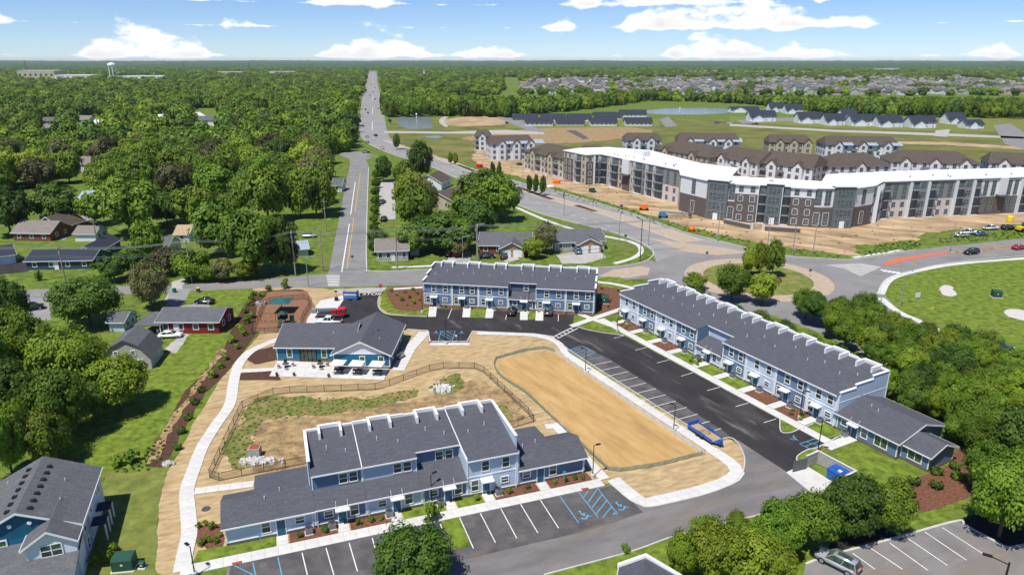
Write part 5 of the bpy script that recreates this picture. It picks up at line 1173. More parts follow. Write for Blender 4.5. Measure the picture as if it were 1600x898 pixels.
def tree(x, y, h, w, label, mt='leaf', det='mid', shape='round', group=None, bare=.18, name='broadleaf_tree', pale=False):
    NT_[0] += 1; ht = h*(1-bare); v = NT_[0] % 3
    o = thing(name, label, 'tree', (x, y, 0), rnd.uniform(0, 6.28), group)
    c = O('crown', crown(mt, det, shape, v), o, (0, 0, h*bare), 0, (w/2, w/2, ht))
    k = O('trunk', TRKP if pale else TRK[v % 3], o, (0, 0, h*bare), 0, (w/2, w/2, ht)); k.scale = (min(w/2, ht*.6), min(w/2, ht*.6), ht)
    if bare > .3: k.scale.z = ht*bare/.3*.9
    return o
def tp(px, pb, pt, wpx, label, mt='leaf', det='near', shape='round', **k):
    q = P(px, pb); h = HGT(px, pb, pt); w = wpx*(q.y*math.cos(PITCH)+CAM_H*math.sin(PITCH))/FPX
    return tree(q.x, q.y, h, w, label, mt, det, shape, **k)
# trees of the foreground and around the site
tp(650, 918, 828, 142, 'dense round maple on the stall island at the bottom edge', 'leaf_dark')
for a in ((1112,914,815,104,'leaf_bright','pale green bushy tree behind the dark gabled building'), (1062,905,826,56,'leaf_bright','small pale tree right of the dark gabled building'), (1158,912,822,112,'leaf_bright','pale green tree in the middle of the bottom thicket'),
          (1100,852,806,60,'leaf','young tree at the kerb above the thicket'), (1150,842,800,46,'leaf','slim young tree at the kerb left of the maples'), (1212,868,786,90,'leaf','green maple left of the pair beside the drive mouth'),
          (1258,856,772,98,'leaf','broad maple below the refuse enclosure'), (1325,838,745,112,'leaf_dark','tallest maple below the refuse enclosure'), (1385,832,752,84,'leaf','maple at the right end of the clump below the enclosure'),
          (1205,922,850,80,'leaf_bright','pale tree left of the parked grey car'), (1560,838,712,124,'leaf','large maple at the dark mulch in the lower right corner'), (1604,806,690,120,'leaf_bright','pale tree cut by the right edge of the picture'),
          (1535,772,690,80,'leaf','tree standing above the mulch bed at the right'), (1585,742,632,110,'leaf_dark','dark tree at the right edge behind the low wing')):
    tp(a[0], a[1], a[2], a[3], a[5], a[4])
for a in ((20,545,430,78,'leaf_dark','dark tree at the left edge below the street'), (142,508,428,112,'leaf_dark','big dark tree between the street and the gambrel garage'), (238,482,410,62,'leaf_olive','olive spruce-like tree beside the red house drive'),
          (50,600,480,104,'leaf','leafy tree left of the pale bushy tree'), (118,632,512,128,'leaf_bright','large pale bushy tree left of the gambrel garage'), (190,640,556,108,'leaf_bright','round willow-like bush in front of the gambrel garage'),
          (98,690,578,104,'leaf','tree overhanging the west lawn from the thicket'), (28,688,560,110,'leaf_dark','dark tree in the left thicket'), (20,745,615,84,'leaf','tree behind the roof at the lower left corner'),
          (72,728,640,92,'leaf','tree above the lower left roof beside the lawn'), (150,660,590,70,'leaf_dark','dark tree in the gap left of the willow-like bush'), (-10,640,500,90,'leaf','tree cut by the left edge of the picture')):
    tp(a[0], a[1], a[2], a[3], a[5], a[4])
b_ = tp(10, 765, 650, 40, 'bare dead tree with pale branches at the left edge', 'leaf', 'far', bare=.6, pale=True)
# gardens on the left
for i, a in enumerate(((205,368,272,112,'leaf'),(308,356,288,70,'leaf'),(345,398,318,92,'leaf'),(402,428,324,104,'leaf'),(446,426,340,62,'leaf_dark'),(212,432,386,62,'leaf_dark'),(266,430,384,54,'leaf_olive'),(302,438,388,60,'leaf'),(350,440,404,40,'leaf_olive'),
          (326,440,412,36,'leaf_bright'),(386,436,406,42,'leaf_bright'),(420,346,262,88,'leaf'),(495,340,262,62,'leaf'),(92,354,288,82,'leaf_dark'),(18,368,288,76,'leaf_dark'),(150,352,300,60,'leaf'),(262,350,300,62,'leaf_dark'),(235,415,345,50,'leaf'),(180,440,398,50,'leaf_dark'),(470,340,285,50,'leaf'),(510,330,285,40,'leaf_bright'),(365,345,292,60,'leaf'))):
    tp(a[0], a[1], a[2], a[3], 'garden tree, %s counted among those between the west street and the wood' % (ORD[i] if i < 20 else ('twenty-first','twenty-second')[i-20]), a[4], 'mid', group='garden trees north of the west street')
# grove in the middle
for i, a in enumerate(((600,284,244,34,'leaf_dark'),(634,306,250,44,'leaf'),(640,336,266,54,'leaf_bright'),(657,282,220,42,'leaf_dark'),(652,362,290,74,'leaf'),(690,392,330,112,'leaf_dark'),(756,338,262,84,'leaf'),(782,346,276,70,'leaf'),(732,358,292,70,'leaf'),(716,395,340,60,'leaf'),(592,398,356,40,'leaf_dark'),(640,400,350,50,'leaf'),(668,345,275,40,'leaf_olive'),(745,372,312,70,'leaf_dark'))):
    tp(a[0], a[1], a[2], a[3], 'leafy tree, %s counted in the grove around the brown-roofed hall' % ORD[i], a[4], 'mid', group='trees of the grove around the hall')
tp(833, 404, 371, 38, 'round bright tree on the lawn between the two duplexes', 'leaf_bright', 'mid'); tp(852, 396, 346, 38, 'olive tree beside the right duplex garage', 'leaf_olive', 'mid'); tp(718, 402, 375, 30, 'small tree beside the red car', 'leaf_olive', 'mid')
for i in range(9): tp(583+i*.7, 392-i*14, 392-i*14-16, 17, 'low tree in the hedge line along the right side of the north road', 'leaf_dark', 'mid', group='hedge trees along the north road')
for i, (x, b, t, w, m) in enumerate(((1168,431,381,24,'leaf_yellow'),(1186,431,377,26,'leaf_yellow'),(1206,433,373,36,'leaf'))): tp(x, b, t, w, ('yellow-green columnar tree, left one on the roundabout island', 'yellow-green columnar tree, middle one on the roundabout island', 'green columnar tree on the roundabout island')[i], m, 'mid', 'column')
tp(1143, 470, 412, 60, 'loose tree between the roundabout and the long row', 'leaf', 'near'); tp(1190, 476, 424, 50, 'yellowish loose tree before the roundabout island', 'leaf_yellow', 'mid'); tp(1085, 452, 428, 46, 'small tree at the far end of the long row', 'leaf', 'mid')
for i, (x, b, t, w) in enumerate(((827,302,271,11),(837,304,272,11),(848,306,272,12),(704,257,236,9),(712,259,237,9),(620,234,207,13),(770,282,250,9),(780,284,252,9),(672,247,228,9))):
    tp(x, b, t, w, 'columnar street tree, %s counted on the median of the main road' % ORD[i], 'leaf_yellow' if i in (3,4) else 'leaf_dark', 'mid', 'column', group='median trees', bare=.15)
# thicket behind the long row
invB = MBB.inverted(); pr = random.Random(11)
def inside(p, poly):
    x, y = p; c = False; n = len(poly)
    for i in range(n):
        x1, y1 = poly[i][:2]; x2, y2 = poly[(i+1) % n][:2]
        if (y1 > y) != (y2 > y) and x < (x2-x1)*(y-y1)/(y2-y1)+x1: c = not c
    return c
def scatter(poly_px, dist, n, seed, ok=None):
    r_ = random.Random(seed); poly = [P(*p) for p in poly_px]; xs = [p.x for p in poly]; ys = [p.y for p in poly]; pts = []; cell = {}
    for _ in range(n):
        x, y = r_.uniform(min(xs), max(xs)), r_.uniform(min(ys), max(ys))
        if not inside((x, y), poly) or (ok and not ok(x, y)): continue
        k = (int(x//dist), int(y//dist))
        if any((x-a)**2+(y-b)**2 < dist*dist for i in (-1,0,1) for j in (-1,0,1) for a, b in cell.get((k[0]+i, k[1]+j), ())): continue
        cell.setdefault(k, []).append((x, y)); pts.append((x, y))
    return pts
def okB(x, y):
    q = invB @ Vector((x, y, 0)); return q.y > 13.5 or q.x > 72
TH = scatter([(1240,488),(1300,502),(1360,518),(1430,545),(1500,572),(1600,606),(1700,650),(1720,790),(1600,765),(1540,722),(1506,690),(1478,662),(1405,606),(1330,560)], 3.6, 6000, 5, okB)
for i, (x, y) in enumerate(TH): tree(x, y, pr.uniform(5.8, 8.8), pr.uniform(5, 7.4), 'tree of the dense thicket between the long row and the road behind it', pr.choice(('leaf','leaf','leaf_dark','leaf_bright')), 'near', group='thicket behind the long row', bare=pr.uniform(.2,.35))
for i in range(24):
    x_ = 6+i*2.9; q = MBB @ Vector((x_, pr.uniform(14, 18.5) if x_ < 66 else pr.uniform(10.5, 16), 0))
    tree(q.x, q.y, pr.uniform(4.6, 6.6), pr.uniform(4.6, 6.4), 'low tree close behind the long row, %s counted from its far end' % (ORD[i] if i < 20 else ('twenty-first','twenty-second','twenty-third','twenty-fourth')[i-20]), pr.choice(('leaf','leaf_dark','leaf_bright')), 'near', group='low trees close behind the long row', bare=.12)
# woods
HOLES = [(296,350,170,226),(55,100,185,226),(106,174,182,226),(238,270,180,214),(116,157,255,338),(398,430,170,200),(58,86,196,232),(20,150,300,330),(505,545,240,310)]
def okW(x, y):
    a, b = PX((x, y, 0)); return not any(h[0] < a < h[1] and h[2] < b < h[3] for h in HOLES)
W1 = scatter([(-160,150),(553,150),(549,200),(540,235),(516,300),(500,322),(440,318),(330,318),(250,312),(160,306),(110,296),(60,300),(-160,330)], 11.2, 26000, 21, okW)
W1.sort(key=lambda p: p[1])
W2 = scatter([(605,184),(690,182),(800,184),(960,166),(1010,158),(1150,160),(1300,178),(1450,183),(1700,188),(1700,174),(1250,168),(1000,154),(900,164),(780,170),(700,160),(600,160)], 9.0, 26000, 22)
W2.sort(key=lambda p: p[1])
stuff_pts = []
for i, (x, y) in enumerate(W1):
    if i < 105: tree(x, y, pr.uniform(12, 18), pr.uniform(14, 20), 'broadleaf tree of the dense wood on the left behind the gardens', pr.choice(('leaf','leaf','leaf_dark','leaf_bright','leaf','leaf_bright','leaf_olive')), 'mid', group='trees of the left wood', bare=.12)
    else: stuff_pts.append((x, y, pr.uniform(11, 17.5), pr.uniform(14, 21)))
for i, (x, y) in enumerate(W2):
    if i < 40: tree(x, y, pr.uniform(16, 21), pr.uniform(11, 15), 'tall tree at the near edge of the wood behind the new houses', pr.choice(('leaf','leaf_dark','leaf','leaf_bright')), 'mid', group='trees of the wood behind the new houses', bare=.08)
    else: stuff_pts.append((x, y, pr.uniform(12, 16) if y > 720 else pr.uniform(16, 21), pr.uniform(11, 16)))
def okF(x, y):
    a, b = PX((x, y, 0))
    if 785 < a < 1700 and 121 < b < 149 and not (mnoise.noise(Vector((x/90, y/160, 0))) > .36): return False
    if 1060 < a < 1275 and 113 < b < 117.5: return False
    if 574-(b-110)*.22 < a < 592+(b-110)*.25 and b < 215: return False
    if any(h0 < a < h1 and 118 < b < 128 for h0, h1 in ((25,145),(165,260))): return False
    return okW(x, y)
W3 = scatter([(-400,151),(-400,109),(2000,109),(2000,150),(560,150),(553,151)], 17, 90000, 23, okF)
for x, y in W3: stuff_pts.append((x, y, pr.uniform(9, 15), pr.uniform(14, 22)))
print('trees', NT_[0], 'stuff', len(stuff_pts), len(W1), len(W2), len(W3))
def gn_wood(name, pts, label, sources):
    n = len(pts); me = bpy.data.meshes.new(name); me.from_pydata([(x, y, 0) for x, y, h, w in pts], [], [])
    a = me.attributes.new('scl', 'FLOAT_VECTOR', 'POINT'); a.data.foreach_set('vector', [c for x, y, h, w in pts for c in (w/2, w/2, h)])
    b = me.attributes.new('spin', 'FLOAT_VECTOR', 'POINT'); b.data.foreach_set('vector', [c for _ in pts for c in (0, 0, pr.uniform(0, 6.28))])
    i = me.attributes.new('idx', 'INT', 'POINT'); i.data.foreach_set('value', [pr.randrange(len(sources)) for _ in pts])
    o = tag(O(name, me), label, 'woodland', kind='stuff'); ng = bpy.data.node_groups.new(name, 'GeometryNodeTree')
    ng.interface.new_socket('Geometry', in_out='INPUT', socket_type='NodeSocketGeometry'); ng.interface.new_socket('Geometry', in_out='OUTPUT', socket_type='NodeSocketGeometry')
    I, Oo = ng.nodes.new('NodeGroupInput'), ng.nodes.new('NodeGroupOutput'); ip = ng.nodes.new('GeometryNodeInstanceOnPoints'); jn = ng.nodes.new('GeometryNodeJoinGeometry')
    for s in sources:
        oi = ng.nodes.new('GeometryNodeObjectInfo'); oi.inputs['Object'].default_value = s; oi.inputs['As Instance'].default_value = True; ng.links.new(oi.outputs['Geometry'], jn.inputs[0])
    def at(nm, ty, sock):
        q = ng.nodes.new('GeometryNodeInputNamedAttribute'); q.data_type = ty; q.inputs['Name'].default_value = nm; ng.links.new([s_ for s_ in q.outputs if s_.enabled and s_.name == 'Attribute'][0], ip.inputs[sock])
    ng.links.new(I.outputs[0], ip.inputs['Points']); ng.links.new(jn.outputs[0], ip.inputs['Instance']); ip.inputs['Pick Instance'].default_value = True
    at('scl', 'FLOAT_VECTOR', 'Scale'); at('spin', 'FLOAT_VECTOR', 'Rotation'); at('idx', 'INT', 'Instance Index')
    ng.links.new(ip.outputs[0], Oo.inputs[0]); md = o.modifiers.new('wood', 'NODES'); md.node_group = ng; return o
# source crowns of the mass: crowns of small saplings that stand at its edge
SRC = []
for i, (mt, x, y, l) in enumerate((('leaf_far',556,176,'small sapling beside the main road at the wood edge, far one'), ('leaf',554,192,'small sapling beside the main road at the wood edge, middle one'), ('leaf_dark',552,206,'small sapling beside the main road at the wood edge, near one'), ('leaf_bright',549,222,'pale sapling beside the main road near the link road'), ('leaf_bright',611,176,'sapling right of the main road above the pond'), ('leaf',609,192,'sapling right of the main road beside the pond'))):
    q = P(x, y); t_ = tree(q.x, q.y, 4, 4, l, mt, 'far', name='sapling'); SRC.append([c for c in t_.children if c.name.startswith('crown')][0])
gn_wood('distant_woodland', stuff_pts, 'dense green woodland stretching from the gardens to the horizon', SRC)
gn_wood('distant_estate', [(q.x, q.y, 1.1, 2.2) for q in more_est], 'mass of tan-roofed houses filling the far estate', [o for o in bpy.data.objects if o.name.startswith('estate_house') and o.type == 'MESH'][:4])
# canopy beyond, to the horizon: uneven tree tops
nu, nv = 300, 130; v = []; f = []
for j in range(nv):
    r_ = 3900*(16000/3900)**(j/(nv-1))
    for i in range(nu):
        a = R(-47+94*i/(nu-1)); x, y = r_*math.sin(a), r_*math.cos(a)
        z = 11+5*mnoise.noise(Vector((x/70, y/110, 0)))+6*mnoise.noise(Vector((x/260, y/420, 3)))+rnd.uniform(-2.5, 2.5)+max(0, (r_-7000)/9000)*28*(.6+.8*mnoise.noise(Vector((x/2600, y/4000, 9))))
        if j == 0: z = 0
        v.append((x, y, max(z, .5)))
for j in range(nv-1):
    for i in range(nu-1): f.append((j*nu+i, j*nu+i+1, (j+1)*nu+i+1, (j+1)*nu+i))
me = bpy.data.meshes.new('far_canopy'); me.from_pydata(v, [], f); me.materials.append(mat('far_canopy', (.030,.070,.022), .95, .45, .02, col2=(.045,.095,.025), det=8, patch=((.11,.12,.04), .0012, .62, .04))); tag(O('far_canopy', me), 'unbroken far woodland canopy along the horizon', 'woodland', kind='stuff')
# shrubs
SH = [leaf_cloud('foliage', m, 60+i, 9, 420, .16, 'round', .45) for i, m in enumerate(('leaf_dark','leaf','leaf_bright','leaf_olive'))]
def shrub(q, s, label, grp, k=0, tall=1.0):
    t = thing('shrub', label, 'shrub', (q[0], q[1], .05), rnd.uniform(0, 6), grp); O('foliage', SH[k], t, (0,0,.06), 0, (s, s, s*1.5*tall)); O('stem', cached('stem', lambda: MB().tube((0,0,-.1),(0,0,.5),.05,5,.02).mesh('stem','bark')), t, (0,0,0), 0, s)
for i, (x, y) in enumerate(((315,612),(306,631),(295,655),(284,677),(277,702))): shrub(P(x, y), .75, 'round shrub, %s from the top in the lower mulch strip by the path' % ORD[i], 'shrubs of the lower mulch strip', 0)
for i, (x, y) in enumerate(((396,462),(408,463),(393,470),(390,478),(384,489),(395,497),(386,505),(376,516),(382,524),(365,535),(372,545),(352,562),(345,575),(331,590))): shrub(P(x, y), rnd.uniform(.7,1.1), 'young shrub, %s from the top in the upper mulch strip by the playground' % ORD[i], 'shrubs of the upper mulch strip', 1+i % 2)
for i, (x, y) in enumerate(((1463,741),(1490,732),(1495,748),(1462,763),(1427,757),(1421,774))): shrub(P(x, y), .85, ('round shrub nearest the low wing corner','round shrub top right of the east mulch bed','round shrub at the right of the east mulch bed','round shrub at the bottom of the east mulch bed','round shrub at the left of the east mulch bed','round shrub at the lower left of the east mulch bed')[i], 'shrubs of the east mulch bed', 0)
for i, (x, y) in enumerate(((612,456),(620,462),(628,470),(633,458),(640,466),(646,475),(652,460),(655,470),(636,478),(645,455))): shrub(P(x, y), rnd.uniform(.35,.7), 'small plant in the mulch island left of the back townhouse row', 'plants of the mulch island', 1+i % 2)
for i, (x, y) in enumerate(((940,452),(948,462),(955,470),(965,455),(975,466),(985,458),(950,480),(968,478))): shrub(P(x, y), rnd.uniform(.25,.45), 'small reddish plant in the bed between the two townhouse rows', 'plants of the bed between the rows', 3)
for i, (x, y) in enumerate(((311,824),(322,820),(332,826),(325,846),(338,848),(345,838),(314,852))): shrub(P(x, y), rnd.uniform(.35,.6), 'small plant in the bed at the left end of the front row', 'plants of the left front bed', 1+i % 2)
for i, (x, m) in enumerate(((8.2,0),(11.2,0),(15.2,1),(16.8,1),(18.0,1),(33.6,1),(34.9,1),(37.6,3),(41.4,1),(43.0,1),(44.4,1),(45.6,3),(25.6,2),(30.4,2))): shrub(MC @ Vector((x,-1.0,0)), rnd.uniform(.35,.6), 'small shrub, %s from the left along the foot of the front row' % ORD[i], 'shrubs at the foot of the front row', m)
for i in range(14): shrub(MBB @ Vector((1.5+i*.9+(18 if i > 5 else 0)+(20 if i > 9 else 0), -1.2-1.4*(i % 2), 0)), rnd.uniform(.3,.5), 'small shrub, %s from the far end in the beds of the long row' % ORD[i], 'shrubs in the beds of the long row', 1+i % 3)
for i in range(12): shrub(MA_ @ Vector((2.2+i*3.1, -.75, 0)), rnd.uniform(.25,.4), 'low shrub, %s from the left at the foot of the back row' % ORD[i], 'shrubs at the foot of the back row', i % 3)
for i, (x, y, s, l) in enumerate(((206,722,1.2,'shrub at the end of the mulch strip by the lawn'),(185,728,1.0,'low bush at the lawn corner above the lower left house'),(167,875,.8,'shrub beside the green utility cabinet, left'),(176,862,.7,'shrub beside the green utility cabinet, right'),(150,880,.8,'shrub against the wall of the lower left house'),(674,812,1.1,'young thin tree on the stall island, above the maple'),(1062,868,.9,'bush at the kerb above the pale trees'),(978,862,.6,'bush beside the roof of the dark gabled building'),(420,455,1.0,'young plant at the top of the playground bed, left'),(447,451,1.1,'green young plant at the top of the playground bed'),(61,438,1.1,'lone little tree on the lawn before the navy ranch house'),(146,420,1.0,'shrub at the right corner of the navy ranch house'))): shrub(P(x, y), s, l, None, 1+i % 2, 1.5 if i in (5,9,10) else 1)

# weeds and grass tufts on the basin, the verges and the building site
def tufts(poly, dist, n, seed, h, w): return [(x, y, pr.uniform(h*.5, h), pr.uniform(w*.5, w)) for x, y in scatter(poly, dist, n, seed)]
TF = tufts([(365,732),(352,712),(368,670),(392,632),(420,620),(500,622),(590,618),(650,608),(640,622),(560,640),(470,652),(412,655),(398,690),(400,725)], .8, 5000, 1, .2, .5)
TF += tufts([(672,605),(695,588),(718,585),(722,605),(705,615),(680,616)], .8, 1500, 2, .2, .5)+tufts([(395,700),(408,655),(470,652),(640,625),(700,600),(760,600),(820,650),(700,700),(480,740),(400,735)], 1.7, 1500, 3, .14, .35)
TF += tufts([(176,738),(215,722),(240,690),(262,690),(250,720),(228,736)], .7, 1200, 4, .4, .6)+tufts([(228,728),(240,695),(285,630),(345,545),(352,548),(295,628),(262,680),(250,715)], 1.0, 900, 5, .35, .6)
TF += tufts([(740,262),(850,297),(960,330),(1060,360),(1125,374),(1180,388),(1296,404),(1330,401),(1262,390),(1180,379),(1060,349),(850,287)], 1.6, 5000, 6, .4, 1.1)+tufts([(1345,402),(1436,388),(1440,376),(1370,382)], 1.3, 1500, 7, .45, 1.1)+tufts([(1466,380),(1600,371),(1600,357),(1468,374)], 1.4, 1500, 8, .45, 1.1)
TF += tufts([(738,250),(850,290),(1060,352),(1330,398),(1520,357),(1300,345),(1080,335),(900,280)], 5, 3000, 9, .3, 1.0)
gn_wood('weeds', TF, 'weeds and grass tufts in the basin and on the verges', [o for o in bpy.data.objects if o.name.startswith('foliage')][:4])
# ------------------------------------------------------------------ fences
def fence(name, label, path, h, step, panel, post, rail=None, pr_=.04, lean=0):
    pts = resample(pix(path), step); T = thing(name, label, 'fence', pts[0]); o = pts[0]
    pm = cached(('fp', h, post, pr_), lambda: MB().tube((0,0,0),(0,0,h+.08),pr_,6).mesh('post', post))
    for i, p in enumerate(pts):
        O('post', pm, T, p-o)
        if i+1 < len(pts):
            d = pts[i+1]-p; a = math.atan2(d.y, d.x); L = d.length; k = round(L, 1); s = L/k if k else 1
            def mk():
                b = MB(); n = 4; sag = rnd.uniform(0, .06) if lean else 0
                for j in range(n): b.add([(k*j/n,lean*math.sin(j*1.7),.03),(k*(j+1)/n,lean*math.sin((j+1)*1.7),.03),(k*(j+1)/n,lean*math.sin((j+1)*2.3),h-sag),(k*j/n,lean*math.sin(j*2.3),h-sag)], [(0,1,2,3)])
                return b.mesh('mesh_panel', panel)
            q = O('mesh_panel', cached(('fpan', k, h, panel, i % 3 if lean else 0), mk), T, p-o, a); q.scale = (s, 1, 1)
            if rail:
                for zz in (.08, h-.02):
                    r_ = O('rail', cached(('frail', k, rail), lambda: MB().box(0,-.025,-.025,k,.025,.025).mesh('rail', rail)), T, p-o+Vector((0,0,zz)), a); r_.scale = (s, 1, 1)
    return T
fence('basin_fence', 'dark chain-link fence around the grassy basin behind the front row', [(480,724),(324,755),(350,697),(379,637),(432,615),(592,609),(682,576),(749,576),(837,658),(793,671)], 1.3, 2.9, 'chain_link', 'metal_bronze', 'metal_bronze', .045)
fence('silt_fence', 'green silt fence with stakes around the bare straw plot', [(866,549),(849,545),(820,549),(774,562),(771,572),(780,588),(822,615),(893,682),(955,739),(1030,728),(1100,710)], .75, 2.2, 'silt_net', 'wood_pole', None, .035, .06)
fence('net_fence', 'pale net fence between the stalls and the straw plot', [(1100,710),(1000,643),(868,551)], .8, 2.3, 'net_white', 'wood_pole', None, .035, .04)
fence('playground_fence', 'dark metal fence around the playground', [(394,522),(404,498),(414,474),(430,471),(482,467),(484,480),(474,496),(470,508)], 1.3, 2.6, 'chain_link', 'metal_black', 'metal_black', .045)
fence('playground_fence', 'dark metal fence along the near side of the playground', [(394,522),(446,519)], 1.3, 2.6, 'chain_link', 'metal_black', 'metal_black', .045)
area('straw_plot', [(777,563),(850,549),(866,552),(1098,709),(957,737),(895,681),(824,614),(782,587)], mat('straw_fresh', (.41,.255,.095), .95, .14, .5, col2=(.46,.30,.125), bump=.4, patch=((.26,.16,.06), .13, .57, .15), det=12, stretch=(R(-58), 4)), .042)
# ------------------------------------------------------------------ basin outlet, stones
q = P(399, 712); T = thing('outlet_structure', 'concrete outlet box with rusty grate in the basin', 'structure', q, R(5)); MB().box(-.8,-.7,0,.8,.7,1.5).obj('box','block_wall',T); MB().box(-.65,-.55,1.5,.65,.55,1.58).obj('grate','rust_red',T)
for (x, y, n, sx, sy, l) in ((405,721,190,2.6,.9,'pile of white riprap stones below the outlet box'), (692,608,130,1.8,1.5,'ring of white riprap stones at the pipe mouth'), (263,726,46,.7,.5,'little heap of white stones at the mulch strip end')):
    q = P(x, y); b = MB(); r_ = random.Random(x)
    for i in range(n):
        cx, cy = r_.gauss(0, sx*.5), r_.gauss(0, sy*.5); s = r_.uniform(.12, .26); pts_ = []
        for dx, dy, dz in ((-1,-1,-1),(1,-1,-1),(1,1,-1),(-1,1,-1),(-.7,-.7,1),(.8,-.6,1),(.6,.8,1),(-.8,.6,1)): pts_.append((cx+dx*s*r_.uniform(.5,1), cy+dy*s*r_.uniform(.5,1), max(0, .12+dz*s*.8+max(0, .35-abs(cx)*.1-abs(cy)*.2)*r_.random())))
        b.add(pts_, [(0,3,2,1),(4,5,6,7),(0,1,5,4),(1,2,6,5),(2,3,7,6),(3,0,4,7)])
    tag(b.obj('riprap', 'rock', None, (q.x, q.y, .04)), l, 'stones', kind='stuff')
q = P(322, 795); tag(MB().lathe([(.55,0),(.5,.08),(.2,.1),(.15,.04)], 14).obj('drain_cover', 'metal_dark', None, (q.x, q.y, .04)), 'round drain cover in the straw left of the front row', 'drain cover')
# ------------------------------------------------------------------ lamps, poles, wires
def lamp_post(px, py, pt, rz, label):
    q = P(px, py); h = HGT(px, py, pt)
    T = thing('lamp_post', label, 'lamp post', q, rz, 'black lamp posts of the lots'); MB().lathe([(.3,0),(.3,.62),(.27,.66)], 12).obj('base','concrete',T); MB().tube((0,0,.6),(0,0,h),.075,8,.055).obj('pole','metal_black',T)
    a = MB().tube((0,0,h-.1),(.5,0,h),.03,6).obj('arm','metal_black',T); MB().box(.3,-.16,h-.02,.95,.16,h+.08).obj('lamp_head','metal_black',T)
for a in ((305,900,853,2.5,'black lamp post at the foot of the west path'),(675,789,741,.8,'black lamp post at the middle of the front row'),(926,746,695,.3,'black lamp post at the right end of the front row'),(1052,676,632,2.6,'black lamp post halfway along the stalls'),(914.5,584,545,2.6,'black lamp post at the far end of the stalls'),
          (1249,655,610,-.5,'black lamp post on the grass before the long row'),(1277,710,655,-.5,'black lamp post by the blue hatched bay near the low wing'),(660,489,456,.5,'black lamp post left of the back row'),(697,538,503,1.5,'black lamp post behind the clubhouse bays'),(826,491,459,1.2,'black lamp post in front of the back row'),(964.5,518,484,-1,'black lamp post at the far corner of the long row')): lamp_post(*a)
def street_lamp(px, py, pt, rz, label, m='metal_grey', ban=None):
    q = P(px, py); h = HGT(px, py, pt); T = thing('street_lamp', label, 'street lamp', q, rz, 'street lamps of the main road'); MB().tube((0,0,0),(0,0,h),.14,8,.09).obj('pole',m,T); MB().tube((0,0,h-.3),(1.8,0,h+.1),.06,6).obj('arm',m,T); MB().box(1.5,-.18,h+.02,2.4,.18,h+.16).obj('lamp_head',m,T)
    if ban: MB().box(-.9,-.03,h*.75,-.1,.03,h*.95).obj('banner',ban,T)
for i, a in enumerate(((881,337,299,1,'street lamp with red banner on the main road',"metal_grey",'red_gloss'),(817,303,264,1,'street lamp by the columnar median trees'),(1000,408,343,2,'dark street lamp at the corner lawn','metal_black'),(1013,384,340,.5,'pale street lamp at the roundabout entry'),(1121,377,322,1.5,'street lamp before the apartment corner'),(1197,402,342,1.5,'street lamp with twin head at the entrance wall'),(1238,399,330,1.5,'street lamp right of the entrance walls'),(1270,397,348,0,'slim street lamp on the verge'),(1484,395,348,2.2,'tall pale street lamp at the red median'),(1407,478,430,0,'street lamp at the corner of the east lawn'),(1562,935,878,2.6,'black lamp post at the bottom right lot','metal_black'),(636,262,229,1,'street lamp on the main road bend'),(745,407,350,0,'street lamp beside the left duplex'),(967,380,335,1,'street lamp on the verge by the splitter island'),(723,404,369,0,'small street lamp behind the back row'),(943,408,362,1,'slim lamp right of the right duplex'),(482,448,400,0,'green lamp pole at the street crossing'))):
    street_lamp(a[0], a[1], a[2], a[3], a[4], a[5] if len(a) > 5 else 'metal_grey', a[6] if len(a) > 6 else None)
UP = []
for i, (x, b, t, l) in enumerate(((102,439,384,'utility pole before the navy ranch house'),(300,441,374,'utility pole in the gardens by the street'),(462,431,360,'utility pole at the north road corner lawn'),(621,422,355,'utility pole before the corner house'),(746.5,407,350,'utility pole before the left duplex'))):
    q = P(x, b); h = HGT(x, b, t); T = thing('utility_pole', l, 'utility pole', q, ANG(P(102,439), P(746,407))+R(90), 'utility poles along the street'); UP.append((q, h))
    MB().tube((0,0,0),(0,0,h),.2,8,.13).obj('pole','wood_pole',T); MB().box(-1.3,-.06,h-.7,1.3,.06,h-.55).obj('crossarm','wood_pole',T)
    for s in (-1.1,-.4,.4,1.1): MB().lathe([(.05,0),(.08,.1),(.04,.22)],8).obj('insulator','vent_pipe',T,(s,0,h-.55))
    if i % 2 == 0: MB().lathe([(.26,0),(.28,.1),(.28,.85),(.2,.95)],10).obj('transformer','metal_grey',T,(.45,.2,h-2.4))
for i, (x, b, t, l) in enumerate(((505,424,355,'slim pole beside the north road, near one'),(510,362,312,'double utility pole beside the north road'),(533,320,288,'utility pole beside the white house by the north road'),(155,395,344,'utility pole beside the brick ranch house'))):
    q = P(x, b); h = HGT(x, b, t); T = thing('utility_pole', l, 'utility pole', q); MB().tube((0,0,0),(0,0,h),.2,8,.13).obj('pole','wood_pole',T); MB().box(-1,-.06,h-.7,1,.06,h-.55).obj('crossarm','wood_pole',T)
ends_ = [(Vector((UP[0][0].x-60, UP[0][0].y+8, 0)), UP[0][1])]+UP+[(Vector((UP[-1][0].x+60, UP[-1][0].y+10, 0)), UP[-1][1])]
for j, (dz, side) in enumerate(((-.35,-1.1),(-.35,-.4),(-.35,.4),(-.35,1.1),(-2.6,0),(-3.1,.1))):
    b = MB()
    for (a, ha), (c, hc) in zip(ends_, ends_[1:]):
        n_ = (c-a).normalized(); off = Vector((-n_.y, n_.x, 0))*side; A_, C_ = a+off+Vector((0,0,ha+dz)), c+off+Vector((0,0,hc+dz)); last = A_
        for k in range(1, 11):
            t = k/10; p = A_.lerp(C_, t)-Vector((0, 0, 1.0*4*t*(1-t))); b.tube(last, p, .04, 3); last = p
    o = b.obj('overhead_wire', 'metal_grey'); tag(o, 'overhead wire along the street, %s from the camera side' % ORD[j], 'wire', 'overhead wires along the street')
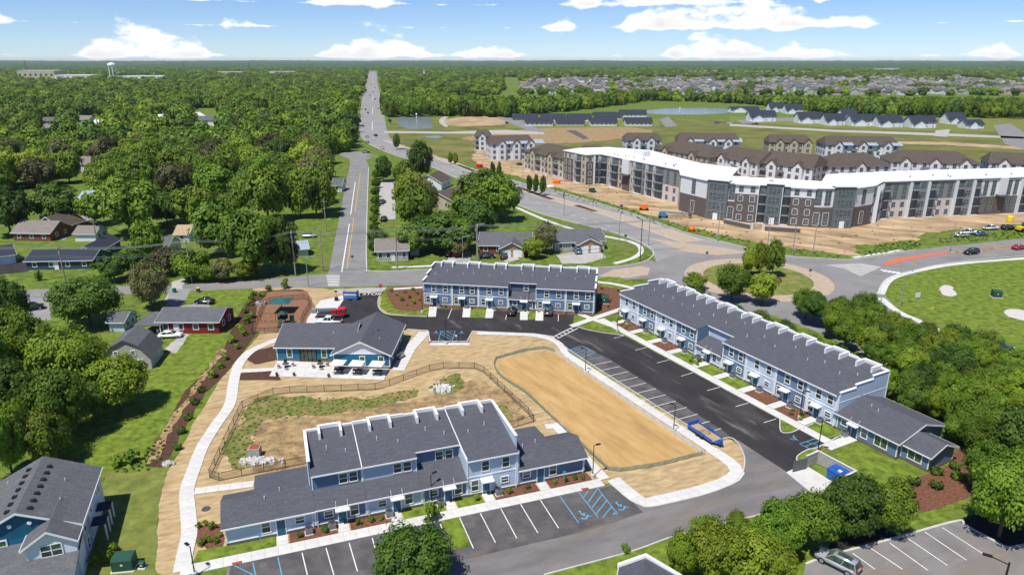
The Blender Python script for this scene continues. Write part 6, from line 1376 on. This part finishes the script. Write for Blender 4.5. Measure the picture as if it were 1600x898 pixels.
# ------------------------------------------------------------------ signs and small furniture
def sign(px, py, h, m, shape, label, rz=0, w=.6):
    q = P(px, py); T = thing('road_sign', label, 'sign', q, rz); MB().tube((0,0,0),(0,0,h),.035,6).obj('post','metal_grey',T)
    n = 8 if shape == 'oct' else 4; a0 = R(22.5) if shape == 'oct' else R(0) if shape == 'dia' else R(45)
    pts_ = [(w*.62*math.cos(a0+2*math.pi*i/n), h-w*.3+w*.62*math.sin(a0+2*math.pi*i/n)) for i in range(n)]; f = MB().pry(pts_, -.06, -.03).obj('face', m, T)
    return T
T = sign(595.5, 459, 2.3, 'red_gloss', 'oct', 'red stop sign at the exit of the lot', 0, .8)
cu = bpy.data.curves.new('t', 'FONT'); cu.body = 'STOP'; cu.size = .26; cu.align_x = 'CENTER'; t_ = bpy.data.objects.new('t', cu); COL.objects.link(t_); me = bpy.data.meshes.new_from_object(t_.evaluated_get(bpy.context.evaluated_depsgraph_get())); bpy.data.objects.remove(t_); me.materials.append(MATS['trim_white']); o = O('lettering', me, T, (0,-.065,1.97)); o.rotation_euler = (R(90),0,0)
sign(1425, 425, 2.6, 'plastic_yellow', 'dia', 'yellow diamond sign at the east road crossing', R(20), .9); sign(1455, 490, 1.6, 'plastic_yellow', 'dia', 'yellow diamond sign on the east lawn', R(10), .8)
sign(1433, 466, 1.3, 'panel_white', 'sq', 'white notice board on the east lawn', R(10), 1.5); sign(1104, 404, 2.0, 'metal_dark', 'sq', 'dark sign at the roundabout apron', 0, .8); sign(1265, 432, 2.0, 'metal_dark', 'sq', 'dark sign at the right of the roundabout apron', 0, .8)
sign(409, 856, 2.1, 'paint_blue', 'sq', 'blue parking sign by the left low wing', R(19), .45); sign(881, 757, 2.1, 'paint_blue', 'sq', 'blue parking sign by the right low wing', R(19), .45); sign(670, 536, 1.8, 'panel_white', 'sq', 'parking sign left of the clubhouse bays', 0, .45); sign(713, 536, 1.8, 'panel_white', 'sq', 'parking sign right of the clubhouse bays', 0, .45)
sign(939, 372, 2.3, 'metal_dark', 'sq', 'dark sign beside the main road verge', 0, .9); sign(977, 378, 2.3, 'metal_dark', 'sq', 'dark sign at the splitter tip', 0, .9); sign(551, 408, 1.6, 'metal_dark', 'oct', 'small sign in the middle of the north road', 0, .7)
def cabinet(px, py, w, d, h, rz, label):
    q = P(px, py); T = thing('utility_cabinet', label, 'utility cabinet', q, rz); MB().box(-w/2-.15,-d/2-.15,0,w/2+.15,d/2+.15,.12).obj('pad','concrete',T); MB().prx([(-d/2,.12),(-d/2,h*.85),(-d/2+.15,h),(d/2,h),(d/2,.12)],-w/2,w/2).obj('casing','utility_green',T); MB().box(-.12,-d/2-.02,h*.5,.12,-d/2,h*.62).obj('sticker','trim_white',T); MB().box(-.01,-d/2-.015,.2,.01,-d/2+.01,h*.8).obj('door_gap','metal_black',T)
cabinet(196, 886, 2.2, 1.6, 1.7, R(8), 'large green utility cabinet beside the lower left house'); cabinet(944, 473, 2.2, 1.6, 1.8, R(-9), 'green utility cabinet right of the back row'); cabinet(1556, 464, 1.9, 1.5, 1.7, R(-10), 'green utility cabinet on the east lawn'); cabinet(223, 886, .5, .5, .8, 0, 'small green utility box right of the large cabinet')
for x, y, l, m in ((273,457,'teal wheeled bin left of the red house drive','bin_teal'),(310,456,'green wheeled bin with yellow lid right of the red house drive','utility_green')):
    q = P(x, y); T = thing('wheeled_bin', l, 'bin', q); MB().pry([(-.3,.08),(-.36,1.0),(.36,1.0),(.3,.08)],-.33,.33).obj('body',m,T); MB().box(-.4,-.38,1.0,.4,.38,1.08).obj('lid','plastic_yellow' if 'yellow' in l else m,T)
    for s in (-1,1): MB().tube((s*.3,.33,.1),(s*.36,.33,.1),.1,10).obj('wheel','rubber',T)
# patio sets
def chair(q, rz, label):
    T = thing('patio_chair', label, 'chair', q, rz, 'patio chairs'); MB().box(-.25,-.25,.4,.25,.25,.46).obj('seat','metal_black',T); MB().box(-.25,.22,.46,.25,.27,.95).obj('backrest','metal_black',T)
    for sx in (-.22,.22):
        for sy in (-.22,.22): MB().box(sx-.025,sy-.025,0,sx+.025,sy+.025,.4).obj('leg','metal_black',T)
    for sx in (-.27,.27): MB().box(sx-.03,-.25,.62,sx+.03,.24,.66).obj('armrest','metal_black',T)
for k, (x, y) in enumerate(((447,574),(501,574))):
    q = P(x, y); q.z = .12; T = thing('patio_table', 'dark patio table in the %s seating group before the clubhouse' % ('left','right')[k], 'table', q); MB().lathe([(.62,.7),(.62,.76)],16).obj('top','metal_dark',T); MB().tube((0,0,0),(0,0,.7),.05,6).obj('pedestal','metal_black',T); MB().lathe([(.3,0),(.28,.05)],10).obj('foot','metal_black',T)
    for i, a in enumerate((20,110,200,290)):
        d = Vector((math.cos(R(a)), math.sin(R(a)), 0))*1.25; chair(q+d, R(a-90), '%s patio chair of the %s seating group' % (('right','back','left','front')[i], ('left','right')[k]))
for k, (x, y) in enumerate(((530,583),(559,584),(590,585))):
    q = P(x, y); q.z = .12; T = thing('picnic_table', 'black picnic table under the %s white parasol' % ('left','middle','right')[k], 'table', q, R(-1)); MB().box(-.9,-.38,.7,.9,.38,.76).obj('top','metal_black',T)
    for s in (-1,1): MB().box(-.9,s*.8-.14,.42,.9,s*.8+.14,.47).obj('bench','metal_black',T)
    for s in (-.65,.65): MB().prx([(-.75,0),(-.65,0),(-.2,.7),(-.3,.7)],s-.04,s+.04).prx([(.65,0),(.75,0),(.3,.7),(.2,.7)],s-.04,s+.04).obj('leg','metal_black',T)
    T = thing('parasol', '%s white square parasol before the clubhouse gable' % ('left','middle','right')[k], 'parasol', q+Vector((0,0,.02)), R(-6)); MB().tube((0,0,0),(0,0,2.5),.03,6).obj('pole','metal_grey',T)
    e = 1.25; MB().add([(-e,-e,2.05),(e,-e,2.05),(e,e,2.05),(-e,e,2.05),(0,0,2.65),(-e,-e,1.95),(e,-e,1.95),(e,e,1.95),(-e,e,1.95)], [(0,1,4),(1,2,4),(2,3,4),(3,0,4),(5,6,1,0),(6,7,2,1),(7,8,3,2),(8,5,0,3)]).obj('canopy','canvas',T)
for i, (x, y) in enumerate(((433,588),(460,588),(514,590))):
    q = P(x, y); q.z = .12; T = thing('planter', '%s planter pot on the patio edge' % ('left','middle','right')[i], 'planter', q); MB().lathe([(.2,0),(.28,.45),(.24,.45)],10).obj('pot','metal_dark',T); O('plant', SH[1], T, (0,0,.35), 0, (.28,.28,.4))
q = P(627, 560); q.z = .1; T = thing('outdoor_grill', 'metal bench and grill beside the clubhouse side wall', 'grill', q, R(60)); MB().box(-1,-.3,.4,1,.3,.5).obj('seat','metal_grey',T); MB().box(-1,.25,.5,1,.32,1.0).obj('backrest','metal_grey',T)
for s in (-.8,.8): MB().box(s-.05,-.25,0,s+.05,.25,.4).obj('leg','metal_black',T)
# playground
q = P(441, 487); T = thing('shade_umbrella', 'dark teal shade canopy over the playground', 'shade', q); e = 2.3
MB().add([(-e,-e,2.6),(e,-e,2.6),(e,e,2.6),(-e,e,2.6),(0,0,3.4)], [(0,1,4),(1,2,4),(2,3,4),(3,0,4)]).obj('canopy','canopy_teal',T); MB().tube((0,0,0),(0,0,3.3),.08,8).obj('post','metal_black',T)
q = P(443, 506); T = thing('climbing_frame', 'dark green climbing frame with slide in the playground', 'playground', q)
MB().box(-.8,-.8,1.2,.8,.8,1.3).obj('deck','play_green',T); MB().prx([(-2.8,.3),(-2.8,.5),(-.8,1.5),(-.8,1.3)],-.4,.2).obj('slide','play_green',T); MB().box(.8,-.8,.4,2.2,.8,.5).box(1.2,.75,.5,2.2,.8,1.8).obj('side_deck','play_green',T)
for sx in (-.8,.8):
    for sy in (-.8,.8): MB().tube((sx,sy,0),(sx,sy,2.6),.06,6).obj('post','metal_black',T)
MB().add([(-1,-1,2.5),(1,-1,2.5),(1,1,2.5),(-1,1,2.5),(0,0,3.1)], [(0,1,4),(1,2,4),(2,3,4),(3,0,4)]).obj('roof','play_green',T); MB().box(-.8,.75,1.3,.8,.8,2.0).obj('panel','play_green',T); MB().box(-.85,-.7,1.3,-.8,.8,1.9).obj('panel','wood_pale',T)
q = P(420, 505); T = thing('swing_frame', 'brown swing frame at the left of the playground', 'swing', q)
for s in (-1.6,1.6): MB().tube((s,0,0),(s,0,2.3),.06,6).obj('post','metal_bronze',T)
MB().tube((-1.6,0,2.3),(1.6,0,2.3),.05,6).obj('beam','metal_bronze',T)
for s in (-.7,.7): MB().box(s-.22,-.1,.5,s+.22,.1,.55).tube((s-.2,0,.5),(s-.2,0,2.3),.015,4).tube((s+.2,0,.5),(s+.2,0,2.3),.015,4).obj('seat','metal_black',T)
q = P(408, 476); T = thing('storage_bin', 'pale box with dark lid at the playground corner', 'box', q, R(10)); MB().box(-1.1,-.7,0,1.1,.7,.7).obj('body','concrete_old',T); MB().box(-.5,-.4,.7,.5,.4,.76).obj('lid','metal_dark',T)
# blue board with picture at the entrance
q = P(549, 468); T = thing('info_board', 'blue container with a picture panel and white lettering band at the lot entrance', 'container', q, R(-4))
MB().box(-1.7,-.8,.35,1.7,.8,2.2).obj('body','trailer_blue',T); MB().box(-1.45,-.7,2.2,1.45,.7,2.24).obj('picture','wood_pale',T); MB().box(-1.5,-.84,1.3,1.5,-.8,1.7).obj('lettering_band','panel_white',T); MB().box(-1.5,-.83,.75,1.5,-.8,.95).obj('stripe','paint_blue',T)
for s in (-1,1): MB().box(s*1.0-.5,-.7,0,s*1.0+.5,.7,.35).obj('pallet','wood_pale',T)
q = P(526, 470); T = thing('portable_generator', 'dark upright site light on the concrete pad', 'machine', q); MB().box(-.4,-.3,.1,.4,.3,.9).obj('body','metal_black',T); MB().tube((0,0,.9),(0,0,2.4),.06,6).obj('mast','metal_black',T); MB().box(-.3,-.1,2.2,.3,.1,2.6).obj('lamp_head','metal_dark',T)
# ------------------------------------------------------------------ vehicles
def rounded(b, name, mats, w=.08, seg=2):
    me = b.mesh(name, mats); bm = bmesh.new(); bm.from_mesh(me); bmesh.ops.remove_doubles(bm, verts=bm.verts, dist=1e-4); bmesh.ops.recalc_face_normals(bm, faces=bm.faces)
    bmesh.ops.bevel(bm, geom=[e for e in bm.edges if e.calc_face_angle(0) > .5], offset=w, segments=seg, affect='EDGES', clamp_overlap=True); bm.to_mesh(me); bm.free(); me.polygons.foreach_set('use_smooth', [True]*len(me.polygons)); return me
KIND = {'sedan': dict(L=4.7, W=1.8, body=[(-2.3,.3),(-2.36,.62),(-2.28,.92),(-1.6,1.0),(1.0,.98),(1.95,.86),(2.33,.66),(2.34,.3)], cab=(-1.85,1.15,-1.05,.35,.96,1.45)),
        'suv': dict(L=4.8, W=1.9, body=[(-2.3,.36),(-2.38,.7),(-2.34,1.05),(-1.8,1.1),(1.0,1.08),(2.05,1.0),(2.36,.8),(2.36,.36)], cab=(-2.25,1.2,-1.95,.4,1.06,1.74)),
        'pickup': dict(L=5.7, W=1.95, body=[(-2.8,.45),(-2.82,1.05),(-.7,1.08),(1.2,1.1),(2.5,1.05),(2.8,.85),(2.8,.45)], cab=(-.75,1.35,-.5,.65,1.08,1.82))}
def car_meshes(kind, col):
    k = KIND[kind]; w = k['W']/2; x0, x1, t0, t1, z0, z1 = k['cab']
    body = rounded(MB().pry(k['body'], -w, w), 'body', 'car_'+col, .11, 2)
    g = MB().add([(x0,-w*.93,z0-.03),(x1,-w*.93,z0-.03),(x1,w*.93,z0-.03),(x0,w*.93,z0-.03),(t0,-w*.74,z1-.06),(t1,-w*.74,z1-.06),(t1,w*.74,z1-.06),(t0,w*.74,z1-.06)], [(0,1,5,4),(1,2,6,5),(2,3,7,6),(3,0,4,7),(4,5,6,7)])
    roof = rounded(MB().box(t0-.06,-w*.77,z1-.09,t1+.06,w*.77,z1), 'roof', 'car_'+col, .05, 2)
    pil = MB(); mid = (t0+t1)/2
    for s in (-1, 1):
        for bx0, tx0 in ((x0+.05,t0),((x0+x1)/2-.1,mid-.05),(x1-.05,t1)): pil.tube((bx0,s*w*.935,z0),(tx0,s*w*.75,z1-.06),.05,4)
    return body, g.mesh('windows','glass'), roof, pil.mesh('pillars','car_'+col)
def car(px, py, rz, kind, col, label, group=None, z=.05, det=True, q=None):
    q = q or P(px, py); T = thing('car' if kind != 'pickup' else 'pickup_truck', label, 'car' if kind != 'pickup' else 'truck', (q.x, q.y, z), rz, group)
    b, g, r_, pl = cached(('car', kind, col), lambda: car_meshes(kind, col)); k = KIND[kind]; w = k['W']/2
    bo = O('body', b, T); O('windows', g, T); O('roof', r_, T)
    if det: O('pillars', pl, T)
    wx = k['L']*.3; rad = .34 if kind == 'sedan' else .39
    for sx in (-1, 1):
        for sy in (-1, 1):
            wl_ = O('wheel', cached(('tyre', rad), lambda: MB().tube((0,-.11,0),(0,.11,0),rad,14).mesh('wheel','rubber')), T, (sx*wx, sy*(w-.1), rad))
            if det: O('rim', cached(('rim', rad), lambda: MB().tube((0,-.125,0),(0,.125,0),rad*.6,10).mesh('rim','metal_grey')), wl_)
    if det:
        hx = k['body'][-1][0]
        for sy in (-1, 1):
            O('headlight', cached('hl', lambda: MB().box(-.12,-.2,-.08,.04,.2,.08).mesh('headlight','lamp_clear')), T, (hx-.05, sy*(w-.3), .72 if kind == 'sedan' else .86)); O('taillight', cached('tl', lambda: MB().box(-.04,-.2,-.09,.1,.2,.09).mesh('taillight','lamp_red')), T, (k['body'][1][0]+.02, sy*(w-.28), .78 if kind == 'sedan' else .92))
    if kind == 'pickup': MB().box(-2.7,-w+.12,1.06,-.85,w-.12,1.1).obj('bed','metal_black',T)
    if kind == 'suv': MB().box(-1.5,-.35,1.74,.1,.35,1.76).obj('sunroof','glass',T)
    return T
hA = ANG(pa, pb)
car(0, 0, ANG(P(1330,895), P(1284,872)), 'suv', 'silver', 'silver-grey car with dark sunroof parked at the bottom right', q=P(1308,884))
car(800, 490, hA+R(90), 'sedan', 'black', 'black car parked before the back townhouse row'); car(857, 490, hA+R(90), 'suv', 'grey', 'grey car parked before the back townhouse row')
car(320, 474, R(172), 'sedan', 'black', 'dark sedan on the gravel drive above the red house'); car(267, 527, R(8), 'sedan', 'white', 'white sedan parked beside the red house')
car(483, 371, R(5), 'suv', 'silver', 'silver van parked left of the north road'); car(117, 361, R(60), 'pickup', 'white', 'white pickup on the brick house drive'); car(52, 484, R(30), 'suv', 'black', 'dark car half under the trees at the left street')
car(714, 399, R(80), 'suv', 'red', 'red car in the turnout behind the back row'); car(702, 399, R(80), 'sedan', 'black', 'black car left of the red car'); car(784, 397, R(100), 'suv', 'black', 'black car on the left duplex drive'); car(788, 403, R(80), 'sedan', 'navy', 'dark blue car at the end of the left duplex drive'); car(761, 403, R(5), 'sedan', 'navy', 'dark blue car beside the left duplex drive'); car(902, 395, R(100), 'suv', 'paleblue', 'pale blue car on the right duplex drive')
ER = ANG(P(1499,403), P(1600,393)); car(1517, 397, ER+R(180), 'suv', 'black', 'black car driving on the east road'); car(1592, 389.5, ER, 'sedan', 'red', 'red car at the right edge of the east road'); car(1562, 548, R(-28), 'suv', 'navy', 'dark blue car behind the thicket at the right edge')
MR = ANG(P(760,292), P(842,322)); car(809, 300, MR+R(180), 'suv', 'paleblue', 'pale blue car on the main road by the median trees')
for i, (x, y, c, k) in enumerate(((597,233,'white','suv'),(574,215,'paleblue','sedan'),(587,213,'black','suv'),(560,209,'black','sedan'),(574,224,'silver','suv'),(567,198,'black','sedan'),(575,177,'navy','sedan'),(571,172,'black','suv'),(590,170,'white','suv'),(586,156,'black','suv'),(578,150,'red','sedan'),(583,144,'black','sedan'),(579,141,'white','sedan'),(585,138,'black','suv'),(580,133,'red','sedan'),(584,131,'black','sedan'),(583,218,'white','sedan'))):
    car(x, y, R(100) if y < 205 else MR+R(180), k, c, 'car on the main road, %s counted from the bend towards the horizon' % ORD[i], 'cars on the main road', det=False)
for i, (x, y, rz, k, c, l) in enumerate(((1513,366,8,'pickup','white','white pickup at the left of the site parking'),(1547,359,12,'pickup','white','white pickup in the middle of the site parking'),(1532,368,5,'sedan','blue','blue car at the front of the site parking'),(1575,359,5,'suv','black','black car at the right of the site parking'),(1502,370,10,'sedan','silver','low grey car at the left of the site parking'),(1280,236,0,'pickup','white','white truck beside the meadow apartment house'),(1180,195,0,'pickup','black','dark truck on the farm lane'),(1140,194,0,'suv','white','white car on the farm lane'),(1120,193,0,'suv','blue','blue car left on the farm lane'),(583,204+9,0,'suv','white',''),(600,345,90,'suv','black','dark car in the long hall lot'),(572,239,10,'sedan','navy','dark blue car near the link road'),(597,318,80,'suv','grey','grey car beside the long hall trees'))):
    if l: car(x, y, R(rz), k, c, l, det=i < 5)
# yellow loader, drums
q = P(1598, 362); T = thing('wheel_loader', 'yellow wheel loader at the right edge of the building site', 'loader', q, R(10)); MB().box(-2.2,-1,.8,1.4,1,1.8).obj('body','plastic_yellow',T); MB().box(-.4,-.7,1.8,1,.7,3).obj('cab','glass',T); MB().prx([(-1.2,.3),(-1.2,1.4),(1.2,1.4),(1.2,.3)],2.6,3.4).obj('bucket','metal_dark',T); MB().box(1.2,-.5,1.0,2.7,.5,1.3).obj('arm','plastic_yellow',T)
for sx in (-1.3,1.1):
    for sy in (-1,1): MB().tube((sx,sy-.25,.7),(sx,sy+.25,.7),.7,12).obj('wheel','rubber',T)
q = P(1577, 347); tag(MB().lathe([(1.0,0),(1.1,.5),(1.0,2.0),(.5,2.3)],12).obj('water_tank','plastic_yellow',None,q), 'yellow tank at the foot of the apartment wall', 'tank')
q = P(1081, 361); tag(rounded(MB().box(-.9,-.9,0,.9,.9,1.5),'m','orange') and O('fuel_cube', cached('fc', lambda: rounded(MB().box(-.9,-.9,0,.9,.9,1.5),'fuel_cube','orange')), None, q), 'orange cube tank by the verge grass', 'tank')
def boom(px, py, rz, m, label, L):
    q = P(px, py); T = thing('boom_lift', label, 'boom lift', q, rz); MB().box(-1.6,-1,.5,1.6,1,1.1).obj('chassis',m,T); MB().box(-1.5,-.8,1.1,.9,.8,2.1).obj('turntable',m,T)
    MB().tube((-1,0,2.2),(L,0,1.6),.26,8,.2).obj('boom',m if m != 'orange' else 'wood_pale',T); MB().box(L,-.6,.7,L+1,.6,1.8).obj('basket','metal_dark',T)
    for sx in (-1.2,1.2):
        for sy in (-1,1): MB().tube((sx,sy-.2,.5),(sx,sy+.2,.5),.5,12).obj('wheel','rubber',T)
boom(1006, 328, R(170), 'orange', 'orange boom lift with its arm lowered on the building site', 8); boom(1036, 340, R(-8), 'lift_blue', 'blue boom lift with its arm lowered on the building site', 9)
# pickup with crew lift behind the clubhouse
car(515, 506, R(178), 'pickup', 'white', 'white service pickup behind the clubhouse roof')
q = P(520, 496); T = thing('crew_lift', 'red and grey crew lift truck with folded boom on the lot behind the clubhouse', 'lift truck', q, R(4))
MB().box(-3.4,-1,.6,2.6,1,.95).obj('chassis','metal_dark',T); MB().box(1.2,-.95,.95,2.9,.95,2.2).obj('cab','red_gloss',T); MB().box(1.6,-.97,1.5,2.7,.97,2.1).obj('windows','glass',T); MB().box(-3.5,-.35,1.9,1.0,.05,2.3).obj('boom','metal_grey',T); MB().box(-3.2,.15,1.3,.8,.5,1.7).obj('jib','panel_white',T); MB().box(-.2,-.5,.95,.9,.6,1.9).obj('turntable','red_gloss',T); MB().box(-4.4,-.6,1.3,-3.4,.6,2.2).obj('basket','metal_grey',T)
for sx in (-2.4,-1.4,2.0):
    for sy in (-1,1): MB().tube((sx,sy-.18,.48),(sx,sy+.18,.48),.48,12).obj('wheel','rubber',T)
# blue trailer in the stalls
q = P(1101, 681); T = thing('flat_trailer', 'blue flat trailer with soil on its bed in the nearest stalls', 'trailer', q, R(-63)); MB().box(-2.6,-1,.55,2.6,1,.68).obj('bed','wood_pale',T)
for s in (-1,1): MB().box(-2.6,s*1.0-.06,.5,2.6,s*1.0+.06,.95).obj('side_rail','trailer_blue',T); MB().pry([(-.9,.7),(-.75,.95),(.75,.95),(.9,.7)],s*1.12-.2,s*1.12+.2).obj('fender','trailer_blue',T)
for sx in (-.45,.45):
    for s in (-1,1): MB().tube((sx,s*1.12-.12,.36),(sx,s*1.12+.12,.36),.36,12).obj('wheel','rubber',T)
MB().add([(2.6,-.8,.6),(2.6,.8,.6),(4.0,0,.6),(2.6,-.8,.5),(2.6,.8,.5),(4.0,0,.5)], [(0,1,2),(5,4,3),(0,2,5,3),(2,1,4,5)]).obj('drawbar','trailer_blue',T); MB().box(-2.75,-1.05,.3,-2.6,1.05,1.3).obj('ramp','trailer_blue',T); MB().lathe([(.9,.68),(.6,.9),(.1,1.05)],9).obj('soil','dirt_dark',T); MB().box(3.2,-.5,.6,3.7,.1,1.2).obj('tool_box','tarp_blue',T)
# site clutter of the large building site
for i, (x, y, w, d_, h, m, l) in enumerate(((868,287,3,2,1.6,'orange','orange crate stack before the beige apartment house'),(858,292,6,3,.6,'panel_white','white sheet material on the soil before the beige apartment house'),(750,262,3,2,1.8,'red_gloss','red equipment before the white apartment house'),(812,258,2.5,2,1.4,'utility_green','green skip before the white apartment house'),(927,300,3,2,1.6,'utility_green','green covered heap before the apartment block'))):
    q = P(x, y); T = thing('site_material', l, 'building material', q, R(20*i)); r_ = random.Random(i)
    for k in range(6): MB().box(-w/2*r_.uniform(.4,1),-d_/2*r_.uniform(.4,1),0,w/2*r_.uniform(.3,1),d_/2*r_.uniform(.3,1),h*r_.uniform(.3,1)).obj('piece',m,T,(r_.uniform(-w,w)*.4,r_.uniform(-d_,d_)*.4,0),r_.uniform(0,3))
for i, (x, y) in enumerate(((651,186),(1062,176))):
    q = P(x, y); T = thing('pond_fountain', ('fountain spray in the pond beside the main road','fountain spray in the far right pond')[i], 'fountain', q); MB().lathe([(.5,0),(.3,2.5),(.9,4.5),(.2,5.5)],10).obj('spray','roof_white',T); MB().lathe([(1.2,0),(1.1,.3)],12).obj('float','metal_dark',T)
# ------------------------------------------------------------------ thin air over the whole place
hz, nt, b_ = nodes('haze'); nt.nodes.remove(b_); pv = N(nt, 'ShaderNodeVolumePrincipled'); pv.inputs['Color'].default_value = (.80,.88,1,1); pv.inputs['Density'].default_value = .00003; nt.links.new(pv.outputs[0], nt.nodes['Material Output'].inputs['Volume'])
ho = MB().box(-17000,-400,-1,17000,17500,75).obj('haze', 'haze'); tag(ho, 'thin summer haze over the whole landscape', 'haze', kind='stuff')
